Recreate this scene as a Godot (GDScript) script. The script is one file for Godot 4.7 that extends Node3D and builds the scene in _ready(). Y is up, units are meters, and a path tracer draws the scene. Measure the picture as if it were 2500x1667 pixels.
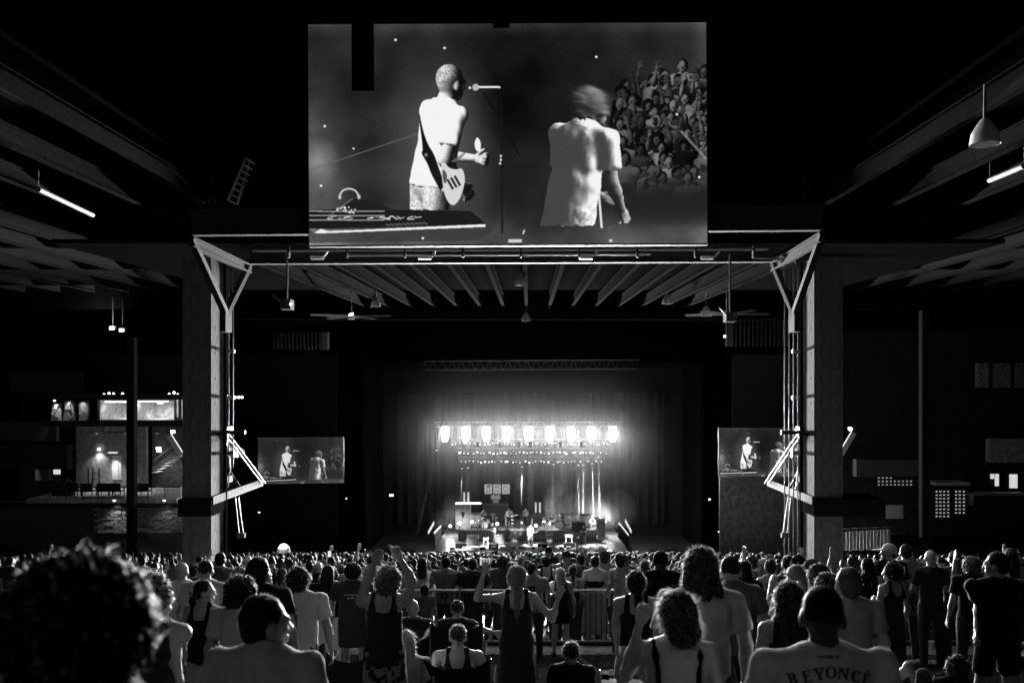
extends Node3D
# ---------------------------------------------------------------- the scene
const LAMP_E := 2500.0      # each of the nine stage lamps
const HAZE := 0.00062

func _ready() -> void:
	# camera: level, the lens shifted up and a little left
	var cam := Camera3D.new()
	cam.name = "camera"
	add_child(cam)
	var at := CameraAttributesPhysical.new()
	at.frustum_focal_length = 31.0
	at.exposure_aperture = 2.6
	at.frustum_focus_distance = 22.0
	cam.attributes = at
	cam.position = Vector3(0, EYE, 0)
	cam.keep_aspect = Camera3D.KEEP_HEIGHT
	cam.set_frustum(0.1 * 1667.0 / F, Vector2(-0.1 * 40.0 / F, 0.1 * 106.5 / F), 0.1, 400.0)
	# night sky
	var env := Environment.new()
	env.background_mode = Environment.BG_SKY
	var sky := Sky.new()
	var sm := ProceduralSkyMaterial.new()
	sm.sky_top_color = Color(0.05, 0.05, 0.05)
	sm.sky_horizon_color = Color(0.08, 0.08, 0.08)
	sm.ground_bottom_color = Color(0.02, 0.02, 0.02)
	sm.ground_horizon_color = Color(0.04, 0.04, 0.04)
	sky.sky_material = sm
	env.sky = sky
	env.background_energy_multiplier = 0.05
	env.tonemap_mode = Environment.TONE_MAPPER_LINEAR
	env.tonemap_exposure = 1.0
	env.sdfgi_enabled = true
	env.ssao_enabled = true
	env.ssil_enabled = true
	env.volumetric_fog_enabled = true
	env.volumetric_fog_density = 0.0
	var we := WorldEnvironment.new()
	we.name = "world"
	we.environment = env
	add_child(we)
	var moon := DirectionalLight3D.new()
	moon.name = "moon"
	moon.light_energy = 0.004
	moon.light_angular_distance = 0.5
	moon.shadow_enabled = true
	moon.rotation_degrees = Vector3(-50, 30, 0)
	add_child(moon)
	fold_noise = FastNoiseLite.new()
	fold_noise.seed = 3
	fold_noise.frequency = 1.0
	fold_noise.fractal_octaves = 2
	build_ground()
	build_roofs()
	build_portal()
	build_columns()
	build_left_building()
	build_right_side()
	build_flood_mast()
	build_small_lights()
	build_stage()
	build_screens()
	build_railing()
	build_band()
	build_crowd()
	build_cast()
	print("built in ", Time.get_ticks_msec(), " ms")
# ---------------------------------------------------------------- helpers
const F := 2165.0      # focal length in pixels of the 2500 px wide photograph
const EYE := 1.75
var taken := {}
var mats := {}
var texs := {}

class MB:
	# collects triangles; front faces clockwise
	var v := PackedVector3Array()
	var n := PackedVector3Array()
	var ix := PackedInt32Array()
	func tri(a: Vector3, b: Vector3, c: Vector3) -> void:
		var nn := (c - a).cross(b - a).normalized()
		var k := v.size()
		v.append(a); v.append(b); v.append(c)
		n.append(nn); n.append(nn); n.append(nn)
		ix.append(k); ix.append(k + 1); ix.append(k + 2)
	func quad(a: Vector3, b: Vector3, c: Vector3, d: Vector3) -> void:
		var nn := (c - a).cross(b - a).normalized()
		var k := v.size()
		v.append(a); v.append(b); v.append(c); v.append(d)
		for i in 4: n.append(nn)
		ix.append_array(PackedInt32Array([k, k + 1, k + 2, k, k + 2, k + 3]))
	func box(c: Vector3, s: Vector3, bs := Basis.IDENTITY) -> void:
		var h := s * 0.5
		for f in 6:
			var ax: int = f / 2
			var sg := 1.0 if f % 2 == 0 else -1.0
			var u := Vector3.ZERO; var w := Vector3.ZERO; var o := Vector3.ZERO
			o[ax] = h[ax] * sg
			u[(ax + 1) % 3] = h[(ax + 1) % 3]
			w[(ax + 2) % 3] = h[(ax + 2) % 3] * sg
			quad(c + bs * (o - u - w), c + bs * (o - u + w), c + bs * (o + u + w), c + bs * (o + u - w))
	func bar(a: Vector3, b: Vector3, w: float, h: float, up := Vector3.UP) -> void:
		# rectangular bar from a to b, w across, h along up
		var z := (b - a).normalized()
		if absf(z.dot(up)) > 0.98: up = Vector3.RIGHT if absf(z.x) < 0.9 else Vector3.BACK
		var x := up.cross(z).normalized()
		var y := z.cross(x)
		box((a + b) * 0.5, Vector3(w, h, a.distance_to(b)), Basis(x, y, z))
	func tube(a: Vector3, b: Vector3, ra: float, rb := -1.0, sides := 8, caps := true) -> void:
		if rb < 0.0: rb = ra
		var z := (b - a).normalized()
		var up := Vector3.UP if absf(z.y) < 0.95 else Vector3.RIGHT
		var x := up.cross(z).normalized()
		var y := z.cross(x)
		var k := v.size()
		for i in sides:
			var t := TAU * i / sides
			var d := x * cos(t) + y * sin(t)
			v.append(a + d * ra); n.append(d)
			v.append(b + d * rb); n.append(d)
		for i in sides:
			var j := (i + 1) % sides
			ix.append_array(PackedInt32Array([k + i * 2, k + i * 2 + 1, k + j * 2 + 1, k + i * 2, k + j * 2 + 1, k + j * 2]))
		if caps:
			for e in 2:
				var c := a if e == 0 else b
				var r := ra if e == 0 else rb
				if r < 0.0005: continue
				var q := v.size()
				var nn := -z if e == 0 else z
				v.append(c); n.append(nn)
				for i in sides:
					var t := TAU * i / sides
					v.append(c + (x * cos(t) + y * sin(t)) * r); n.append(nn)
				for i in sides:
					var j := (i + 1) % sides
					if e == 0: ix.append_array(PackedInt32Array([q, q + 1 + i, q + 1 + j]))
					else: ix.append_array(PackedInt32Array([q, q + 1 + j, q + 1 + i]))
	func path(p: Array, r: float, sides := 6) -> void:
		for i in p.size() - 1: tube(p[i], p[i + 1], r, r, sides)
	func lathe(pf: Array, at: Vector3, bs := Basis.IDENTITY, sides := 14) -> void:
		# profile of Vector2(radius, height) turned round the y axis
		for i in pf.size() - 1:
			var k := v.size()
			var dd: Vector2 = pf[i + 1] - pf[i]
			var nr := Vector2(dd.y, -dd.x).normalized()
			for s in sides + 1:
				var t := TAU * s / sides
				var d := Vector3(cos(t), 0, sin(t))
				for e in 2:
					var q: Vector2 = pf[i + e]
					v.append(at + bs * (d * q.x + Vector3(0, q.y, 0)))
					n.append(bs * (d * nr.x + Vector3(0, nr.y, 0)))
			for s in sides:
				var a := k + s * 2
				ix.append_array(PackedInt32Array([a, a + 3, a + 1, a, a + 2, a + 3]))
	func prism(pts: PackedVector2Array, z0: float, z1: float, tr := Transform3D.IDENTITY) -> void:
		# outline in x, y swept from z0 to z1
		var t := Geometry2D.triangulate_polygon(pts)
		for i in range(0, t.size(), 3):
			var a := pts[t[i]]; var b := pts[t[i + 1]]; var c := pts[t[i + 2]]
			if (b - a).cross(c - a) < 0.0:
				var s := b; b = c; c = s
			tri(tr * Vector3(a.x, a.y, z1), tr * Vector3(c.x, c.y, z1), tr * Vector3(b.x, b.y, z1))
			tri(tr * Vector3(a.x, a.y, z0), tr * Vector3(b.x, b.y, z0), tr * Vector3(c.x, c.y, z0))
		var ccw := not Geometry2D.is_polygon_clockwise(pts)
		for i in pts.size():
			var a := pts[i]; var b := pts[(i + 1) % pts.size()]
			if ccw: quad(tr * Vector3(a.x, a.y, z0), tr * Vector3(a.x, a.y, z1), tr * Vector3(b.x, b.y, z1), tr * Vector3(b.x, b.y, z0))
			else: quad(tr * Vector3(b.x, b.y, z0), tr * Vector3(b.x, b.y, z1), tr * Vector3(a.x, a.y, z1), tr * Vector3(a.x, a.y, z0))
	func grow(o: MB, tr := Transform3D.IDENTITY) -> void:
		var k := v.size()
		var flip := tr.basis.determinant() < 0.0
		for i in o.v.size():
			v.append(tr * o.v[i]); n.append((tr.basis * o.n[i]).normalized())
		if flip:
			for i in range(0, o.ix.size(), 3):
				ix.append(o.ix[i] + k); ix.append(o.ix[i + 2] + k); ix.append(o.ix[i + 1] + k)
		else:
			for i in o.ix: ix.append(i + k)
	func smooth(from := 0, ifrom := 0) -> void:
		for i in range(from, v.size()): n[i] = Vector3.ZERO
		for i in range(ifrom, ix.size(), 3):
			var a := ix[i]; var b := ix[i + 1]; var c := ix[i + 2]
			var m := (v[c] - v[a]).cross(v[b] - v[a])
			n[a] += m; n[b] += m; n[c] += m
		for i in range(from, v.size()): n[i] = n[i].normalized() if n[i].length_squared() > 1e-20 else Vector3.UP
	func mesh() -> ArrayMesh:
		var ar := []
		ar.resize(Mesh.ARRAY_MAX)
		ar[Mesh.ARRAY_VERTEX] = v
		ar[Mesh.ARRAY_NORMAL] = n
		ar[Mesh.ARRAY_INDEX] = ix
		var m := ArrayMesh.new()
		m.add_surface_from_arrays(Mesh.PRIMITIVE_TRIANGLES, ar)
		return m

func P(px: float, py: float, d: float) -> Vector3:
	# the point at distance d (metres along the hall) that the photograph shows at px, py
	return Vector3((px - 1290.0) / F * d, EYE - (py - 940.0) / F * d, -d)

func ground(d: float) -> float:
	# height of the slope d metres in front of the photographer
	if d < 17.2: return -0.2 * d
	return maxf(-3.44 - (d - 17.2) * 0.184, -13.0)

func grey(g: float) -> Color:
	return Color(g, g, g).linear_to_srgb()

func mat(g: float, rough := 0.8, metal := 0.0, tex := "", bump := 0.0, scale := 1.0) -> StandardMaterial3D:
	var key := "%.3f %.2f %.2f %s %.2f %.2f" % [g, rough, metal, tex, bump, scale]
	if mats.has(key): return mats[key]
	var m := StandardMaterial3D.new()
	m.albedo_color = grey(g)
	m.roughness = rough
	m.metallic = metal
	if metal < 0.15: m.metallic_specular = 0.0 if rough >= 0.95 else (0.15 if g < 0.07 else 0.3)
	if tex != "":
		m.albedo_texture = noise_tex(tex)
		m.uv1_triplanar = true
		m.uv1_world_triplanar = tex == "grass"
		m.uv1_scale = Vector3.ONE * scale
		if bump > 0.0:
			m.heightmap_enabled = true
			m.heightmap_scale = bump
			m.heightmap_texture = noise_tex(tex)
	mats[key] = m
	return m

func cloth(g: float) -> StandardMaterial3D:
	var key := "cloth %.3f" % g
	if mats.has(key): return mats[key]
	var m: StandardMaterial3D = mat(g, 0.9, 0.0, "weave", 0.25, 2.2).duplicate()
	m.rim_enabled = true
	m.rim = 1.0
	m.rim_tint = 0.6
	mats[key] = m
	return m

func skin_mat(g: float) -> StandardMaterial3D:
	var key := "skin %.3f" % g
	if mats.has(key): return mats[key]
	var m: StandardMaterial3D = mat(g, 0.5, 0.0, "skin", 0.0, 3.0).duplicate()
	mats[key] = m
	return m

func hair_mat(g: float) -> StandardMaterial3D:
	var key := "hair %.3f" % g
	if mats.has(key): return mats[key]
	var m: StandardMaterial3D = mat(g, 0.65, 0.0, "strand", 0.3, 6.0).duplicate()
	mats[key] = m
	return m

func strand_mat(g: float) -> StandardMaterial3D:
	var key := "loose %.3f" % g
	if mats.has(key): return mats[key]
	var m := StandardMaterial3D.new()
	m.albedo_color = grey(g + 0.06)
	m.roughness = 0.4
	m.metallic_specular = 0.6
	m.backlight_enabled = true
	m.backlight = grey(1.0)
	mats[key] = m
	return m

func glow(g: float, e: float) -> StandardMaterial3D:
	var key := "glow %.3f %.3f" % [g, e]
	if mats.has(key): return mats[key]
	var m := StandardMaterial3D.new()
	m.albedo_color = grey(0.5)
	m.emission_enabled = true
	m.emission = grey(g)
	m.emission_energy_multiplier = e
	mats[key] = m
	return m

func noise_tex(kind: String) -> Texture2D:
	if texs.has(kind): return texs[kind]
	var nz := FastNoiseLite.new()
	nz.seed = 7
	var lo := 0.6
	var sz := 256
	var sx := 1.0
	var sy := 1.0
	match kind:
		"weave": nz.frequency = 0.02; nz.fractal_octaves = 4; lo = 0.82
		"skin": nz.frequency = 0.03; nz.fractal_octaves = 3; lo = 0.85
		"strand": nz.frequency = 0.1; sy = 0.08; lo = 0.45
		"boardmark": nz.frequency = 0.05; sy = 0.07; nz.fractal_octaves = 4; lo = 0.55
		"concrete": nz.frequency = 0.02; nz.fractal_octaves = 5; lo = 0.55
		"steel": nz.frequency = 0.03; nz.fractal_octaves = 4; lo = 0.6
		"grass": nz.frequency = 0.06; nz.fractal_octaves = 5; lo = 0.3
		"stone": nz.frequency = 0.05; nz.fractal_octaves = 5; lo = 0.3
		"wood": nz.frequency = 0.04; sy = 0.1; nz.fractal_octaves = 4; lo = 0.5
	var im := Image.create(sz, sz, false, Image.FORMAT_L8)
	for y in sz:
		for x in sz:
			# wrap by blending two copies so that the tile has no seam
			var a := nz.get_noise_2d(x * sx, y * sy)
			var b := nz.get_noise_2d((x - sz) * sx, y * sy)
			var c := nz.get_noise_2d(x * sx, (y - sz) * sy)
			var d := nz.get_noise_2d((x - sz) * sx, (y - sz) * sy)
			var u := float(x) / sz
			var w := float(y) / sz
			var t := lerpf(lerpf(a, b, u), lerpf(c, d, u), w) * 1.4
			var g := clampf(0.5 + t, 0.0, 1.0)
			if kind == "boardmark" and g < 0.16: g = -0.6
			im.set_pixel(x, y, Color.from_hsv(0, 0, Color(1, 1, 1).r * pow(lerpf(lo, 1.0, g), 0.4545)))
	var t2 := ImageTexture.create_from_image(im)
	texs[kind] = t2
	return t2

func numbered(nm: String) -> String:
	var k: int = taken.get(nm, 0)
	taken[nm] = k + 1
	return nm if k == 0 else "%s_%03d" % [nm, k]

func thing(nm: String, label: String, category: String, at := Vector3.ZERO, yaw := 0.0, group := "") -> Node3D:
	var o := Node3D.new()
	o.name = numbered(nm)
	add_child(o, true)
	o.position = at
	o.rotation.y = yaw
	o.set_meta("label", label)
	o.set_meta("category", category)
	if group != "": o.set_meta("group", group)
	return o

func part(nm: String, mb: MB, m: Material, parent: Node) -> MeshInstance3D:
	var o := MeshInstance3D.new()
	o.name = nm
	o.mesh = mb.mesh()
	o.mesh.surface_set_material(0, m)
	parent.add_child(o, true)
	return o

func piece(nm: String, me: Mesh, m: Material, parent: Node, tr := Transform3D.IDENTITY) -> MeshInstance3D:
	var o := MeshInstance3D.new()
	o.name = nm
	o.mesh = me
	o.material_override = m
	o.transform = tr
	parent.add_child(o, true)
	return o

func one(nm: String, mb: MB, m: Material, label: String, category: String, at := Vector3.ZERO, yaw := 0.0, group := "") -> MeshInstance3D:
	var o := part(numbered(nm), mb, m, self)
	o.position = at
	o.rotation.y = yaw
	o.set_meta("label", label)
	o.set_meta("category", category)
	if group != "": o.set_meta("group", group)
	return o

func setting(nm: String, mb: MB, m: Material, kind := "structure", parent: Node = self) -> MeshInstance3D:
	var o := part(nm, mb, m, parent)
	o.set_meta("kind", kind)
	return o

func spot(at: Vector3, to: Vector3, energy: float, angle: float, size := 0.1, blend := 0.3, parent: Node = null) -> void:
	var l := SpotLight3D.new()
	l.name = "spot_lamp"
	l.light_energy = energy
	l.spot_angle = angle
	l.spot_angle_attenuation = blend
	l.light_size = size
	l.spot_range = 140.0
	l.spot_attenuation = 2.0
	l.shadow_enabled = true
	add_child(l, true)
	var up := Vector3.UP if absf((to - at).normalized().y) < 0.98 else Vector3.RIGHT
	l.look_at_from_position(at, to, up)

func omni(at: Vector3, energy: float, size := 0.05) -> void:
	var l := OmniLight3D.new()
	l.name = "omni_lamp"
	l.light_energy = energy
	l.light_size = size
	l.omni_range = 120.0
	l.omni_attenuation = 2.0
	l.shadow_enabled = true
	add_child(l, true)
	l.position = at

func area(at: Vector3, to: Vector3, sz: Vector2, energy: float) -> void:
	var l := AreaLight3D.new()
	l.name = "area_lamp"
	l.area_size = sz
	l.light_energy = energy
	l.area_range = 90.0
	l.area_attenuation = 2.0
	l.shadow_enabled = true
	add_child(l, true)
	var up := Vector3.UP if absf((to - at).normalized().y) < 0.98 else Vector3.RIGHT
	l.look_at_from_position(at, to, up)
# ---------------------------------------------------------------- people
class Net:
	# a field of tapered capsules, meshed as surface nets
	var pr := []
	func add(a: Vector3, b: Vector3, ra: float, rb: float, k := Vector3.ONE, flat := 0) -> void:
		pr.append([a, b, ra, rb, k, flat])
	func ball(c: Vector3, r: Vector3) -> void:
		var m := maxf(r.x, maxf(r.y, r.z))
		pr.append([c, c + Vector3(0, 0.0005, 0), m, m, Vector3(m / r.x, m / r.y, m / r.z), 0])
	func turn(c: Vector3, bs: Basis, from: int) -> void:
		for i in range(from, pr.size()):
			pr[i][0] = c + bs * (pr[i][0] - c)
			pr[i][1] = c + bs * (pr[i][1] - c)
	func mesh_to(mb: MB, cell: float, kk: float) -> void:
		if pr.is_empty(): return
		var mg := 2.2 / kk
		var lo := Vector3(1e9, 1e9, 1e9)
		var hi := -lo
		for p in pr:
			var k: Vector3 = p[4]
			var r: float = maxf(p[2], p[3])
			var e := Vector3(r / k.x, r / k.y, r / k.z) + Vector3.ONE * (mg + cell)
			lo = lo.min((p[0] as Vector3).min(p[1]) - e)
			hi = hi.max((p[0] as Vector3).max(p[1]) + e)
		var nx := int((hi.x - lo.x) / cell) + 3
		var ny := int((hi.y - lo.y) / cell) + 3
		var nz := int((hi.z - lo.z) / cell) + 3
		var nxy := nx * ny
		var fl := PackedFloat32Array()
		fl.resize(nxy * nz)
		var r0 := PackedInt32Array()
		var r1 := PackedInt32Array()
		r0.resize(ny * nz); r1.resize(ny * nz)
		r0.fill(nx); r1.fill(-1)
		for p in pr:
			var a: Vector3 = p[0]
			var k: Vector3 = p[4]
			var ra: float = p[2]
			var dr: float = p[3] - ra
			var flat: int = p[5]
			var pb: Vector3 = p[1]
			var bx := (pb.x - a.x) * k.x
			var by := (pb.y - a.y) * k.y
			var bz := (pb.z - a.z) * k.z
			var bb := maxf(bx * bx + by * by + bz * bz, 1e-9)
			var inv := 1.0 / bb
			var bl := sqrt(bb)
			var km := 3.0 / (k.x + k.y + k.z)
			var r: float = maxf(p[2], p[3])
			var e := Vector3(r / k.x, r / k.y, r / k.z) + Vector3.ONE * (mg + cell * 0.5)
			var l := ((a.min(pb) - e) - lo) / cell
			var h := ((a.max(pb) + e) - lo) / cell
			var x0 := maxi(0, int(l.x)); var x1 := mini(nx - 1, int(h.x) + 1)
			var y0 := maxi(0, int(l.y)); var y1 := mini(ny - 1, int(h.y) + 1)
			var z0 := maxi(0, int(l.z)); var z1 := mini(nz - 1, int(h.z) + 1)
			for z in range(z0, z1 + 1):
				var qz := (lo.z + z * cell - a.z) * k.z
				for y in range(y0, y1 + 1):
					var qy := (lo.y + y * cell - a.y) * k.y
					var row := z * ny + y
					var at := row * nx
					var part := qy * by + qz * bz
					var qq := qy * qy + qz * qz
					var first := -1
					var last := -1
					for x in range(x0, x1 + 1):
						var qx := (lo.x + x * cell - a.x) * k.x
						var dt := qx * bx + part
						var t := dt * inv
						var d: float
						if t <= 0.0:
							if flat & 1:
								d = maxf(sqrt(maxf(0.0, qx * qx + qq - dt * t)) - ra, -t * bl)
							else:
								d = sqrt(qx * qx + qq) - ra
						elif t >= 1.0:
							if flat & 2:
								d = maxf(sqrt(maxf(0.0, qx * qx + qq - dt * t)) - ra - dr, (t - 1.0) * bl)
							else:
								d = sqrt(maxf(0.0, qx * qx + qq - 2.0 * dt + bb)) - ra - dr
						else:
							d = sqrt(maxf(0.0, qx * qx + qq - dt * t)) - ra - dr * t
						d *= km
						if d < mg:
							fl[at + x] += exp(-kk * maxf(d, -0.06))
							if first < 0: first = x
							last = x
					if first >= 0:
						if first < r0[row]: r0[row] = first
						if last > r1[row]: r1[row] = last
		# nets
		var vid := PackedInt32Array()
		vid.resize(nxy * nz)
		var base := mb.v.size()
		var ibase := mb.ix.size()
		var eps := 0.002
		var ca := PackedInt32Array([0, 1, nx, nx + 1, nxy, nxy + 1, nxy + nx, nxy + nx + 1])
		var ea := PackedInt32Array([0, 2, 4, 6, 0, 1, 4, 5, 0, 1, 2, 3])
		var eb := PackedInt32Array([1, 3, 5, 7, 2, 3, 6, 7, 4, 5, 6, 7])
		for z in range(0, nz - 1):
			for y in range(0, ny - 1):
				var row := z * ny + y
				var xa := mini(mini(r0[row], r0[row + 1]), mini(r0[row + ny], r0[row + ny + 1])) - 1
				var xb := maxi(maxi(r1[row], r1[row + 1]), maxi(r1[row + ny], r1[row + ny + 1]))
				xa = maxi(xa, 0)
				xb = mini(xb, nx - 2)
				for x in range(xa, xb + 1):
					var at := row * nx + x
					var i0 := fl[at] >= 1.0
					var m := 0
					if i0: m += 1
					if fl[at + 1] >= 1.0: m += 2
					if fl[at + nx] >= 1.0: m += 4
					if fl[at + nx + 1] >= 1.0: m += 8
					if fl[at + nxy] >= 1.0: m += 16
					if fl[at + nxy + 1] >= 1.0: m += 32
					if fl[at + nxy + nx] >= 1.0: m += 64
					if fl[at + nxy + nx + 1] >= 1.0: m += 128
					if m == 0 or m == 255: continue
					var s := Vector3.ZERO
					var c := 0
					for e in 12:
						var p := ea[e]; var q := eb[e]
						if ((m >> p) & 1) != ((m >> q) & 1):
							var la := log(maxf(fl[at + ca[p]], eps))
							var lb := log(maxf(fl[at + ca[q]], eps))
							var t := la / (la - lb)
							var o := Vector3(p & 1, (p >> 1) & 1, p >> 2)
							o[0 if e < 4 else (1 if e < 8 else 2)] = t
							s += o
							c += 1
					vid[at] = mb.v.size()
					mb.v.append(lo + (Vector3(x, y, z) + s / c) * cell)
					mb.n.append(Vector3.UP)
					if y > 0 and z > 0 and ((m & 1) != ((m >> 1) & 1)):
						var q0 := vid[at]; var q1 := vid[at - nx]; var q2 := vid[at - nx - nxy]; var q3 := vid[at - nxy]
						if not i0: mb.ix.append_array(PackedInt32Array([q0, q1, q2, q0, q2, q3]))
						else: mb.ix.append_array(PackedInt32Array([q0, q2, q1, q0, q3, q2]))
					if x > 0 and z > 0 and ((m & 1) != ((m >> 2) & 1)):
						var q0 := vid[at]; var q1 := vid[at - nxy]; var q2 := vid[at - 1 - nxy]; var q3 := vid[at - 1]
						if not i0: mb.ix.append_array(PackedInt32Array([q0, q1, q2, q0, q2, q3]))
						else: mb.ix.append_array(PackedInt32Array([q0, q2, q1, q0, q3, q2]))
					if x > 0 and y > 0 and ((m & 1) != ((m >> 4) & 1)):
						var q0 := vid[at]; var q1 := vid[at - 1]; var q2 := vid[at - 1 - nx]; var q3 := vid[at - nx]
						if not i0: mb.ix.append_array(PackedInt32Array([q0, q1, q2, q0, q2, q3]))
						else: mb.ix.append_array(PackedInt32Array([q0, q2, q1, q0, q3, q2]))
		mb.smooth(base, ibase)

var hand_store := {}
var fold_noise: FastNoiseLite

func hand_mesh(kind: String, fine: float) -> MB:
	# a right hand: wrist at the origin, fingers along +y, thumb towards +x, palm towards +z
	var key := "%s %.3f" % [kind, fine]
	if hand_store.has(key): return hand_store[key]
	var s := Net.new()
	var kz := Vector3(1, 1, 1.25)
	s.add(Vector3(0, -0.03, 0), Vector3(0, 0.02, 0), 0.024, 0.022, kz)
	s.add(Vector3(-0.018, 0.015, 0), Vector3(-0.026, 0.082, 0), 0.015, 0.014, kz)
	s.add(Vector3(0.0, 0.01, 0), Vector3(0, 0.088, 0), 0.017, 0.014, kz)
	s.add(Vector3(0.018, 0.015, 0), Vector3(0.025, 0.085, 0), 0.016, 0.014, kz)
	var fx := [0.028, 0.0095, -0.0095, -0.028]
	var ln := [0.072, 0.08, 0.074, 0.058]
	var curl := [0.35, 0.4, 0.45, 0.5]
	var spread := [0.06, 0.0, -0.05, -0.12]
	match kind:
		"open": curl = [0.1, 0.08, 0.12, 0.15]; spread = [0.2, 0.03, -0.14, -0.32]
		"point": curl = [0.04, 1.45, 1.5, 1.5]; spread = [0.0, 0.0, 0.0, 0.0]
		"fist": curl = [1.3, 1.35, 1.4, 1.4]; spread = [0.0, 0.0, 0.0, 0.0]
		"hold": curl = [0.8, 0.85, 0.9, 0.9]; spread = [0.05, 0.0, -0.05, -0.1]
	for f in 4:
		var p := Vector3(fx[f], 0.086 - absf(fx[f] - 0.005) * 0.25, 0.0)
		var ang := 0.0
		var len: float = ln[f]
		for j in 3:
			ang += curl[f] * (0.7 if j == 0 else 1.0)
			var sl: float = len * [0.46, 0.31, 0.23][j]
			var q := p + Vector3(sin(spread[f]) * cos(ang), cos(spread[f]) * cos(ang), sin(ang)) * sl
			s.add(p, q, 0.0098 - 0.0008 * j, 0.0092 - 0.0008 * j)
			p = q
	var folded := kind == "fist" or kind == "point"
	var t0 := Vector3(0.024, 0.025, 0.006)
	var t1 := Vector3(0.046, 0.055, 0.018) if not folded else Vector3(0.036, 0.058, 0.024)
	var t2 := Vector3(0.058, 0.082, 0.024) if not folded else Vector3(0.016, 0.078, 0.036)
	if kind == "open": t1 = Vector3(0.055, 0.05, 0.012); t2 = Vector3(0.08, 0.072, 0.016)
	s.add(t0, t1, 0.014, 0.011)
	s.add(t1, t2, 0.011, 0.009)
	var mb := MB.new()
	s.mesh_to(mb, fine, 260.0)
	hand_store[key] = mb
	return mb

func side(v: Vector3, sg: float) -> Vector3:
	return Vector3(v.x * sg, v.y, v.z)

func ruffle(mb: MB, from: int, amount: float, freq: float, yk := 1.0) -> void:
	# folds: push the surface in and out along its own normals
	for i in range(from, mb.v.size()):
		var p := mb.v[i] * freq
		mb.v[i] += mb.n[i] * (amount * fold_noise.get_noise_3d(p.x, p.y * yk, p.z))

func strands(mb: MB, count: int, length: float, width: float, curl: float, droop: float, rg: RandomNumberGenerator) -> MB:
	# loose hairs standing off the hair's own surface
	var nv := mb.v.size()
	var out := MB.new()
	if nv == 0: return out
	for i in count:
		var k := rg.randi_range(0, nv - 1)
		var n := mb.n[k]
		var p := mb.v[k] - n * 0.004
		var dir := (n + Vector3(rg.randfn(0, 0.5), rg.randfn(0, 0.4), rg.randfn(0, 0.5)) + Vector3(0, -droop, 0)).normalized()
		var len := length * rg.randf_range(0.4, 1.2)
		var w := dir.cross(Vector3(rg.randfn(), rg.randfn(), rg.randfn())).normalized() * width
		var steps := 2 if curl < 0.3 else 3
		var o := p
		for j in steps:
			var q := o + dir * (len / steps)
			var f0 := 1.0 - float(j) / steps
			var f1 := 1.0 - float(j + 1) / steps
			out.quad(o - w * f0, q - w * f1, q + w * f1, o + w * f0)
			for m in 4: out.n[out.n.size() - 1 - m] = n
			o = q
			dir = (dir + Vector3(rg.randfn(0, curl), rg.randfn(0, curl) - droop, rg.randfn(0, curl))).normalized()
	return out

func basis_y(dir: Vector3, palm: Vector3) -> Basis:
	var y := dir.normalized()
	var x := y.cross(palm).normalized()
	return Basis(x, y, x.cross(y))

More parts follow.
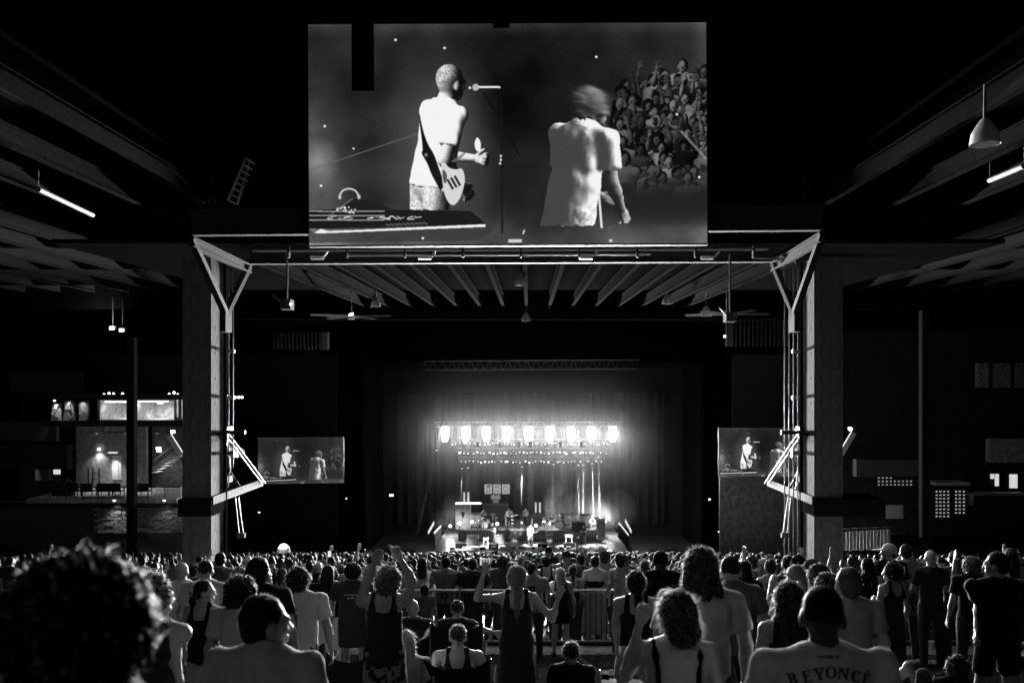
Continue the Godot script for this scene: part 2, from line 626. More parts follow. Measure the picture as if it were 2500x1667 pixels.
# One person. Local frame: feet at y = 0, facing -z. Keys of s:
# h height, w breadth, sex, yaw (whole body), turn (head), nod, lean, sit, arms [left, right] each a name or [elbow, wrist, hand kind, palm],
# top [kind, grey], low [kind, grey], hair [kind, grey], skin, near (0 far .. 3 close), seed
func person(s: Dictionary, root: Node3D) -> Dictionary:
	var rg := RandomNumberGenerator.new()
	rg.seed = s.get("seed", 1)
	var near: int = s.get("near", 1)
	var h: float = s.get("h", 1.72)
	var sit: bool = s.get("sit", false)
	var fem: bool = s.get("sex", "m") == "f"
	var bw: float = s.get("w", 1.0)
	var u := (1.72 if sit else h) / 1.72
	if sit: u = s.get("scale", 1.0)
	var lean: float = s.get("lean", 0.0)
	var cell: float = [0.03, 0.021, 0.017, 0.014][near]
	var hcell: float = [0.015, 0.011, 0.009, 0.0075][near]
	var kk: float = [60.0, 75.0, 85.0, 90.0][near]
	var sw := (0.165 if fem else 0.19) * u * bw
	var drop := 0.0
	if sit: drop = (1.72 * u) - h
	var J := func(x: float, y: float, z: float) -> Vector3:
		return Vector3(x * u + lean * (y * u - 0.9), y * u - drop, z * u)
	var tx := 0.80 / bw
	var hipw := (0.095 if fem else 0.088) * u
	var top: Array = s.get("top", ["tee", 0.5])
	var low: Array = s.get("low", ["trousers", 0.05])
	var hair: Array = s.get("hair", ["short", 0.04])
	# --- joints
	var S := []
	var E := []
	var W := []
	var hk := []
	var palm := []
	var arms: Array = s.get("arms", ["down", "down"])
	for i in 2:
		var sg := -1.0 if i == 0 else 1.0
		var sh: Vector3 = J.call(0, 1.40, 0.0) + Vector3(sw * sg, 0, 0)
		S.append(sh)
		var e: Vector3
		var w: Vector3
		var kind := "relaxed"
		var pm := side(Vector3(-0.9, 0, 0.1), sg)
		var sp = arms[i]
		if sp is String:
			match sp:
				"up": e = sh + side(Vector3(0.10, 0.18, -0.12), sg) * u; w = sh + side(Vector3(0.05, 0.42, -0.16), sg) * u; kind = "open"; pm = Vector3(0, 0, -1)
				"front": e = sh + side(Vector3(0.07, -0.25, -0.02), sg) * u; w = sh + side(Vector3(-0.08, -0.22, -0.24), sg) * u; kind = "hold"
				"hip": e = sh + side(Vector3(0.20, -0.22, 0.08), sg) * u; w = sh + side(Vector3(0.03, -0.40, 0.0), sg) * u; kind = "fist"
				"lap": e = sh + side(Vector3(0.09, -0.25, -0.05), sg) * u; w = sh + side(Vector3(-0.04, -0.33, -0.27), sg) * u
				"phone": e = sh + side(Vector3(0.06, -0.18, -0.17), sg) * u; w = sh + side(Vector3(-0.08, 0.05, -0.33), sg) * u; kind = "hold"
				_: e = sh + side(Vector3(0.065, -0.27, 0.03), sg) * u; w = sh + side(Vector3(0.07 + 0.02 * rg.randf(), -0.52, -0.05), sg) * u
		else:
			e = sp[0]; w = sp[1]
			kind = sp[2]
			if sp.size() > 3: pm = sp[3]
		E.append(e); W.append(w); hk.append(kind); palm.append(pm)
	var hp := []
	var kn := []
	var an := []
	for i in 2:
		var sg := -1.0 if i == 0 else 1.0
		var st := rg.randf_range(0.0, 0.05)
		hp.append(J.call(0, 0.92, 0.0) + Vector3(hipw * sg, 0, 0))
		if sit:
			kn.append(hp[i] + Vector3(0.06 * sg, 0.04, -0.42 * u)); an.append(Vector3(0.12 * sg, 0.09, hp[i].z - 0.5 * u))
		else:
			kn.append(J.call(0, 0.49, -0.02) + Vector3((hipw + 0.01 + st) * sg, 0, 0)); an.append(Vector3((hipw + 0.02 + st) * sg, 0.085, 0.02))
	if s.has("legs"):
		for i in 2:
			kn[i] = s.legs[i][0]; an[i] = s.legs[i][1]
	# --- body (skin)
	var body := MB.new()
	var b := Net.new()
	var bare_top: bool = top[0] in ["tank", "strap", "dress", "band"]
	var thin := 0.0 if bare_top else 0.014
	b.add(J.call(0, 1.36, 0), J.call(0, 1.12, 0), (0.118 - thin) * u, (0.103 - thin) * u, Vector3(tx, 1, 1.2))
	b.add(J.call(0, 1.12, 0), J.call(0, 0.96, 0), (0.100 - thin) * u, (0.115 - thin) * u, Vector3(tx, 1, 1.12))
	b.add(J.call(0, 1.43, 0.012), J.call(0, 1.54, -0.006), 0.056 * u * (0.9 if fem else 1.08), 0.05 * u * (0.88 if fem else 1.08))
	for i in 2:
		var sg := -1.0 if i == 0 else 1.0
		b.add(J.call(0.04 * sg, 1.445, 0.01), S[i] + Vector3(-0.012 * sg, 0.0, 0), (0.05 - thin * 0.5) * u, (0.050 - thin * 0.4) * u)
		if top[0] in ["strap", "band"]: b.add(J.call(0.07 * sg, 1.36, 0.05), J.call(0.075 * sg, 1.27, 0.06), 0.042 * u, 0.036 * u)
		var ar := 0.88 if fem else 1.05
		b.add(S[i], E[i], 0.049 * u * ar, 0.037 * u * ar)
		b.add(E[i], E[i].lerp(W[i], 0.35), 0.037 * u * ar, 0.037 * u * ar)
		b.add(E[i].lerp(W[i], 0.3), W[i], 0.037 * u * ar, 0.0235 * u * ar)
	b.mesh_to(body, cell, kk)
	var legs := Net.new()
	var covered: bool = low[0] == "trousers"
	for i in 2:
		var sg := -1.0 if i == 0 else 1.0
		if not covered:
			legs.add(hp[i], kn[i], 0.082 * u, 0.052 * u)
			legs.add(kn[i], kn[i].lerp(an[i], 0.3), 0.05 * u, 0.054 * u)
			legs.add(kn[i].lerp(an[i], 0.3), an[i], 0.054 * u, 0.033 * u)
		else:
			legs.add(hp[i], kn[i], 0.05 * u, 0.04 * u)
			legs.add(kn[i], an[i], 0.04 * u, 0.034 * u)
	legs.add(J.call(0, 1.0, 0), J.call(0, 0.92, 0), 0.085 * u, 0.085 * u)
	legs.mesh_to(body, maxf(cell, 0.02), 70.0)
	# --- head
	var hd := Net.new()
	var ht: float = {"bald": 0.0, "buzz": 0.004, "curly": 0.02, "afro": 0.035, "wavy": 0.018, "cap": 0.016}.get(hair[0], 0.012)
	var hs: float = u * s.get("head", 1.0)
	if sit: hs = s.get("head", 1.0)
	var hc := Vector3(lean * (1.6 * u - 0.9) + s.get("hx", 0.0), h - (0.118 + ht) * hs, -0.015 * u + s.get("hz", 0.0))
	var hb := Basis(Vector3.UP, s.get("turn", 0.0)) * Basis(Vector3.RIGHT, -s.get("nod", 0.0)) * Basis(Vector3.BACK, s.get("tilt", 0.0))
	hd.ball(Vector3(0, 0.02, 0.012), Vector3(0.076, 0.098, 0.096))
	hd.add(Vector3(0, -0.02, -0.03), Vector3(0, -0.082, -0.06), 0.064, 0.034)
	hd.add(Vector3(0, 0.0, -0.094), Vector3(0, -0.036, -0.113), 0.011, 0.013)
	hd.add(Vector3(-0.032, 0.014, -0.083), Vector3(0.032, 0.014, -0.083), 0.015, 0.015)
	hd.add(Vector3(-0.018, -0.066, -0.085), Vector3(0.018, -0.066, -0.085), 0.010, 0.010)
	hd.add(Vector3(0, -0.02, 0.02), Vector3(0, -0.14, 0.02), 0.052, 0.052)
	for sg in [-1.0, 1.0]:
		hd.ball(Vector3(0.079 * sg, -0.018, 0.008), Vector3(0.012, 0.032, 0.021))
		hd.ball(Vector3(0.045 * sg, -0.025, -0.062), Vector3(0.024, 0.022, 0.022))
	var hm := MB.new()
	hd.mesh_to(hm, hcell, 150.0)
	var htr := Transform3D(hb * Basis.from_scale(Vector3.ONE * hs), hc)
	body.grow(hm, htr)
	# --- hands
	for i in 2:
		var sg := -1.0 if i == 0 else 1.0
		var fine := 0.0055 if near >= 2 else (0.008 if near == 1 else 0.011)
		var m := hand_mesh(hk[i], fine)
		var bs := basis_y(W[i] - E[i], palm[i])
		var wide := 0.92 if fem else 1.05
		# mirror for the left hand: thumb on the other side
		body.grow(m, Transform3D(bs * Basis.from_scale(Vector3(sg * u * wide, u * wide, u * wide)), W[i]))
	part("body", body, skin_mat(s.get("skin", 0.32)), root)
	# --- shoes
	for i in 2:
		var sg := -1.0 if i == 0 else 1.0
		var a: Vector3 = an[i]
		var shoe := Net.new()
		shoe.add(a + Vector3(0, -0.035, 0.03), a + Vector3(0.03 * sg, -0.045, -0.16) * Vector3(1, 1, u), 0.04, 0.036, Vector3(1, 1, 1))
		shoe.add(a + Vector3(0, 0.0, 0.01), a + Vector3(0, -0.03, 0.0), 0.042, 0.045)
		var sm := MB.new()
		shoe.mesh_to(sm, 0.024, 90.0)
		part("shoe", sm, mat(s.get("shoe", 0.04), 0.7), root)
	# --- clothes
	var out := {}
	var t := Net.new()
	var z1 := 1.06
	var folds := 0.012
	match top[0]:
		"tee", "long", "collar", "jacket":
			var loose: float = {"tee": 0.004, "long": 0.0, "collar": 0.004, "jacket": 0.012}[top[0]]
			var hem: float = top[2] if top.size() > 2 else 0.86
			t.add(J.call(0, 1.37, 0), J.call(0, 1.10, 0.004), (0.127 + loose) * u, (0.120 + loose) * u, Vector3(tx, 1, 1.12))
			t.add(J.call(0, 1.10, 0.004), J.call(0, hem, 0.006), (0.120 + loose) * u, (0.130 + loose) * u, Vector3(tx * 0.97, 1, z1), 2)
			for i in 2:
				var sg := -1.0 if i == 0 else 1.0
				t.add(J.call(0.055 * sg, 1.438, 0.008), S[i], 0.05 * u, 0.060 * u)
				t.add(J.call(0.09 * sg, 1.36, 0.03), J.call(0.10 * sg, 1.24, 0.035), 0.075 * u, 0.065 * u)
				var cut: float = {"tee": 0.66, "long": 1.0, "collar": 0.7, "jacket": 1.0}[top[0]]
				if top[0] == "tee" or top[0] == "collar":
					t.add(S[i], S[i].lerp(E[i], cut), 0.062 * u, 0.068 * u, Vector3.ONE, 2)
				else:
					t.add(S[i], E[i], 0.06 * u, 0.05 * u)
					t.add(E[i], E[i].lerp(W[i], 0.95), 0.05 * u, 0.035 * u, Vector3.ONE, 2)
			if top[0] == "collar" or top[0] == "jacket":
				t.add(J.call(0, 1.45, 0.012), J.call(0, 1.505, 0.008), 0.071 * u, 0.069 * u, Vector3.ONE, 2)
			else:
				t.add(J.call(0, 1.43, 0.012), J.call(0, 1.468, 0.01), 0.075 * u, 0.066 * u, Vector3.ONE, 2)
		"tank", "dress":
			var hem: float = top[2] if top.size() > 2 else (0.62 if top[0] == "dress" else 0.88)
			t.add(J.call(0, 1.31, 0.004), J.call(0, 1.12, 0), 0.126 * u, 0.112 * u, Vector3(tx * 1.02, 1, 1.1), 1)
			t.add(J.call(0, 1.12, 0), J.call(0, 0.94, 0), 0.112 * u, 0.130 * u, Vector3(tx, 1, 1.08), 2 if hem > 0.92 else 0)
			if hem < 0.92: t.add(J.call(0, 0.95, 0), J.call(0, hem, 0.0), 0.130 * u, (0.150 if top[0] == "dress" else 0.14) * u, Vector3(tx, 1, 1.02), 2)
			for i in 2:
				var sg := -1.0 if i == 0 else 1.0
				t.add(J.call(0.10 * sg, 1.30, 0.088), J.call(0.088 * sg, 1.475, 0.035), 0.034 * u, 0.022 * u, Vector3(0.9, 1, 1))
				t.add(J.call(0.088 * sg, 1.475, 0.03), J.call(0.09 * sg, 1.30, -0.085), 0.022 * u, 0.032 * u)
		"strap":
			t.add(J.call(0, 1.22, 0.004), J.call(0, 1.10, 0), 0.118 * u, 0.110 * u, Vector3(tx, 1, 1.12), 1)
			t.add(J.call(0, 1.12, 0), J.call(0, 0.90, 0), 0.112 * u, 0.128 * u, Vector3(tx, 1, 1.08), 2)
			for i in 2:
				var sg := -1.0 if i == 0 else 1.0
				t.add(J.call(0.095 * sg, 1.22, 0.105), J.call(0.118 * sg, 1.40, 0.075), 0.017 * u, 0.015 * u)
				t.add(J.call(0.118 * sg, 1.40, 0.075), J.call(0.118 * sg, 1.455, 0.015), 0.015 * u, 0.015 * u)
				t.add(J.call(0.118 * sg, 1.455, 0.015), J.call(0.09 * sg, 1.30, -0.09), 0.015 * u, 0.018 * u)
		"band":
			t.add(J.call(0, 1.26, 0.004), J.call(0, 1.13, 0), 0.121 * u, 0.108 * u, Vector3(tx, 1, 1.12), 3)
	var tm := MB.new()
	t.mesh_to(tm, cell, kk * 1.1)
	if near > 0:
		ruffle(tm, 0, folds * (1.0 if top[0] in ["tee", "collar", "jacket", "long"] else 0.5), 5.0, 0.55)
		ruffle(tm, 0, folds * 0.45, 14.0, 0.5)
		tm.smooth()
	out.top = part({"tee": "shirt", "long": "shirt", "collar": "shirt", "jacket": "jacket", "tank": "tank_top", "dress": "dress", "strap": "camisole", "band": "bandeau"}[top[0]], tm, cloth(top[1]), root)
	out.topmb = tm
	if near >= 1 and top[0] in ["tee", "collar"]:
		# ribbed neckband, or a standing fold-over collar
		var nb := MB.new()
		var c0: Vector3 = J.call(0, 1.445, 0.012)
		var tilt := Basis(Vector3.RIGHT, -0.28)
		if top[0] == "tee":
			nb.lathe([Vector2(0.083 * u, -0.006), Vector2(0.088 * u, 0.008), Vector2(0.080 * u, 0.022), Vector2(0.072 * u, 0.024)], c0, tilt, 22)
		else:
			nb.lathe([Vector2(0.100 * u, -0.004), Vector2(0.096 * u, 0.020), Vector2(0.082 * u, 0.052), Vector2(0.076 * u, 0.056), Vector2(0.072 * u, 0.03)], c0, tilt, 22)
		for i in nb.v.size(): nb.v[i] += nb.n[i] * 0.003 * fold_noise.get_noise_3dv(nb.v[i] * 20.0)
		part("neckband" if top[0] == "tee" else "collar", nb, cloth(top[1]), out.top)
	var l := Net.new()
	match low[0]:
		"trousers", "shorts":
			var cut: float = 1.0 if low[0] == "trousers" else (low[2] if low.size() > 2 else 0.62)
			l.add(J.call(0, 1.02, 0), J.call(0, 0.93, 0), 0.118 * u, 0.122 * u, Vector3(tx * 1.02, 1, 1.08), 1)
			for i in 2:
				var sg := -1.0 if i == 0 else 1.0
				if cut >= 1.0:
					l.add(hp[i], kn[i], 0.094 * u, 0.07 * u)
					l.add(kn[i], an[i] + Vector3(0, -0.02, 0), 0.068 * u, 0.058 * u, Vector3.ONE, 2)
				else:
					l.add(hp[i], hp[i].lerp(kn[i], cut * 1.25), 0.096 * u, 0.094 * u, Vector3.ONE, 2)
		"skirt":
			var hem: float = low[2] if low.size() > 2 else 0.2
			l.add(J.call(0, 1.03, 0), J.call(0, 0.92, 0), 0.112 * u, 0.135 * u, Vector3(tx, 1, 1.05), 1)
			l.add(J.call(0, 0.92, 0), J.call(0, hem, 0), 0.135 * u, 0.2 * u, Vector3(tx, 1, 1.0), 2)
	if not l.pr.is_empty():
		var lm := MB.new()
		l.mesh_to(lm, maxf(cell, 0.018), 75.0)
		if near > 0:
			ruffle(lm, 0, 0.012, 6.0, 0.3)
			lm.smooth()
		out.low = part({"trousers": "trousers", "shorts": "shorts", "skirt": "skirt"}[low[0]], lm, cloth(low[1]), root)
		out.lowmb = lm
	# --- hair
	var hh := Net.new()
	var cc := Vector3(0, 0.032, 0.022)
	var bumps := 0.006
	var bfreq := 26.0
	var yk := 0.6
	var sl := 0.014
	var sc := [16, 160, 420, 700][near] as int
	var cu := 0.25
	var dr := 0.1
	var swd: float = [0.004, 0.0018, 0.0014, 0.0012][near]
	match hair[0]:
		"bald": pass
		"buzz": hh.ball(cc, Vector3(0.079, 0.092, 0.09)); bumps = 0.001; sl = 0.005; sc = sc / 2
		"short": hh.ball(cc, Vector3(0.083, 0.098, 0.095)); hh.ball(Vector3(0, -0.02, 0.055), Vector3(0.066, 0.06, 0.05))
		"spiky": hh.ball(cc, Vector3(0.08, 0.094, 0.092)); sl = 0.026; dr = -0.5; cu = 0.1; swd *= 1.4
		"curly": hh.ball(Vector3(0, 0.022, 0.026), Vector3(0.104, 0.112, 0.113)); hh.ball(Vector3(0, -0.04, 0.05), Vector3(0.088, 0.07, 0.075)); bumps = 0.022; bfreq = 34.0; sl = 0.03; cu = 0.8; sc = sc * 2
		"afro": hh.ball(Vector3(0, 0.03, 0.03), Vector3(0.125, 0.125, 0.127)); bumps = 0.018; bfreq = 40.0; sl = 0.03; cu = 0.9; sc = sc * 2
		"long", "bob":
			var dn := -0.30 if hair[0] == "long" else -0.12
			if hair.size() > 2: dn = hair[2]
			hh.ball(cc, Vector3(0.087, 0.1, 0.099))
			hh.add(Vector3(-0.035, -0.03, 0.05), Vector3(-0.05, dn, 0.075), 0.062, 0.045, Vector3(1, 1, 1.2))
			hh.add(Vector3(0.035, -0.03, 0.05), Vector3(0.05, dn, 0.075), 0.062, 0.045, Vector3(1, 1, 1.2))
			hh.add(Vector3(0.0, -0.03, 0.055), Vector3(0.0, dn - 0.03, 0.085), 0.06, 0.04, Vector3(0.9, 1, 1.2))
			bumps = 0.009; bfreq = 38.0; sl = 0.05; dr = 0.6; cu = 0.15; yk = 0.1
		"wavy":
			hh.ball(Vector3(0, 0.035, 0.02), Vector3(0.098, 0.104, 0.108))
			hh.add(Vector3(-0.04, -0.03, 0.04), Vector3(-0.075, -0.15, 0.05), 0.072, 0.05)
			hh.add(Vector3(0.04, -0.03, 0.04), Vector3(0.075, -0.15, 0.05), 0.072, 0.05)
			hh.add(Vector3(0.0, -0.03, 0.05), Vector3(0.0, -0.16, 0.075), 0.075, 0.055)
			bumps = 0.014; bfreq = 30.0; sl = 0.04; dr = 0.35; cu = 0.4; sc = sc * 2; yk = 0.3
		"pony":
			hh.ball(cc, Vector3(0.083, 0.098, 0.096)); hh.ball(Vector3(0, -0.015, 0.05), Vector3(0.066, 0.06, 0.055))
			var pl: float = hair[2] if hair.size() > 2 else 0.26
			hh.add(Vector3(0, -0.02, 0.1), Vector3(0.01, -0.09, 0.125), 0.026, 0.03)
			hh.add(Vector3(0.01, -0.09, 0.125), Vector3(0.0, -0.09 - pl * 0.6, 0.115), 0.032, 0.024)
			hh.add(Vector3(0.0, -0.09 - pl * 0.6, 0.115), Vector3(0.01, -0.09 - pl, 0.1), 0.022, 0.006)
			sl = 0.03; dr = 0.3; cu = 0.3; yk = 0.2; bfreq = 40.0
		"bun":
			hh.ball(cc, Vector3(0.083, 0.098, 0.096)); hh.ball(Vector3(0, -0.015, 0.05), Vector3(0.064, 0.06, 0.052))
			hh.ball(Vector3(0, 0.10, 0.085), Vector3(0.045, 0.042, 0.042)); sl = 0.03; cu = 0.5
		"cap":
			hh.ball(Vector3(0, -0.025, 0.05), Vector3(0.07, 0.055, 0.055))
			var cn := Net.new()
			cn.add(Vector3(0, 0.022, 0.008), Vector3(0, 0.034, 0.008), 0.101, 0.099, Vector3(1.12, 1.0, 0.98), 1)
			var bk: float = -1.0 if hair.size() > 2 and hair[2] < 0 else 1.0
			cn.add(Vector3(0, 0.035, -0.09 * bk), Vector3(0, 0.022, -0.175 * bk), 0.07, 0.055, Vector3(1, 8, 1))
			var cm := MB.new()
			cn.mesh_to(cm, hcell * 1.2, 150.0)
			var co := MB.new()
			co.grow(cm, htr)
			part("cap", co, cloth(hair[3] if hair.size() > 3 else 0.02), root)
	if not hh.pr.is_empty():
		var hmb := MB.new()
		hh.mesh_to(hmb, hcell * 1.3, 110.0)
		if near > 0:
			ruffle(hmb, 0, bumps, bfreq, yk)
			ruffle(hmb, 0, bumps * 0.5, bfreq * 2.4, yk)
			hmb.smooth()
		var loose := strands(hmb, int(sc * 2 * s.get("fuzz", 1.0)), sl * 1.15, swd, cu, dr, rg)
		var ho := MB.new()
		ho.grow(hmb, htr)
		out.hair = part("hair", ho, hair_mat(hair[1]), root)
		if near > 0:
			var lo2 := MB.new()
			lo2.grow(loose, htr)
			part("loose_strands", lo2, strand_mat(hair[1]), out.hair).set_meta("kind", "stuff")
	out.head = htr
	out.S = S; out.E = E; out.W = W
	return out
# ---------------------------------------------------------------- ground, roof, columns, buildings
func build_ground() -> void:
	var rg := RandomNumberGenerator.new()
	rg.seed = 11
	var lawn := MB.new()
	var floor_mb := MB.new()
	var xs := []
	for i in 41: xs.append(-60.0 + i * 3.0)
	var sheet := func(mb: MB, ds: Array, rough: float) -> void:
		var cols := xs.size()
		for r in ds.size():
			for c in cols:
				var y := ground(ds[r]) + (fold_noise.get_noise_2d(xs[c] * 0.9, ds[r] * 0.9) * rough)
				mb.v.append(Vector3(xs[c], y, -ds[r])); mb.n.append(Vector3.UP)
		for r in ds.size() - 1:
			for c in cols - 1:
				var a: int = r * cols + c
				mb.ix.append_array(PackedInt32Array([a, a + cols, a + cols + 1, a, a + cols + 1, a + 1]))
		mb.smooth()
	var dl := []
	for i in 46: dl.append(-24.0 + i * (41.2 / 45.0))
	sheet.call(lawn, dl, 0.03)
	setting("lawn", lawn, mat(0.07, 0.95, 0.0, "grass", 2.0, 1.4))
	var df := [17.2, 22.0, 30.0, 45.0, 60.0, 69.0, 80.0, 110.0, 160.0]
	sheet.call(floor_mb, df, 0.0)
	setting("pavilion_floor", floor_mb, mat(0.12, 0.8, 0.0, "concrete", 0.5, 0.4))
	# kerb at the foot of the railing
	var kb := MB.new()
	kb.box(Vector3(0, ground(17.0) + 0.03, -16.95), Vector3(60, 0.22, 0.42))
	kb.box(Vector3(0, ground(16.6) + 0.0, -16.62), Vector3(60, 0.12, 0.24))
	setting("kerb", kb, mat(0.3, 0.85, 0.0, "concrete", 0.6, 0.8))
	# grass blades where the lawn shows between the people
	var bl := MB.new()
	for k in 7:
		var a := rg.randf() * TAU
		var o := Vector3(rg.randf_range(-0.04, 0.04), 0, rg.randf_range(-0.04, 0.04))
		var hgt := rg.randf_range(0.035, 0.075)
		var w := Vector3(cos(a), 0, sin(a)) * 0.004
		var tip := o + Vector3(rg.randfn(0, 0.02), hgt, rg.randfn(0, 0.02))
		bl.tri(o - w, tip, o + w)
	var mm := MultiMesh.new()
	mm.transform_format = MultiMesh.TRANSFORM_3D
	mm.mesh = bl.mesh()
	var pts := []
	for i in 26000:
		var d := rg.randf_range(10.5, 16.5)
		var half := d * 0.6
		var x := rg.randf_range(-half, half)
		pts.append(Vector3(x, ground(d) + fold_noise.get_noise_2d(x * 0.9, d * 0.9) * 0.03 - 0.004, -d))
	mm.instance_count = pts.size()
	for i in pts.size():
		mm.set_instance_transform(i, Transform3D(Basis(Vector3.UP, rg.randf() * TAU) * Basis.from_scale(Vector3.ONE * rg.randf_range(0.7, 1.3)), pts[i]))
	var g := MultiMeshInstance3D.new()
	g.name = "grass"
	g.multimesh = mm
	g.material_override = mat(0.1, 0.7)
	g.set_meta("kind", "stuff")
	g.set_meta("label", "short trodden grass of the lawn in front of the railing")
	g.set_meta("category", "grass")
	add_child(g)

func build_railing() -> void:
	# five sections along the foot of the lawn; pickets every ten centimetres
	var steel := mat(0.34, 0.38, 0.6, "steel", 0.0, 2.0)
	var dark := mat(0.02, 0.6, 0.3)
	var pk := MB.new()
	pk.box(Vector3(0, 0.53, 0), Vector3(0.016, 1.02, 0.016))
	var pmesh := pk.mesh()
	var where := ["at the far left behind the large curly head", "behind the dark-haired woman in profile", "behind the dancer with printed shorts and the seated pair", "behind the ponytailed woman with raised arms", "behind the black-clad tall man and the wavy-haired man", "behind the long-haired and lettered-shirt pair", "behind the cups on the kerb at the far right"]
	for sct in 7:
		var x0 := -11.2 + sct * 3.3
		var x1 := x0 + 3.26
		var y0 := ground(17.0) + 0.14
		var t := thing("railing", "dark metal picket railing section " + where[sct], "railing", Vector3(x0, y0, -17.0), 0.0, "railing sections along the foot of the lawn")
		var mb := MB.new()
		mb.tube(Vector3(0, 1.07, 0), Vector3(x1 - x0, 1.07, 0), 0.026, 0.026, 10)
		part("top_rail", mb, steel, t)
		mb = MB.new()
		mb.box(Vector3((x1 - x0) / 2, 0.1, 0), Vector3(x1 - x0, 0.03, 0.045))
		part("bottom_rail", mb, steel, t)
		mb = MB.new()
		mb.box(Vector3((x1 - x0) / 2, 0.05, -0.05), Vector3(x1 - x0, 0.1, 0.012))
		part("toe_board", mb, dark, t)
		for e in 2:
			mb = MB.new()
			mb.box(Vector3(0.03 if e == 0 else x1 - x0 - 0.03, 0.53, 0), Vector3(0.05, 1.08, 0.05))
			part("post", mb, dark, t)
		var n := int((x1 - x0) / 0.104) - 1
		for i in n:
			piece("picket", pmesh, dark, t, Transform3D(Basis.IDENTITY, Vector3(0.1 + i * 0.104, 0.0, 0)))

func ibeam(mb: MB, a: Vector3, b: Vector3, w: float, h: float, tf := 0.03) -> void:
	mb.bar(a + Vector3(0, tf / 2, 0), b + Vector3(0, tf / 2, 0), w, tf)
	mb.bar(a + Vector3(0, h / 2, 0), b + Vector3(0, h / 2, 0), 0.02, h - tf * 2)
	mb.bar(a + Vector3(0, h - tf / 2, 0), b + Vector3(0, h - tf / 2, 0), w, tf)

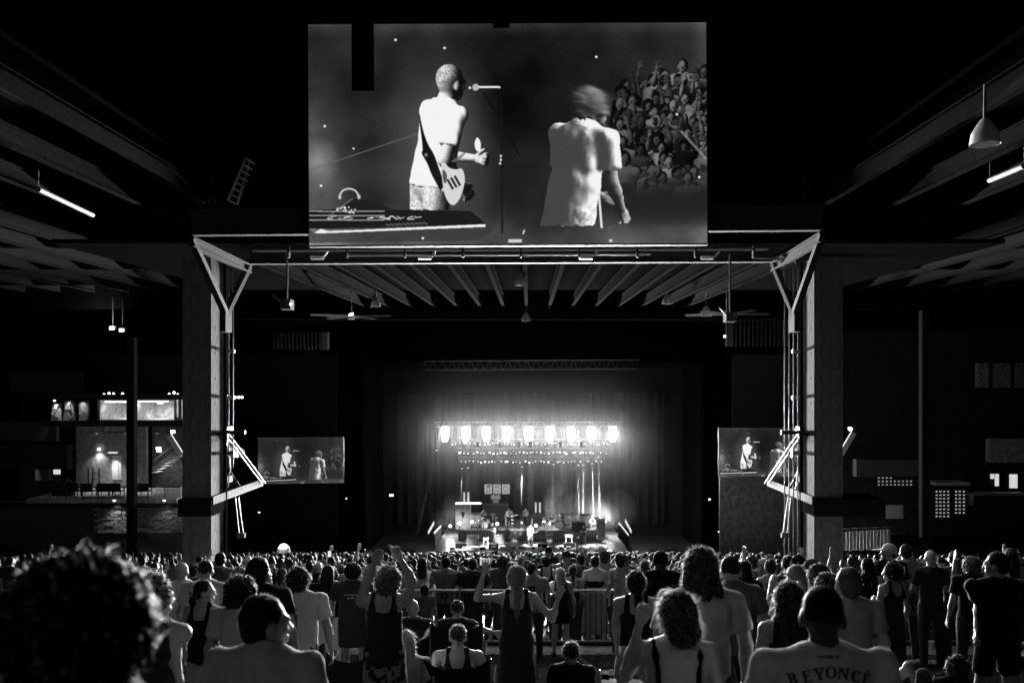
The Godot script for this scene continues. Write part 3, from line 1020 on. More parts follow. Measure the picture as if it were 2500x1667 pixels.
func build_columns() -> void:
	var conc := mat(0.19, 0.9, 0.0, "boardmark", 0.6, 1.5)
	var dark := mat(0.035, 0.5, 0.6, "steel", 0.0, 1.0)
	var galv := mat(0.22, 0.45, 0.4, "steel", 0.0, 2.0)
	for sd in 2:
		var sg := -1.0 if sd == 0 else 1.0
		var xi := -8.59 if sd == 0 else 7.74      # inner face
		var gy := ground(24.5)
		var nm: String = ["left of the stage, between the crowd and the lit building", "right of the stage, in front of the second side screen"][sd]
		var t := thing("concrete_column", "tall board-marked concrete column " + nm, "column", Vector3(xi + sg * 0.39, gy, -24.52), 0.0, "portal columns")
		var mb := MB.new()
		var topy := EYE + 3.45 - gy
		var lifts := [0.0, 3.1, 5.0, 6.9, topy]
		for i in 4:
			mb = MB.new()
			var hgt: float = lifts[i + 1] - lifts[i]
			mb.box(Vector3(0, lifts[i] + hgt / 2 , 0), Vector3(0.78 - 0.004 * (i % 2), hgt - 0.012, 1.05))
			part("shaft", mb, conc, t)
		mb = MB.new()
		mb.box(Vector3(0, topy / 2, 0), Vector3(0.74, topy - 0.05, 1.0))
		part("joint_core", mb, mat(0.2, 0.9), t)
		# dark steel collar at the platform
		mb = MB.new()
		var cy := EYE - 3.3 - gy
		mb.box(Vector3(sg * (0.0 if sd == 0 else 0.5), cy, 0.06), Vector3(0.9 if sd == 0 else 1.9, 0.46, 1.3))
		part("collar", mb, mat(0.015, 0.95), t)
		# steel channel and conduits on the inner face
		mb = MB.new()
		mb.box(Vector3(-sg * 0.43, topy / 2 + 0.6, -0.47), Vector3(0.08, topy - 1.2, 0.1))
		part("channel", mb, mat(0.01, 0.95), t)
		var nc := 2 if sd == 0 else 4
		for i in nc:
			mb = MB.new()
			var off := 0.56 + 0.11 * i
			var z := -0.36 - 0.05 * i
			var p0 := Vector3(-sg * off, 4.2 if sd == 0 else 0.4, z)
			var p1 := Vector3(-sg * off, topy - 0.2, z)
			mb.tube(p0, p1, 0.018, 0.018, 8)
			if sd == 1:
				mb.path([p1, p1 + Vector3(-sg * 0.06, 0.22, 0.0), p1 + Vector3(-sg * 0.22, 0.3, 0), p1 + Vector3(-sg * 0.9, 0.3 + 0.01 * i, 0)], 0.022, 8)
			part("conduit", mb, galv, t)
		for k in 3:
			mb = MB.new()
			mb.box(Vector3(-sg * 0.6, EYE - [1.9, 0.35, -0.95][k] - gy, -0.42), Vector3(0.22, 0.09, 0.12))
			part("clamp", mb, galv, t)
		mb = MB.new()
		mb.box(Vector3(-sg * 0.3, EYE - 1.35 - gy, 0.05), Vector3(0.75, 0.09, 0.08))
		part("strap", mb, dark, t)
		for k in 26:
			# form-tie holes
			mb = MB.new()
			var yy := 0.5 + (k / 2) * (topy - 1.0) / 13.0
			mb.tube(Vector3(-sg * 0.385, yy, -0.3 if k % 2 else 0.25), Vector3(-sg * 0.3925, yy, -0.3 if k % 2 else 0.25), 0.028, 0.028, 8)
			part("tie_hole", mb, mat(0.03, 0.9), t)
		# ---- follow-spot platform hung on the inner face
		var px := xi + 0.02 * sg
		var py := EYE - 3.12
		var pt := thing("spotlight_platform", ["narrow grey platform on the inner face of the left concrete column", "narrow grey platform on the inner face of the right concrete column"][sd], "platform", Vector3(px, py, -24.0), 0.0, "platforms on the columns")
		var wood := mat(0.12, 0.85, 0.0, "wood", 0.3, 0.8)
		mb = MB.new()
		mb.box(Vector3(-sg * 0.05, 0.0, -2.2), Vector3(0.09, 0.22, 4.5))
		part("edge_board", mb, wood, pt)
		mb = MB.new()
		mb.box(Vector3(sg * 0.45, 0.0, -2.85), Vector3(0.92, 0.06, 3.2))
		part("deck", mb, mat(0.02, 0.9), pt)
		mb = MB.new()
		mb.box(Vector3(sg * 0.9, 0.12, -3.1), Vector3(0.07, 0.22, 2.6))
		part("kick_board", mb, wood, pt)
		for k in 2:
			mb = MB.new()
			mb.tube(Vector3(-sg * (0.1 + 0.12 * k), 0.0, -4.2), Vector3(-sg * (0.04 + 0.12 * k), 1.85, -0.75), 0.03, 0.03, 8)
			part("hanger", mb, mat(0.12, 0.4, 0.7), pt)
		mb = MB.new()
		mb.box(Vector3(-sg * 0.3, 1.8, -0.75), Vector3(0.8, 0.1, 0.1))
		part("bracket", mb, dark, pt)
		# ---- hanging weight on two lines
		var wt := thing("counterweight", ["pale counterweight hung on two cables under the left platform", "pale counterweight hung on two cables under the right platform"][sd], "weight", Vector3(xi - sg * 0.55, EYE - 4.2, -24.9), 0.0, "counterweights")
		for k in 2:
			mb = MB.new()
			mb.tube(Vector3(-sg * 0.06 * (k * 2 - 1), 0.05, 0.1), Vector3(-sg * (0.04 * (k * 2 - 1) - 0.12), 1.05, 0.1), 0.014, 0.014, 6)
			part("cable", mb, galv, wt)
		mb = MB.new()
		mb.box(Vector3(0, 0, 0.1), Vector3(0.22, 0.13, 0.12))
		part("block", mb, wood, wt)
		# ---- the follow spot and its operator's gear
		var ft := thing("follow_spotlight", ["black follow spotlight on a stand on the left column platform", "black follow spotlight on a stand on the right column platform"][sd], "spotlight", Vector3(px + sg * 0.25, py + 0.03, -26.3), 0.0, "follow spotlights")
		mb = MB.new()
		for k in 3:
			var a := TAU * k / 3.0
			mb.tube(Vector3(0, 0.55, 0), Vector3(cos(a) * 0.35, 0.0, sin(a) * 0.35), 0.018, 0.018, 6)
		mb.tube(Vector3(0, 0.5, 0), Vector3(0, 0.95, 0), 0.028, 0.028, 8)
		part("stand", mb, mat(0.05, 0.4, 0.5), ft)
		mb = MB.new()
		var dirv := Vector3(-sg * 0.2, -0.18, -0.9).normalized()
		mb.tube(Vector3(0, 1.15, 0) - dirv * 0.5, Vector3(0, 1.15, 0) + dirv * 0.35, 0.15, 0.12, 14)
		mb.tube(Vector3(0, 1.15, 0) + dirv * 0.35, Vector3(0, 1.15, 0) + dirv * 0.6, 0.13, 0.15, 14)
		part("barrel", mb, mat(0.06, 0.35, 0.5), ft)
		mb = MB.new()
		mb.box(Vector3(0, 1.0, 0.05), Vector3(0.4, 0.05, 0.3))
		mb.box(Vector3(0.2, 1.1, 0.05), Vector3(0.03, 0.3, 0.06))
		mb.box(Vector3(-0.2, 1.1, 0.05), Vector3(0.03, 0.3, 0.06))
		part("yoke", mb, mat(0.3, 0.35, 0.6), ft)
		mb = MB.new()
		mb.box(Vector3(-sg * 0.05, 1.75, -0.1), Vector3(0.06, 0.22, 0.5), Basis(Vector3.FORWARD, 0.2 * sg))
		var fp := part("control_panel", mb, mat(0.35, 0.5, 0.3), ft)
		fp.position = Vector3(0, 0, 0.3)
		mb = MB.new()
		mb.tube(Vector3(0, 0.95, 0.3), Vector3(0, 1.7, 0.25), 0.02, 0.02, 6)
		part("panel_arm", mb, mat(0.3, 0.35, 0.6), ft)
		# ---- pale slanted brace on the outer side
		var br := MB.new()
		var q0 := P(412 if sd == 0 else 2085, 1063 if sd == 0 else 1056, 26.0)
		var q1 := P(443 if sd == 0 else 2052, 1112, 26.0)
		br.bar(Vector3.ZERO, q1 - q0, 0.11, 0.14)
		var bt := thing("slanted_brace", ["pale slanted brace bar left of the left column", "pale slanted brace bar right of the right column"][sd], "brace", q0, 0.0, "slanted braces outside the columns")
		part("bar", br, mat(0.4, 0.8), bt)
		br = MB.new()
		br.box(Vector3(0, 0.1, -0.15), Vector3(0.1, 0.1, 0.3))
		br.box(q1 - q0 + Vector3(0, -0.12, -0.15), Vector3(0.09, 0.09, 0.3))
		part("fixing", br, mat(0.1, 0.5, 0.5), bt)

func build_portal() -> void:
	var st := mat(0.05, 0.8, 0.0, "steel", 0.0, 1.0)
	var dk := mat(0.03, 0.8)
	var t := thing("portal_frame", "steel portal frame of two girders and knee braces over the columns", "steel frame", Vector3(0, EYE + 3.5, -24.0))
	var off := Vector3(0, EYE + 3.5, -24.0)
	var nL := Vector3(-8.2, EYE + 3.62, -21.5) - off
	var nR := Vector3(7.15, EYE + 3.74, -21.5) - off
	var fL := Vector3(-8.2, EYE + 3.54, -26.0) - off
	var fR := Vector3(7.2, EYE + 3.6, -26.0) - off
	var mb := MB.new()
	ibeam(mb, nL, nR, 0.24, 0.62, 0.035)
	part("girder", mb, st, t)
	mb = MB.new()
	ibeam(mb, fL, fR, 0.24, 0.55, 0.035)
	part("girder", mb, st, t)
	for e in 2:
		var a := nL if e == 0 else nR
		var b := fL if e == 0 else fR
		mb = MB.new()
		ibeam(mb, a + Vector3(0, -0.26, 0), b + Vector3(0, -0.26, 0), 0.2, 0.24, 0.025)
		part("side_beam", mb, st, t)
		var ft := Vector3(-8.3 if e == 0 else 7.3, EYE + 1.95, -24.3) - off
		for q in 2:
			mb = MB.new()
			mb.bar(ft, (a if q == 0 else b) + Vector3(0, -0.05, 0), 0.16, 0.16)
			part("knee_brace", mb, st, t)
		mb = MB.new()
		mb.box(ft + Vector3(0, -0.2, 0), Vector3(0.16, 0.6, 0.5))
		part("gusset", mb, st, t)
	# pipes hung between the girders
	for k in 2:
		mb = MB.new()
		var y := EYE + 3.7 - 0.1 * k - off.y
		mb.tube(Vector3(-7.6 + k * 2.5, y, -0.4 - 0.3 * k), Vector3(6.6 - k * 3.2, y + 0.04, -0.4 - 0.3 * k), 0.04 - 0.012 * k, 0.04 - 0.012 * k, 8)
		part("pipe", mb, mat(0.55, 0.3, 0.8), t)
	for k in 9:
		mb = MB.new()
		var x := -6.6 + k * 1.6
		mb.box(Vector3(x, 0.16, -0.4), Vector3(0.05, 0.3, 0.14))
		part("pipe_clamp", mb, dk, t)
	for x in [-5.9, -2.9, 1.6, 5.0]:
		mb = MB.new()
		mb.box(Vector3(x, 0.05, -0.75), Vector3(0.35, 0.08, 0.16))
		mb.tube(Vector3(x + 0.2, 0.08, -0.7), Vector3(x + 0.32, 0.22, -0.6), 0.03, 0.03, 6)
		part("junction_box", mb, mat(0.4, 0.35, 0.6), t)

func build_roofs() -> void:
	var st := mat(0.02, 0.95, 0.0, "steel", 0.0, 1.0)
	var dk := mat(0.004, 0.97)
	# middle roof beyond the portal
	var t := thing("pavilion_roof", "dark pavilion roof with rows of steel rafters running towards the stage", "roof", Vector3(0, EYE + 3.6, -26.0))
	var rise := 0.0162
	var mb := MB.new()
	mb.bar(Vector3(0, 0.62, 0.0), Vector3(0, 0.62 + rise * 19.5, -19.5), 28.0, 0.12)
	part("deck", mb, dk, t)
	for i in 15:
		mb = MB.new()
		var x := -8.2 + i * 1.14 + 0.12
		ibeam(mb, Vector3(x, 0.0, -0.15), Vector3(x, rise * 19.2, -19.2), 0.15, 0.42, 0.025)
		part("rafter", mb, st, t)
	mb = MB.new()
	mb.box(Vector3(-0.5, 0.3, -19.4), Vector3(30, 1.1, 0.3))
	part("header", mb, dk, t)
	mb = MB.new()
	mb.box(Vector3(-0.5, 3.4, -20.5), Vector3(60, 6.0, 0.3))
	part("fascia", mb, dk, t)
	# side roofs with rafters running along the hall
	for sd in 2:
		var sg := -1.0 if sd == 0 else 1.0
		var x0 := 8.3 if sd == 0 else 7.7
		var s := thing("side_roof", ["dark side roof with long rafters over the left crowd", "dark side roof with long rafters over the right crowd"][sd], "roof", Vector3(sg * x0, EYE + 4.7, -24.0), 0.0, "side roofs")
		for i in 12:
			mb = MB.new()
			var x := sg * (i * 1.8)
			ibeam(mb, Vector3(x, -0.1, 10.5), Vector3(x, 0.25, -34.0), 0.16, 0.42, 0.03)
			part("rafter", mb, st, s)
		for i in 5:
			mb = MB.new()
			var z := -8.0 - i * 6.0
			mb.box(Vector3(sg * 11.0, 0.42, z), Vector3(24.0, 0.3, 0.5))
			part("cross_beam", mb, dk, s)
		# roof panels, each its own sheet
		var pmb := MB.new()
		for k in 8: pmb.box(Vector3(-0.7 + k * 0.2, 0.02 * (k % 2), 0), Vector3(0.2, 0.03, 5.2))
		var pm := pmb.mesh()
		for i in 11:
			for j in 4:
				piece("roof_panel", pm, mat(0.5, 0.6, 0.0, "concrete", 0.0, 0.6) if (i * 3 + j * 5) % 4 else mat(0.3, 0.6, 0.0, "concrete", 0.0, 0.6), s, Transform3D(Basis.IDENTITY, Vector3(sg * (0.9 + i * 1.8), 0.62, -11.0 - j * 6.0)))
		mb = MB.new()
		mb.box(Vector3(sg * 12.6, 0.9, -11.7), Vector3(25.0, 0.1, 45.0))
		part("deck", mb, dk, s)
	# frame above the screen
	var g := thing("screen_gantry", "dim steel gantry of posts and diagonals behind the big screen", "gantry", Vector3(0, EYE + 4.3, -22.6))
	var o := Vector3(0, EYE + 4.3, -22.6)
	for sd in 2:
		var px: float = [511.0, 1972.0][sd]
		for k in 2:
			mb = MB.new()
			var q: float = px + (k * 14 - 7) * (1 if sd == 0 else -1)
			mb.bar(P(q, 258, 22.6) - o, P(q, 520, 22.6) - o, 0.07 if k == 0 else 0.13, 0.1, Vector3.BACK)
			part("post", mb, st, g)
		mb = MB.new()
		var ax: float = [520.0, 1962.0][sd]
		var bx: float = [612.0, 1864.0][sd]
		mb.bar(P(ax, 268, 22.6) - o, P(bx, 340, 22.7) - o, 0.12, 0.14)
		part("diagonal", mb, st, g)
		mb = MB.new()
		mb.bar(P(ax, 410, 22.7) - o, P(bx - 60 * (1 if sd == 0 else -1), 432, 22.8) - o, 0.12, 0.14)
		part("diagonal", mb, st, g)
		mb = MB.new()
		mb.bar(P(ax - 80 * (1 if sd == 0 else -1), 250, 22.6) - o, P(bx + 90 * (1 if sd == 0 else -1), 252, 22.6) - o, 0.12, 0.16)
		part("beam", mb, dk, g)
	for k in 4:
		mb = MB.new()
		mb.bar(P(800 + k * 290, 70, 22.4) - o, P(800 + k * 290, 600, 22.4) - o, 0.14, 0.14, Vector3.BACK)
		part("upright", mb, dk, g)
	# ladder beside the gantry
	var lt := thing("access_ladder", "bright-edged access ladder slanting beside the big screen", "ladder", P(575, 430, 22.9))
	var lo := P(575, 430, 22.9)
	for k in 2:
		mb = MB.new()
		mb.bar(P(556 + k * 22, 490 + k * 10, 22.9 + k * 0.1) - lo, P(600 + k * 10, 385 + k * 5, 22.9 + k * 0.4) - lo, 0.05, 0.05)
		part("side_rail", mb, mat(0.6, 0.4, 0.5), lt)
	for k in 8:
		mb = MB.new()
		var f := k / 7.0
		var a := P(lerpf(556, 600, f), lerpf(488, 388, f), 22.9) - lo
		mb.tube(a, a + Vector3(0.17, -0.08, -0.2), 0.02, 0.02, 6)
		part("rung", mb, mat(0.7, 0.4, 0.5), lt)
	# unlit tube fittings and bell lamps under the roofs
	var tubes := [[92, 462, 20.0, 225, 525, 23.5, "left"], [2418, 440, 20.0, 2502, 405, 18.0, "right"]]
	for q in tubes:
		mb = MB.new()
		var a := P(q[0], q[1], q[2])
		var b := P(q[3], q[4], q[5])
		var tt := thing("tube_light_fitting", "unlit long tube fitting hung under the %s side roof" % q[6], "light fitting", a, 0.0, "unlit tube fittings")
		mb.tube(Vector3.ZERO, b - a, 0.06, 0.06, 10)
		part("tube", mb, mat(0.2, 0.6), tt)
		for e in 2:
			mb = MB.new()
			mb.tube((b - a) * e, (b - a) * e + Vector3(0, 0.45, 0), 0.012, 0.012, 5)
			part("hanger", mb, mat(0.2, 0.4, 0.6), tt)
	var bells := [[917, 738, 40.0, "by the left ceiling fan"], [1272, 683, 30.0, "high over the middle of the hall"], [1284, 774, 44.0, "over the stage front, lower of the middle two"], [1630, 730, 38.0, "near the third rafter from the right fan"], [2406, 322, 14.0, "high at the far right of the roof"], [1725, 760, 36.0, "beside the hub of the right ceiling fan"]]
	for q in bells:
		var a := P(q[0], q[1], q[2])
		var tt := thing("bell_lamp", "unlit bell-shaped hanging lamp " + q[3], "lamp", a, 0.0, "unlit bell lamps")
		mb = MB.new()
		mb.lathe([Vector2(0.23, -0.2), Vector2(0.2, -0.02), Vector2(0.12, 0.12), Vector2(0.06, 0.2), Vector2(0.0, 0.2)], Vector3.ZERO)
		part("lamp_shade", mb, mat(0.55, 0.4), tt)
		mb = MB.new()
		mb.tube(Vector3(0, 0.18, 0), Vector3(0, 0.75, 0), 0.03, 0.02, 8)
		part("stem", mb, mat(0.1, 0.5, 0.4), tt)
	# ceiling fans
	var fans := [[857, 772, 38.0, 1.0, "left"], [1775, 766, 36.0, -1.0, "right"]]
	for q in fans:
		var a := P(q[0], q[1], q[2])
		var tt := thing("ceiling_fan", "large pale-bladed ceiling fan on the %s under the roof" % q[4], "fan", a, 0.0, "ceiling fans")
		mb = MB.new()
		mb.tube(Vector3(0, -0.12, 0), Vector3(0, 0.12, 0), 0.16, 0.12, 12)
		part("hub", mb, mat(0.1, 0.5), tt)
		mb = MB.new()
		mb.tube(Vector3(0, 0.1, 0), Vector3(0, 1.2, 0), 0.03, 0.03, 6)
		part("rod", mb, mat(0.05, 0.5), tt)
		for k in 5:
			mb = MB.new()
			var an: float = q[3] * (0.12 + TAU * k / 5.0)
			var dv := Vector3(cos(an), 0.0, sin(an))
			mb.bar(dv * 0.12, dv * 1.75, 0.2, 0.015, (Vector3.UP + dv.cross(Vector3.UP) * 0.35).normalized())
			part("blade", mb, mat(0.6, 0.5), tt)
	# hanging speaker rods
	var rods := [[700, 618, 735, 25.0, "left"], [1783, 620, 765, 25.0, "right"]]
	for q in rods:
		var a := P(q[0], q[1], q[3])
		var b := P(q[0], q[2], q[3])
		var tt := thing("hanging_projector", "small fixture hung on a long rod near the %s end of the portal" % q[4], "fixture", b, 0.0, "fixtures hung on rods")
		mb = MB.new()
		mb.tube(Vector3(0, 0, 0), a - b, 0.03, 0.03, 6)
		part("rod", mb, mat(0.08, 0.35, 0.6), tt)
		mb = MB.new()
		mb.box(Vector3(0, -0.1, 0), Vector3(0.3, 0.28, 0.4))
		mb.tube(Vector3(-0.12, -0.05, 0.1), Vector3(-0.35, 0.15, 0.2), 0.03, 0.02, 6)
		mb.tube(Vector3(0.1, -0.05, 0.1), Vector3(0.1, -0.1, 0.3), 0.06, 0.07, 8)
		part("body", mb, mat(0.12, 0.3, 0.6), tt)
	# louvred vents high beside the stage
	var vents := [[658, 800, 812, 853, 58.0, "left", 1], [1775, 1935, 780, 845, 58.0, "right", -1]]
	for q in vents:
		var a := P(q[0], q[2], q[4])
		var b := P(q[1], q[3], q[4])
		var c := (a + b) / 2
		var tt := thing("louvre_vent", "dim louvred vent with pale slats high %s of the stage" % q[5], "vent", c, 0.0, "louvred vents")
		var nsl := 13
		var wd := b.x - a.x
		var hh := a.y - b.y
		mb = MB.new()
		mb.box(Vector3(0, 0, -0.4), Vector3(wd, hh, 0.1))
		part("backing", mb, dk, tt)
		mb = MB.new()
		mb.box(Vector3(wd * 0.46 * (1 if q[6] == 1 else -1), 0, 0), Vector3(wd * 0.1, hh, 0.5))
		part("end_box", mb, mat(0.06, 0.95), tt)
		for k in nsl:
			mb = MB.new()
			mb.box(Vector3((-0.42 + k * 0.065) * wd * (1 if q[6] == 1 else -1), 0, 0), Vector3(0.06, hh, 0.3))
			part("slat", mb, mat(0.05, 0.95), tt)

func room(t: Node3D, o: Vector3, x0: float, y0: float, x1: float, y1: float, d: float, depth: float, g: float) -> void:
	# an open lit room: back, floor, ceiling and two side walls with thickness, seen through its front
	var a := P(x0, y0, d) - o
	var b := P(x1, y1, d) - o
	var m := mat(g, 0.85, 0.0, "concrete", 0.0, 0.5)
	var w := b.x - a.x
	var h := a.y - b.y
	var c := (a + b) / 2
	var mb := MB.new()
	mb.box(c + Vector3(0, 0, -depth), Vector3(w + 0.3, h + 0.3, 0.12))
	part("back_wall", mb, m, t)
	mb = MB.new()
	mb.box(Vector3(c.x, b.y - 0.07, c.z - depth / 2 + 0.06), Vector3(w, 0.14, depth))
	part("room_floor", mb, m, t)
	mb = MB.new()
	mb.box(Vector3(c.x, a.y + 0.07, c.z - depth / 2 + 0.06), Vector3(w, 0.14, depth))
	part("room_ceiling", mb, m, t)
	for e in 2:
		mb = MB.new()
		mb.box(Vector3(a.x - 0.07 if e == 0 else b.x + 0.07, c.y, c.z - depth / 2 + 0.06), Vector3(0.14, h + 0.28, depth))
		part("side_wall", mb, m, t)

func build_left_building() -> void:
	var D := 48.0
	var k := D / F
	var o := P(270, 1215, D)
	var t := thing("terrace_building", "two-storey building with lit open rooms, terrace and stairs left of the column", "building", o)
	var wall := mat(0.16, 0.85, 0.0, "concrete", 0.3, 0.5)
	var dk := mat(0.03, 0.8)
	var mb := MB.new()
	# main mass behind
	var slab := func(nm: String, x0: float, y0: float, x1: float, y1: float, z: float, dep: float, m: Material) -> MeshInstance3D:
		var a := P(x0, y0, D) - o
		var b := P(x1, y1, D) - o
		var q := MB.new()
		q.box((a + b) / 2 + Vector3(0, 0, z), Vector3(b.x - a.x, a.y - b.y, dep))
		return part(nm, q, m, t)
	slab.call("rear_wall", -60, 860, 470, 1260, -4.2, 0.3, dk)
	slab.call("roof_slab", 120, 962, 470, 974, -1.5, 4.5, dk)
	slab.call("floor_slab", 120, 1026, 470, 1040, -1.5, 4.0, dk)
	slab.call("upper_wall", 0, 905, 178, 960, -1.0, 0.3, mat(0.05, 0.9))
	slab.call("side_bay", -40, 1030, 128, 1078, -0.5, 0.3, mat(0.07, 0.9))
	slab.call("canopy", -20, 1085, 174, 1144, 0.2, 0.6, dk)
	slab.call("terrace_floor", 120, 1205, 470, 1215, -0.3, 5.0, mat(0.5, 0.8, 0.0, "concrete", 0.3, 0.6))
	slab.call("terrace_front", -60, 1215, 470, 1226, 2.1, 0.3, dk)
	slab.call("ground_wall", 128, 1040, 308, 1206, -2.6, 0.3, mat(0.35, 0.85, 0.0, "concrete", 0.3, 0.5))
	slab.call("ground_wall", 308, 1040, 470, 1206, -3.4, 0.3, wall)
	room(t, o, 244, 978, 313, 1024, D, 2.6, 0.6)
	room(t, o, 330, 978, 425, 1025, D, 2.6, 0.6)
	slab.call("pilaster", 313, 960, 330, 1030, 0.0, 0.4, dk)
	slab.call("pilaster", 437, 965, 445, 1025, 0.0, 0.3, mat(0.25, 0.8))
	# ceiling strips in the rooms
	for q in [[250, 311, 981], [331, 405, 980]]:
		mb = MB.new()
		var a := P(q[0], q[2], D) - o
		var b := P(q[1], q[2], D) - o
		mb.box((a + b) / 2 + Vector3(0, 0.0, -0.25), Vector3(b.x - a.x, 0.1, 0.12))
		part("strip_light", mb, glow(1.0, 1.6), t)
		area((a + b) / 2 + o + Vector3(0, -0.1, -0.3), (a + b) / 2 + o + Vector3(0, -3.0, -1.2), Vector2(b.x - a.x, 0.15), 1.1)
	for q in [[289, 989], [364, 988]]:
		mb = MB.new()
		var a := P(q[0], q[1], D) - o + Vector3(0, 0.02, -1.4)
		mb.tube(a, a + Vector3(0, 0.06, 0), 0.16, 0.16, 14)
		part("ceiling_light", mb, glow(1.0, 2.0), t)
		spot(a + o + Vector3(0, -0.05, 0), a + o + Vector3(0, -2, -0.9), 3.0, 70.0, 0.1, 1.0)
	# balcony rail under room A
	mb = MB.new()
	var ba := P(250, 1038, D - 0.3) - o
	var bb := P(306, 1038, D - 0.3) - o
	mb.bar(ba, bb, 0.05, 0.05)
	mb.bar(ba + Vector3(0, -0.36, 0), bb + Vector3(0, -0.36, 0), 0.05, 0.05)
	for i in 4:
		var x := ba.lerp(bb, i / 3.0)
		mb.bar(x, x + Vector3(0, -0.4, 0), 0.03, 0.03)
	part("balcony_rail", mb, mat(0.05, 0.5, 0.4), t)
	slab.call("balcony_panel", 250, 1040, 304, 1053, -0.3, 0.1, mat(0.5, 0.8))
	spot(P(275, 1030, D - 0.2), P(277, 1052, D + 0.2), 0.8, 60.0, 0.1, 1.0)
	# three rough stone piers lit from above
	for q in [[139, 985], [170, 978], [205, 978]]:
		mb = MB.new()
		var a := P(q[0], q[1], D) - o
		var rg := RandomNumberGenerator.new()
		rg.seed = q[0]
		for r in 7:
			for c in 3:
				mb.box(a + Vector3((c - 1) * 0.17 + rg.randf_range(-0.02, 0.02), -0.08 - r * 0.155, rg.randf_range(-0.05, 0.04)), Vector3(0.16, 0.14, 0.25), Basis(Vector3.UP, rg.randf_range(-0.2, 0.2)))
		part("stone_pier", mb, mat(0.4, 0.9, 0.0, "stone", 3.0, 2.0), t)
		mb = MB.new()
		var lp := a + Vector3(0, 0.12, 0.3)
		mb.tube(lp, lp + Vector3(0, 0.08, 0), 0.07, 0.05, 10)
		part("pier_light", mb, glow(1.0, 2.5), t)
		spot(lp + o + Vector3(0, -0.04, 0), lp + o + Vector3(0, -1.5, -0.45), 1.5, 38.0, 0.04, 1.0)
	# door, sconce, bollard poles
	slab.call("door", 222, 1121, 237, 1182, -2.42, 0.05, mat(0.7, 0.6))
	slab.call("door", 238.5, 1121, 245, 1182, -2.42, 0.05, mat(0.6, 0.6))
	var sc := P(190, 1107, D) - o + Vector3(0, 0, -2.3)
	mb = MB.new()
	mb.tube(sc, sc + Vector3(0, 0.14, 0), 0.1, 0.06, 10)
	part("sconce_light", mb, glow(1.0, 4.0), t)
	spot(sc + o + Vector3(0, -0.04, 0.06), sc + o + Vector3(0, -2, 0.1), 2.2, 62.0, 0.05, 1.0)
	var dl := P(232, 1112, D) - o + Vector3(0, 0, -2.0)
	mb = MB.new()
	mb.box(dl, Vector3(0.5, 0.06, 0.1))
	part("door_light", mb, glow(1.0, 1.0), t)
	spot(dl + o + Vector3(0, -0.05, 0), dl + o + Vector3(0.0, -2, -0.32), 3.5, 40.0, 0.08, 1.0)
	for x in [183, 194, 210]:
		slab.call("pole", x - 1.2, 1148, x + 1.2, 1190, -1.4, 0.05, dk)
	# bright window at the low left
	slab.call("window_frame", 82, 1131, 105, 1169, -1.9, 0.06, dk)
	slab.call("window_pane", 85, 1146, 102, 1166, -1.84, 0.04, glow(0.9, 0.75))
	slab.call("window_pane", 85, 1134, 102, 1143, -1.84, 0.04, glow(0.9, 0.75))
	slab.call("lit_panel", 38, 1146, 75, 1182, -1.9, 0.06, mat(0.4, 0.8, 0.0, "stone", 0.0, 1.0))
	spot(P(60, 1138, D + 1.0), P(57, 1166, D + 1.9), 0.5, 50.0, 0.1, 1.0)
	# outdoor stairs
	var s0 := P(352, 1160, D) - o + Vector3(0, 0, -1.8)
	var s1 := P(418, 1108, D) - o + Vector3(0, 0, -1.8)
	for i in 8:
		mb = MB.new()
		var a := s0.lerp(s1, i / 7.0)
		mb.box(a, Vector3(0.34, 0.05, 1.0))
		part("stair_tread", mb, mat(0.4, 0.8), t)
	for e in 2:
		mb = MB.new()
		mb.bar(s0 + Vector3(-0.1, 0.15 + e * 0.5, 0.5), s1 + Vector3(-0.1, 0.15 + e * 0.5, 0.5), 0.05, 0.06 + 0.14 * (1 - e))
		part("stair_rail", mb, mat(0.3, 0.5, 0.4), t)
	var lb := P(337, 1102, D) - o + Vector3(0, 0, -2.6)
	for e in 2:
		mb = MB.new()
		mb.box(lb + Vector3(0.03 * e, -0.16 * e, 0), Vector3(0.26, 0.12, 0.1))
		part("wall_light", mb, glow(1.0, 3.0), t)
	spot(lb + o + Vector3(0, -0.1, 0.2), lb + o + Vector3(1.4, -2.2, 0.6), 3.0, 65.0, 0.1, 1.0)
	# terrace lamps: the floor and wall lie in their light
	for x in [215, 285, 365]:
		mb = MB.new()
		var a := P(x, 1062, D) - o + Vector3(0, 0, -0.9)
		mb.tube(a, a + Vector3(0, 0.06, 0), 0.06, 0.06, 8)
		part("soffit_light", mb, glow(1.0, 0.25), t)
		spot(a + o + Vector3(0, -0.05, 0), a + o + Vector3(0, -3, 0.1), 3.0, 42.0, 0.1, 1.0)
	# string lights along the eaves
	var n := 0
	for q in [[178, 967], [186, 971], [191, 970], [197, 967], [205, 970], [215, 971], [226, 971], [253, 964], [265, 961], [276, 962], [412, 963], [424, 959], [433, 964], [444, 966], [298, 962], [556, 968], [563, 970], [573, 970], [582, 970], [590, 970]]:
		mb = MB.new()
		mb.lathe([Vector2(0.0, -0.07), Vector2(0.06, -0.04), Vector2(0.07, 0.02), Vector2(0.03, 0.08), Vector2(0.0, 0.08)], P(q[0], q[1], D - 0.5) - o, Basis.IDENTITY, 8)
		part("string_light_bulb", mb, glow(1.0, 4.0), t)
	# terrace guard rail
	mb = MB.new()
	var ra := P(120, 1188, D - 2.0) - o
	var rb := P(440, 1188, D - 2.0) - o
	mb.bar(ra, rb, 0.05, 0.05)
	for i in 9:
		var x := ra.lerp(rb, i / 8.0)
		mb.bar(x, x + Vector3(0, -0.6, 0), 0.035, 0.035)
	part("terrace_rail", mb, mat(0.02, 0.5, 0.4), t)
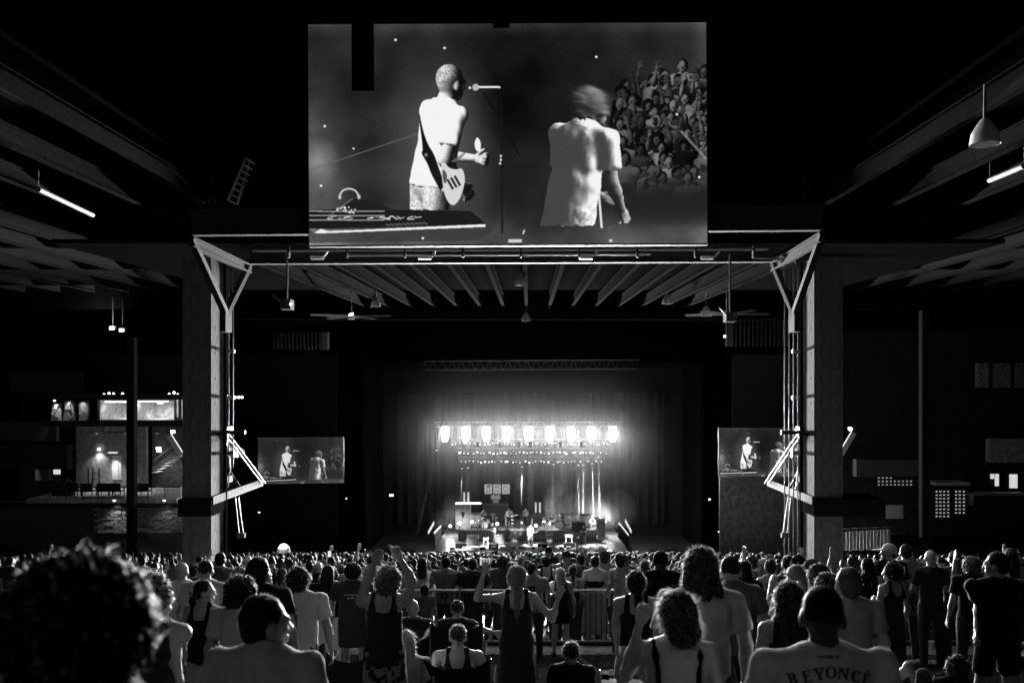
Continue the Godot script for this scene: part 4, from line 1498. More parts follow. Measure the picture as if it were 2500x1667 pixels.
	# stone retaining wall, stone by stone where the lamps reach it
	var wt := thing("stone_retaining_wall", "rough stone retaining wall under the terrace with two pools of lamplight", "wall", P(300, 1300, D - 2.2))
	var wo := P(300, 1300, D - 2.2)
	var rg := RandomNumberGenerator.new()
	rg.seed = 5
	var sm := []
	for v in 4:
		var q := MB.new()
		q.box(Vector3.ZERO, Vector3(0.42, 0.15, 0.24))
		for i in q.v.size():
			var p := q.v[i]
			q.v[i] = p * 0.92 + Vector3(sin(p.x * 31 + v), cos(p.y * 41 + v * 2), sin(p.z * 37 + v * 3)) * 0.02
		q.smooth()
		sm.append(q.mesh())
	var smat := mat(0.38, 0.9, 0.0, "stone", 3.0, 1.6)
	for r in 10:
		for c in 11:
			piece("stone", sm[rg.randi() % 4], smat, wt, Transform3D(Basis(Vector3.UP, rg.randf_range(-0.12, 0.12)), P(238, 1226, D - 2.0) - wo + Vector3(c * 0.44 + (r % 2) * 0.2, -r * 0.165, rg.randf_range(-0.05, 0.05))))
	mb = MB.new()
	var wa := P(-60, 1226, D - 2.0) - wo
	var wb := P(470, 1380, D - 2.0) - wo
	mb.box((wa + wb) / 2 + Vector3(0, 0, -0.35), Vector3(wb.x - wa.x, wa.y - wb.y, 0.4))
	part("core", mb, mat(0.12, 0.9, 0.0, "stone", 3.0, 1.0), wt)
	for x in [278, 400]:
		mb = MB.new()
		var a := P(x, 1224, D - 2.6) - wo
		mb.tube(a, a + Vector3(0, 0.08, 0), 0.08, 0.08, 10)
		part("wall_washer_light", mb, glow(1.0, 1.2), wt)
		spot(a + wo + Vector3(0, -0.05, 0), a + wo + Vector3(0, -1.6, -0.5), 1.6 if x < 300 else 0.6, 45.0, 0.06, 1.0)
	# chairs on the terrace
	var ch := Node3D.new()
	var first: Node3D = null
	var spots := [[180, "by the planter"], [215, "in front of the lit door"], [255, "third from the planter"], [284, "beside the dark post"], [352, "under the stairs"]]
	for q in spots:
		var c: Node3D
		var at := P(q[0], 1209, D - 1.2)
		if first == null:
			c = thing("terrace_chair", "", "chair", at)
			first = c
			mb = MB.new()
			mb.box(Vector3(0, 0.24, 0), Vector3(0.62, 0.06, 0.5))
			part("seat", mb, dk, c)
			mb = MB.new()
			mb.box(Vector3(0, 0.46, 0.24), Vector3(0.62, 0.4, 0.05))
			part("backrest", mb, dk, c)
			for e in 4:
				mb = MB.new()
				mb.bar(Vector3(-0.29 + 0.58 * (e % 2), 0, -0.22 + 0.44 * (e / 2)), Vector3(-0.29 + 0.58 * (e % 2), 0.5, -0.22 + 0.44 * (e / 2)), 0.035, 0.035)
				part("leg", mb, dk, c)
		else:
			c = first.duplicate()
			c.name = numbered("terrace_chair")
			add_child(c, true)
			c.position = at
		c.set_meta("label", "dark terrace armchair " + q[1] + " on the terrace")
		c.set_meta("category", "chair")
		c.set_meta("group", "terrace chairs")
	ch.free()
	# planter shrub
	var pl := thing("terrace_shrub", "low dark shrub at the left end of the terrace", "shrub", P(154, 1208, D - 0.8))
	mb = MB.new()
	mb.box(Vector3(0, 0.12, 0), Vector3(1.0, 0.4, 0.5))
	part("planter", mb, dk, pl)
	mb = MB.new()
	for i in 500:
		var a := rg.randf() * TAU
		var p := Vector3(rg.randfn(0, 0.3), 0.62 + rg.randfn(0, 0.13), rg.randfn(0, 0.2))
		var w := Vector3(cos(a), 0.4, sin(a)) * 0.05
		mb.tri(p, p + w + Vector3(0, 0.03, 0), p + Vector3(w.z, 0.05, -w.x))
	part("foliage", mb, mat(0.1, 0.6), pl)
	# floodlights high on a mast in front of the side roof
	for q in [[272, 801, "upper"], [296, 806, "lower"]]:
		var a := P(q[0], q[1], 46.0)
		var f := thing("floodlight", "small lit floodlight under the left side roof, %s of the pair" % q[2], "floodlight", a, 0.0, "lit floodlights")
		mb = MB.new()
		mb.box(Vector3(0, 0, -0.1), Vector3(0.3, 0.22, 0.2))
		part("housing", mb, dk, f)
		mb = MB.new()
		mb.box(Vector3(0, 0, 0.015), Vector3(0.24, 0.16, 0.02))
		part("lamp_lens", mb, glow(1.0, 5.0), f)
		mb = MB.new()
		mb.tube(Vector3(0, 0.1, -0.1), Vector3(0, 1.6, -0.1), 0.03, 0.03, 6)
		part("hanger", mb, dk, f)
		spot(a + Vector3(0, 0.1, 0.2), a + Vector3(-3, 3.2, 1.5), 9.0, 80.0, 0.1, 1.0)
	# slim dark post in front of the building
	var po := MB.new()
	po.box(Vector3(0, 6.2, 0), Vector3(0.38, 12.6, 0.38))
	one("steel_post", po, mat(0.012, 0.95), "slim dark post crossing the lit rooms left of the column", "post", Vector3(P(321, 1200, 44.0).x, ground(44.0), -44.0))

func build_right_side() -> void:
	var D := 42.0
	var o := P(2280, 1300, D)
	var t := thing("right_building", "dim building with small lit windows and pale fascia at the right edge", "building", o)
	var dk := mat(0.02, 0.85)
	var slab := func(nm: String, x0: float, y0: float, x1: float, y1: float, z: float, dep: float, m: Material) -> void:
		var a := P(x0, y0, D) - o
		var b := P(x1, y1, D) - o
		var q := MB.new()
		q.box((a + b) / 2 + Vector3(0, 0, z), Vector3(b.x - a.x, a.y - b.y, dep))
		part(nm, q, m, t)
	slab.call("wall", 2060, 800, 2640, 1330, -3.0, 0.3, mat(0.03, 0.9, 0.0, "concrete", 0.3, 0.4))
	slab.call("fascia", 2402, 1070, 2620, 1126, 0.4, 0.4, mat(0.3, 0.8, 0.0, "concrete", 0.3, 0.6))
	slab.call("upper_room", 2396, 886, 2620, 946, -0.4, 0.3, mat(0.28, 0.8, 0.0, "stone", 0.0, 0.5))
	for x in [2425, 2478, 2540]: slab.call("mullion", x - 3, 884, x + 3, 948, -0.2, 0.2, dk)
	for q in [[2436, 1160, 2444, 1172], [2447, 1160, 2456, 1190], [2483, 1161, 2491, 1195], [2492.5, 1161, 2502, 1195]]:
		slab.call("window_pane", q[0], q[1], q[2], q[3], -0.6, 0.05, glow(0.9, 0.7))
	for q in [[2432, 1156, 2460, 1194], [2480, 1157, 2508, 1198]]:
		slab.call("window_frame", q[0], q[1], q[2], q[3], -0.7, 0.06, dk)
	slab.call("drum", 2366, 1205, 2376, 1232, 0.0, 0.2, mat(0.3, 0.5))
	slab.call("counter", 2355, 1202, 2500, 1208, 0.0, 0.6, mat(0.2, 0.6))
	slab.call("notice_board", 2160, 1232, 2201, 1264, 0.2, 0.06, mat(0.3, 0.7))
	slab.call("cabin", 2106, 1125, 2260, 1168, -1.0, 0.5, mat(0.06, 0.9))
	slab.call("perforated_wall", 2156, 1166, 2252, 1192, -0.8, 0.2, dk)
	slab.call("kiosk", 2272, 1182, 2350, 1262, 0.0, 0.8, dk)
	slab.call("kiosk_roof", 2270, 1174, 2352, 1181, 0.1, 1.2, mat(0.3, 0.6))
	var pane := MB.new()
	pane.box(Vector3.ZERO, Vector3(0.075, 0.06, 0.04))
	var pm := pane.mesh()
	for r in 8:
		for c in 7:
			if c > 3 and r > 6: continue
			var x: float = [2278, 2287, 2296, 2306, 2325, 2334, 2344][c]
			piece("lit_window_hole", pm, glow(0.55, 0.55), t, Transform3D(Basis.IDENTITY, P(x, 1197 + r * 8.6, D) - o + Vector3(0, 0, 0.42)))
	for r in 3:
		for c in 9:
			if r == 0 and c > 3: continue
			piece("lit_window_hole", pm, glow(0.5, 0.45), t, Transform3D(Basis.IDENTITY, P(2160 + c * 10, 1170 + r * 8.5, D) - o + Vector3(0, 0, -0.66)))
	# boards of the fence in front
	var f := thing("board_fence", "dim pale board fence behind the right crowd", "fence", P(2110, 1330, 40.0))
	var fo := P(2110, 1330, 40.0)
	for i in 14:
		var mb := MB.new()
		var a := P(2062 + i * 8.4, 1290 + (i % 3) - i * 0.35, 40.0) - fo
		mb.box(a + Vector3(0, -0.5, 0), Vector3(0.145, 1.0, 0.03))
		part("board", mb, mat(0.25 if i % 2 else 0.2, 0.8, 0.0, "wood", 0.0, 1.0), f)
	var mb2 := MB.new()
	mb2.bar(P(2058, 1295, 39.9) - fo, P(2185, 1288, 39.9) - fo, 0.05, 0.1)
	part("rail", mb2, dk, f)
	var po := MB.new()
	po.box(Vector3(0, 6.0, 0), Vector3(0.34, 12.4, 0.34))
	one("steel_post", po, mat(0.012, 0.95), "slim dark post between the notice board and the kiosk at right", "post", Vector3(P(2258, 1200, 38.0).x, ground(38.0), -38.0))

func build_small_lights() -> void:
	# exit signs and work lamps in the dark around the stage
	for q in [[955, 1209, 60.0, 0.26, 0.14, "between the left screen and the stage"], [1733, 1219, 58.0, 0.12, 0.12, "on the wall left of the right screen"], [1770, 821, 57.0, 0.16, 0.16, "beside the right louvred vent"], [1755, 1298, 58.0, 0.08, 0.08, "low under the right screen"], [845, 1217, 60.0, 0.08, 0.08, "under the left screen"], [632, 1251, 52.0, 0.12, 0.06, "left of the crowd behind the platform cables"]]:
		var a := P(q[0], q[1], q[2])
		var t := thing("marker_light", "tiny lit marker lamp " + q[5], "lamp", a, 0.0, "tiny marker lamps")
		var mb := MB.new()
		mb.box(Vector3.ZERO, Vector3(q[3], q[4], 0.04))
		part("lamp_face", mb, glow(1.0, 1.6), t)
		mb = MB.new()
		mb.box(Vector3(0, 0, -0.06), Vector3(q[3] + 0.04, q[4] + 0.04, 0.08))
		part("housing", mb, mat(0.02, 0.8), t)
	var w := P(692, 1338, 52.0)
	var wt := thing("work_lamp", "glowing domed work lamp over the heads left of the stage", "lamp", w)
	var d := MB.new()
	d.lathe([Vector2(0.4, -0.22), Vector2(0.36, 0.0), Vector2(0.22, 0.2), Vector2(0.0, 0.28)], Vector3.ZERO)
	part("lamp_dome", d, glow(0.5, 0.18), wt)
	d = MB.new()
	d.tube(Vector3(0, -0.2, 0), Vector3(0, ground(52.0) - w.y, 0), 0.04, 0.04, 6)
	part("pole", d, mat(0.03, 0.7), wt)
	omni(w + Vector3(0, 0.4, 0.3), 2.0, 0.1)

func build_flood_mast() -> void:
	# lamp behind the photographer: its light lies on the backs of the people
	var t := thing("light_mast", "tall mast with a floodlight standing on the lawn behind the photographer", "light mast", Vector3(-4.6, ground(-6.6), 6.6))
	var mb := MB.new()
	mb.tube(Vector3.ZERO, Vector3(0, 2.6, 0), 0.09, 0.06, 10)
	part("pole", mb, mat(0.3, 0.5, 0.5), t)
	mb = MB.new()
	mb.box(Vector3(0.1, 2.65, -0.1), Vector3(0.5, 0.35, 0.3), Basis(Vector3.UP, -0.4))
	part("housing", mb, mat(0.1, 0.5, 0.4), t)
	mb = MB.new()
	mb.box(Vector3(0.16, 2.63, -0.27), Vector3(0.4, 0.25, 0.03), Basis(Vector3.UP, -0.4))
	part("lamp_lens", mb, glow(1.0, 6.0), t)
	var at := Vector3(-4.6 + 0.2, ground(-6.6) + 2.63, 6.6 - 0.36)
	spot(at, Vector3(0.6, -0.4, -8.0), 3.8, 55.0, 0.16, 0.8)
# ---------------------------------------------------------------- what the video screens show
class Raster:
	var w: int
	var h: int
	var g := PackedFloat32Array()
	func _init(a: int, b: int) -> void:
		w = a; h = b
		g.resize(a * b)
	func poly(p: Array, val: float, soft := 1.0) -> void:
		# p: flat list x, y in picture units (0..1 of the width and height)
		var n := p.size() / 2
		var y0 := h; var y1 := 0
		for i in n:
			y0 = mini(y0, int(p[i * 2 + 1] * h)); y1 = maxi(y1, int(p[i * 2 + 1] * h) + 1)
		for y in range(maxi(0, y0), mini(h, y1 + 1)):
			var xs := []
			var fy := y + 0.5
			for i in n:
				var ax: float = p[i * 2] * w; var ay: float = p[i * 2 + 1] * h
				var j := (i + 1) % n
				var bx: float = p[j * 2] * w; var by: float = p[j * 2 + 1] * h
				if (ay <= fy) != (by <= fy): xs.append(ax + (fy - ay) / (by - ay) * (bx - ax))
			xs.sort()
			for k in range(0, xs.size() - 1, 2):
				var a: float = xs[k]; var b: float = xs[k + 1]
				for x in range(maxi(0, int(a)), mini(w, int(b) + 1)):
					var c := clampf(minf(x + 1 - a, b - x), 0.0, 1.0) * soft
					g[y * w + x] = lerpf(g[y * w + x], val, c)
	func soft_poly(p: Array, val: float, soft := 1.0) -> void:
		# the same outline with its corners cut round twice
		var q := p
		for it in 1:
			var o := []
			var n := q.size() / 2
			for i in n:
				var j := (i + 1) % n
				o.append_array([q[i * 2] * 0.75 + q[j * 2] * 0.25, q[i * 2 + 1] * 0.75 + q[j * 2 + 1] * 0.25, q[i * 2] * 0.25 + q[j * 2] * 0.75, q[i * 2 + 1] * 0.25 + q[j * 2 + 1] * 0.75])
			q = o
		poly(q, val, soft)
	func blob(cx: float, cy: float, rx: float, ry: float, val: float, hard := 0.0, mixw := 1.0) -> void:
		cx *= w; cy *= h; rx *= w; ry *= h
		for y in range(maxi(0, int(cy - ry)), mini(h, int(cy + ry) + 1)):
			for x in range(maxi(0, int(cx - rx)), mini(w, int(cx + rx) + 1)):
				var d := sqrt(pow((x - cx) / rx, 2) + pow((y - cy) / ry, 2))
				if d < 1.0:
					var t := mixw if d < hard else mixw * (1.0 - (d - hard) / (1.0 - hard + 1e-6))
					g[y * w + x] = lerpf(g[y * w + x], val, t)
	func line(ax: float, ay: float, bx: float, by: float, r: float, val: float, soft := 1.0) -> void:
		# r in picture widths
		var d := Vector2((bx - ax) * w, (by - ay) * h)
		var nrm := Vector2(-d.y, d.x).normalized() * r * w
		var u := Vector2(nrm.x / w, nrm.y / h)
		poly([ax + u.x, ay + u.y, bx + u.x, by + u.y, bx - u.x, by - u.y, ax - u.x, ay - u.y], val, soft)

func zp(p: Array) -> Array:
	# points measured on the enlarged screen -> 0..1
	var o := []
	for i in range(0, p.size(), 2):
		o.append((p[i] - 32.0) / 2288.0)
		o.append((p[i + 1] - 42.0) / 1270.0)
	return o

func shoot(r: Raster, zb: PackedFloat32Array, root: Node, tr: Transform3D, hx: float, hy: float, scale: float, h: float, light: Vector3, key: float, amb: float, tones: Dictionary, low_cut: float) -> void:
	# draws a figure's own triangles into the picture; hx, hy: where the crown of the head comes
	var l := light.normalized()
	for ch in root.get_children():
		shoot(r, zb, ch, tr, hx, hy, scale, h, light, key, amb, tones, low_cut)
	if not root is MeshInstance3D: return
	var nm := String(root.name)
	if nm.begins_with("shoe") or nm.begins_with("loose"): return
	var tone: float = tones.get("", 0.5)
	for k in tones:
		if k != "" and nm.begins_with(k): tone = tones[k]
	var ar: Array = (root as MeshInstance3D).mesh.surface_get_arrays(0)
	var vs: PackedVector3Array = ar[Mesh.ARRAY_VERTEX]
	var ns: PackedVector3Array = ar[Mesh.ARRAY_NORMAL]
	var ix: PackedInt32Array = ar[Mesh.ARRAY_INDEX]
	var px := PackedVector3Array()
	var sh := PackedFloat32Array()
	px.resize(vs.size()); sh.resize(vs.size())
	var ax := r.w / 2288.0
	var ay := r.h / 1270.0
	for i in vs.size():
		var q := tr * vs[i]
		px[i] = Vector3((hx - 32.0 + q.x * scale) * ax, (hy - 42.0 + (h - q.y) * scale) * ay, q.z)
		var ndl := (tr.basis * ns[i]).dot(l)
		sh[i] = clampf(tone * (amb + key * smoothstep(-0.15, 0.95, ndl)), 0.02, 0.98)
	var rough_tone := nm.begins_with("hair") or nm.begins_with("trousers")
	var floor_y := (hy - 42.0 + low_cut * scale) * ay
	for i in range(0, ix.size(), 3):
		var a := px[ix[i]]; var b := px[ix[i + 1]]; var c := px[ix[i + 2]]
		if a.y > floor_y: continue
		var x0 := maxi(0, int(minf(a.x, minf(b.x, c.x)) + 0.5)); var x1 := mini(r.w - 1, int(maxf(a.x, maxf(b.x, c.x)) + 0.5))
		var y0 := maxi(0, int(minf(a.y, minf(b.y, c.y)) + 0.5)); var y1 := mini(r.h - 1, int(maxf(a.y, maxf(b.y, c.y)) + 0.5))
		if x1 < x0 or y1 < y0: continue
		var z := (a.z + b.z + c.z) / 3.0
		var val := (sh[ix[i]] + sh[ix[i + 1]] + sh[ix[i + 2]]) / 3.0
		if rough_tone: val *= (0.65 if nm.begins_with("hair") else 0.82) + (0.7 if nm.begins_with("hair") else 0.36) * fposmod(sin(i * 12.9898) * 43758.5453, 1.0)
		var den := (b.y - c.y) * (a.x - c.x) + (c.x - b.x) * (a.y - c.y)
		if absf(den) < 1e-6: continue
		for y in range(y0, y1 + 1):
			for x in range(x0, x1 + 1):
				var w0 := ((b.y - c.y) * (x - c.x) + (c.x - b.x) * (y - c.y)) / den
				var w1 := ((c.y - a.y) * (x - c.x) + (a.x - c.x) * (y - c.y)) / den
				if w0 < -0.05 or w1 < -0.05 or w0 + w1 > 1.05: continue
				var q := y * r.w + x
				if z > zb[q]:
					zb[q] = z
					r.g[q] = val

func screen_texture() -> ImageTexture:
	var r := Raster.new(960, 540)
	var rg := RandomNumberGenerator.new()
	rg.seed = 21
	var nz := FastNoiseLite.new()
	nz.seed = 4; nz.frequency = 0.006; nz.fractal_octaves = 4
	for y in r.h:
		for x in r.w:
			var u := float(x) / r.w
			var v := float(y) / r.h
			var b := 0.17 + 0.20 * exp(-pow(u / 0.10, 2.0)) * smoothstep(0.1, 0.75, v) + 0.24 * smoothstep(0.80, 1.0, v) * (0.5 + absf(u - 0.5)) + 0.08 * (1.0 - smoothstep(0.0, 0.07, v)) + 0.10 * exp(-pow((1.0 - u) / 0.03, 2.0))
			b *= 0.9 + 0.35 * nz.get_noise_2d(x, y)
			b -= 0.09 * exp(-(pow((u - 0.52) / 0.25, 2.0) + pow((v - 0.30) / 0.35, 2.0)))
			r.g[y * r.w + x] = maxf(b, 0.03)
	# faces of the crowd, upper right, from the back rows to the front
	var folk := []
	var looks := [["short", "tee", "m", 0.7], ["long", "tank", "f", 0.3], ["curly", "tee", "m", 0.15], ["bob", "tee", "f", 0.8], ["cap", "tee", "m", 0.4], ["bald", "collar", "m", 0.2]]
	for i in looks.size():
		var n := Node3D.new()
		person({"near": 0, "h": 1.72, "hair": [looks[i][0], 0.05], "top": [looks[i][1], 0.5], "sex": looks[i][2], "seed": 40 + i, "arms": ["up" if i == 2 else "down", "up" if i == 3 else "down"], "turn": rg.randf_range(-0.4, 0.4)}, n)
		folk.append(n)
	var ys := []
	for i in 110: ys.append(rg.randf_range(230, 930))
	ys.sort()
	var zb := PackedFloat32Array()
	zb.resize(r.w * r.h)
	for y in ys:
		var x := rg.randf_range(1640, 2330)
		if (x - 1640) / 690.0 < absf(y - 600) / 900.0 + rg.randf_range(-0.1, 0.25): continue
		zb.fill(-9.0)
		var k := rg.randi() % folk.size()
		var li := rg.randf_range(0.35, 0.95) * (0.6 + 0.5 * (x - 1640) / 690.0)
		shoot(r, zb, folk[k], Transform3D(Basis(Vector3.UP, PI + rg.randf_range(-0.5, 0.5)), Vector3.ZERO), x, y, rg.randf_range(290, 370), 1.72, Vector3(-0.5, 0.6, 0.6), li * 0.8, 0.06, {"body": 0.62, "hair": 0.10, "cap": 0.3, "": looks[k][3]}, 0.5)
	for n in folk: n.free()
	for k in 9: r.blob(0.80 + k * 0.028, 0.80 + 0.015 * (k % 3), 0.07, 0.13, 0.13, 0.1, 0.75)
	# haze round the first musician
	r.blob(0.325, 0.55, 0.17, 0.55, 0.5, 0.0, 0.7)
	r.blob(0.02, 0.62, 0.06, 0.12, 0.62, 0.0, 0.9)
	# microphone boom and stands on the left
	r.line(0.0, 0.66, 0.27, 0.50, 0.0016, 0.40, 0.8)
	r.line(0.44, 0.31, 0.53, 0.60, 0.0022, 0.06, 0.9)
	r.line(0.485, 0.36, 0.485, 0.95, 0.0025, 0.08, 0.9)
	r.blob(0.112, 0.562, 0.004, 0.006, 0.9, 0.5)
	for q in [[0.482, 0.60], [0.482, 0.617], [0.480, 0.633]]: r.blob(q[0], q[1], 0.0035, 0.008, 0.9, 0.6)
	# the second musician: leaning away, lit hard from the right, hair swinging
	var man := Node3D.new()
	var inv := func(dx: float, dy: float, dz: float, sgn: float) -> Vector3: return Vector3(sgn * 0.19 + dx, 1.40 + dy, dz)
	person({"near": 2, "h": 1.76, "hair": ["curly", 0.1], "top": ["collar", 0.5, 0.78], "low": ["trousers", 0.1], "seed": 61, "w": 1.12, "turn": -0.6, "lean": 0.12, "arms": [[inv.call(-0.02, -0.26, -0.12, -1.0), inv.call(0.18, -0.34, -0.3, -1.0), "hold"], [inv.call(0.09, -0.24, -0.06, 1.0), inv.call(0.06, -0.42, -0.22, 1.0), "hold"]]}, man)
	zb.fill(-9.0)
	shoot(r, zb, man, Transform3D(Basis(Vector3.BACK, -0.10) * Basis(Vector3.UP, -0.75), Vector3.ZERO), 1445, 385, 900, 1.76, Vector3(0.75, 0.65, 0.25), 1.6, 0.30, {"body": 0.45, "hair": 0.34, "": 0.9}, 0.9)
	man.free()
	for it in 6:
		for y in range(int(0.24 * r.h), int(0.44 * r.h)):
			var fade := 1.0 - smoothstep(0.38, 0.44, float(y) / r.h)
			for x in range(int(0.60 * r.w), int(0.76 * r.w)):
				var q := y * r.w + x
				r.g[q] = lerpf(r.g[q], (r.g[q - 3] + r.g[q + 3] + r.g[q + 1] + r.g[q - 2 - r.w]) * 0.25, fade)
	# the guitarist in profile, lit hard from behind
	man = Node3D.new()
	person({"near": 3, "h": 1.78, "hair": ["buzz", 0.2], "top": ["tee", 0.6, 0.90], "low": ["trousers", 0.3], "seed": 62, "w": 1.22, "turn": 0.3, "nod": -0.12, "arms": [[inv.call(-0.04, -0.24, -0.12, -1.0), inv.call(0.26, -0.22, -0.26, -1.0), "hold"], [inv.call(0.06, -0.27, 0.05, 1.0), inv.call(-0.04, -0.42, -0.16, 1.0), "relaxed"]]}, man)
	zb.fill(-9.0)
	shoot(r, zb, man, Transform3D(Basis(Vector3.BACK, -0.17) * Basis(Vector3.UP, -PI / 2 + 0.42), Vector3.ZERO), 600, 252, 850, 1.78, Vector3(-0.6, 0.5, 0.65), 1.8, 0.12, {"body": 0.50, "hair": 0.42, "trousers": 0.48, "": 1.0}, 1.0)
	man.free()
	r.soft_poly(zp([666, 578, 676, 590, 690, 660, 716, 735, 752, 792, 775, 860, 800, 930, 815, 1000, 792, 1012, 770, 970, 735, 905, 716, 850, 694, 812, 678, 780, 690, 770]), 0.08)
	r.blob((705 - 32) / 2288.0, (795 - 42) / 1270.0, 0.006, 0.012, 0.5, 0.4)
	r.soft_poly(zp([790, 850, 812, 835, 836, 872, 880, 882, 915, 870, 932, 935, 918, 1000, 896, 1058, 862, 1092, 828, 1068, 806, 1010, 798, 940]), 0.86)
	r.soft_poly(zp([796, 870, 828, 905, 822, 960, 806, 960]), 0.35)
	for k in 3: r.line(0.348 + k * 0.009, 0.705 - k * 0.008, 0.362 + k * 0.009, 0.75 - k * 0.008, 0.0028, 0.15)
	r.soft_poly(zp([848, 840, 886, 838, 935, 790, 930, 780, 850, 830]), 0.45, 0.7)
	r.soft_poly(zp([986, 720, 1000, 692, 1022, 720, 1020, 775, 998, 780, 985, 750]), 0.97)
	r.blob((800 - 32) / 2288.0, (996 - 42) / 1270.0, 0.005, 0.01, 0.9, 0.4)
	# microphone
	r.blob((992 - 32) / 2288.0, (407 - 42) / 1270.0, 0.0098, 0.0185, 0.74, 0.7)
	r.line((1010 - 32) / 2288.0, 0.287, (1135 - 32) / 2288.0, 0.289, 0.0026, 0.95)
	r.line(0.728, 0.77, 0.735, 0.93, 0.003, 0.9)
	r.line(0.755, 0.92, 0.752, 0.995, 0.003, 0.35)
	r.blob(0.757, 0.985, 0.006, 0.008, 0.9, 0.5)
	r.line(0.50, 0.985, 0.534, 0.985, 0.004, 0.85)
	r.line(0.537, 0.955, 0.541, 0.935, 0.002, 0.85)
	# keyboard and desk, lower left
	r.poly(zp([32, 1110, 190, 1105, 780, 1115, 960, 1120, 1050, 1195, 140, 1220, 32, 1215]), 0.10)
	r.poly(zp([150, 1130, 290, 1045, 370, 1050, 500, 1105, 330, 1130]), 0.12)
	r.line(0.055, 0.86, 0.11, 0.79, 0.0012, 0.5)
	for i in 26: r.blob(0.07 + rg.randf() * 0.045, 0.825 + rg.randf() * 0.03, 0.003, 0.005, 0.95, 0.5)
	for i in 30:
		var x := rg.randf_range(0.0, 0.27)
		r.line(x, 0.868 + rg.randf() * 0.02, x + rg.randf_range(0.005, 0.02), 0.868 + rg.randf() * 0.02, 0.0015, rg.randf_range(0.5, 0.95))
	for k in 3: r.line(0.0, 0.846 + k * 0.02, 0.19, 0.848 + k * 0.02, 0.0016, 0.62)
	r.poly(zp([100, 1218, 140, 1232, 400, 1222, 1045, 1196, 1045, 1212, 640, 1226, 145, 1246, 60, 1242]), 0.97)
	for k in 24: r.line(0.045 + k * 0.0105, 0.917 - k * 0.0008, 0.056 + k * 0.0105, 0.9275 - k * 0.0009, 0.0021, 0.12 if k < 14 else 0.35)
	r.poly(zp([32, 1215, 60, 1245, 1045, 1212, 1100, 1225, 1000, 1290, 32, 1300]), 0.22, 0.7)
	# headphones
	for k in 14:
		var a0 := PI + PI * k / 14.0
		var a1 := PI + PI * (k + 1) / 14.0
		r.line((262 - 32 + cos(a0) * 52) / 2288, (1030 - 42 + sin(a0) * 42) / 1270, (262 - 32 + cos(a1) * 52) / 2288, (1030 - 42 + sin(a1) * 42) / 1270, 0.0022, 0.85)
	for x in [208, 318]: r.blob((x - 32) / 2288.0, (1034 - 42) / 1270.0, 0.005, 0.014, 0.8, 0.6)
	# small lights of the stage seen on the picture
	for q in [[0.219, 0.071], [0.342, 0.109], [0.723, 0.153], [0.04, 0.46], [0.285, 0.97], [0.925, 0.415], [0.03, 0.73], [0.98, 0.7], [0.405, 0.29]]: r.blob(q[0], q[1], 0.0042, 0.0075, 1.0, 0.5)
	r.line(0.935, 0.49, 0.999, 0.62, 0.003, 0.6, 0.7)
	# the camera picture is a little soft
	for pass_n in 1:
		var c := r.g.duplicate()
		for y in range(1, r.h - 1):
			for x in range(1, r.w - 1):
				var k := y * r.w + x
				r.g[k] = c[k] * 0.4 + (c[k - 1] + c[k + 1] + c[k - r.w] + c[k + r.w]) * 0.15
	# rows and grain of the light-emitting tiles
	var im := Image.create(r.w, r.h, false, Image.FORMAT_L8)
	for y in r.h:
		var ln := 0.90 if y % 4 == 0 else 1.0
		for x in r.w:
			var b := r.g[y * r.w + x]
			b *= ln * (1.0 + rg.randf_range(-0.18, 0.18) * (1.0 - b))
			im.set_pixel(x, y, Color(b, b, b))
	return ImageTexture.create_from_image(im)

func screen_mat(tex: Texture2D, e: float) -> StandardMaterial3D:
	var m := StandardMaterial3D.new()
	m.albedo_color = Color(0, 0, 0)
	m.roughness = 0.6
	m.emission_enabled = true
	m.emission = Color(0, 0, 0)
	m.emission_texture = tex
	m.emission_operator = BaseMaterial3D.EMISSION_OP_ADD
	m.emission_energy_multiplier = e
	return m

func video_screen(label: String, a: Vector3, b: Vector3, e: float, m: Material, yaw := 0.0, crop := 1.0) -> Node3D:
	# a: top left corner, b: bottom right corner
	var c := (a + b) / 2
	var w := b.x - a.x
	var h := a.y - b.y
	var t := thing("video_screen", label, "screen", c, yaw, "video screens")
	var mb := MB.new()
	mb.box(Vector3(0, 0, -0.14), Vector3(w + 0.06, h + 0.06, 0.24))
	part("cabinet", mb, mat(0.015, 0.7), t)
	var q := QuadMesh.new()
	q.size = Vector2(w, h)
	piece("display", q, m, t, Transform3D(Basis.IDENTITY, Vector3(0, 0, 0.0)))
	return t

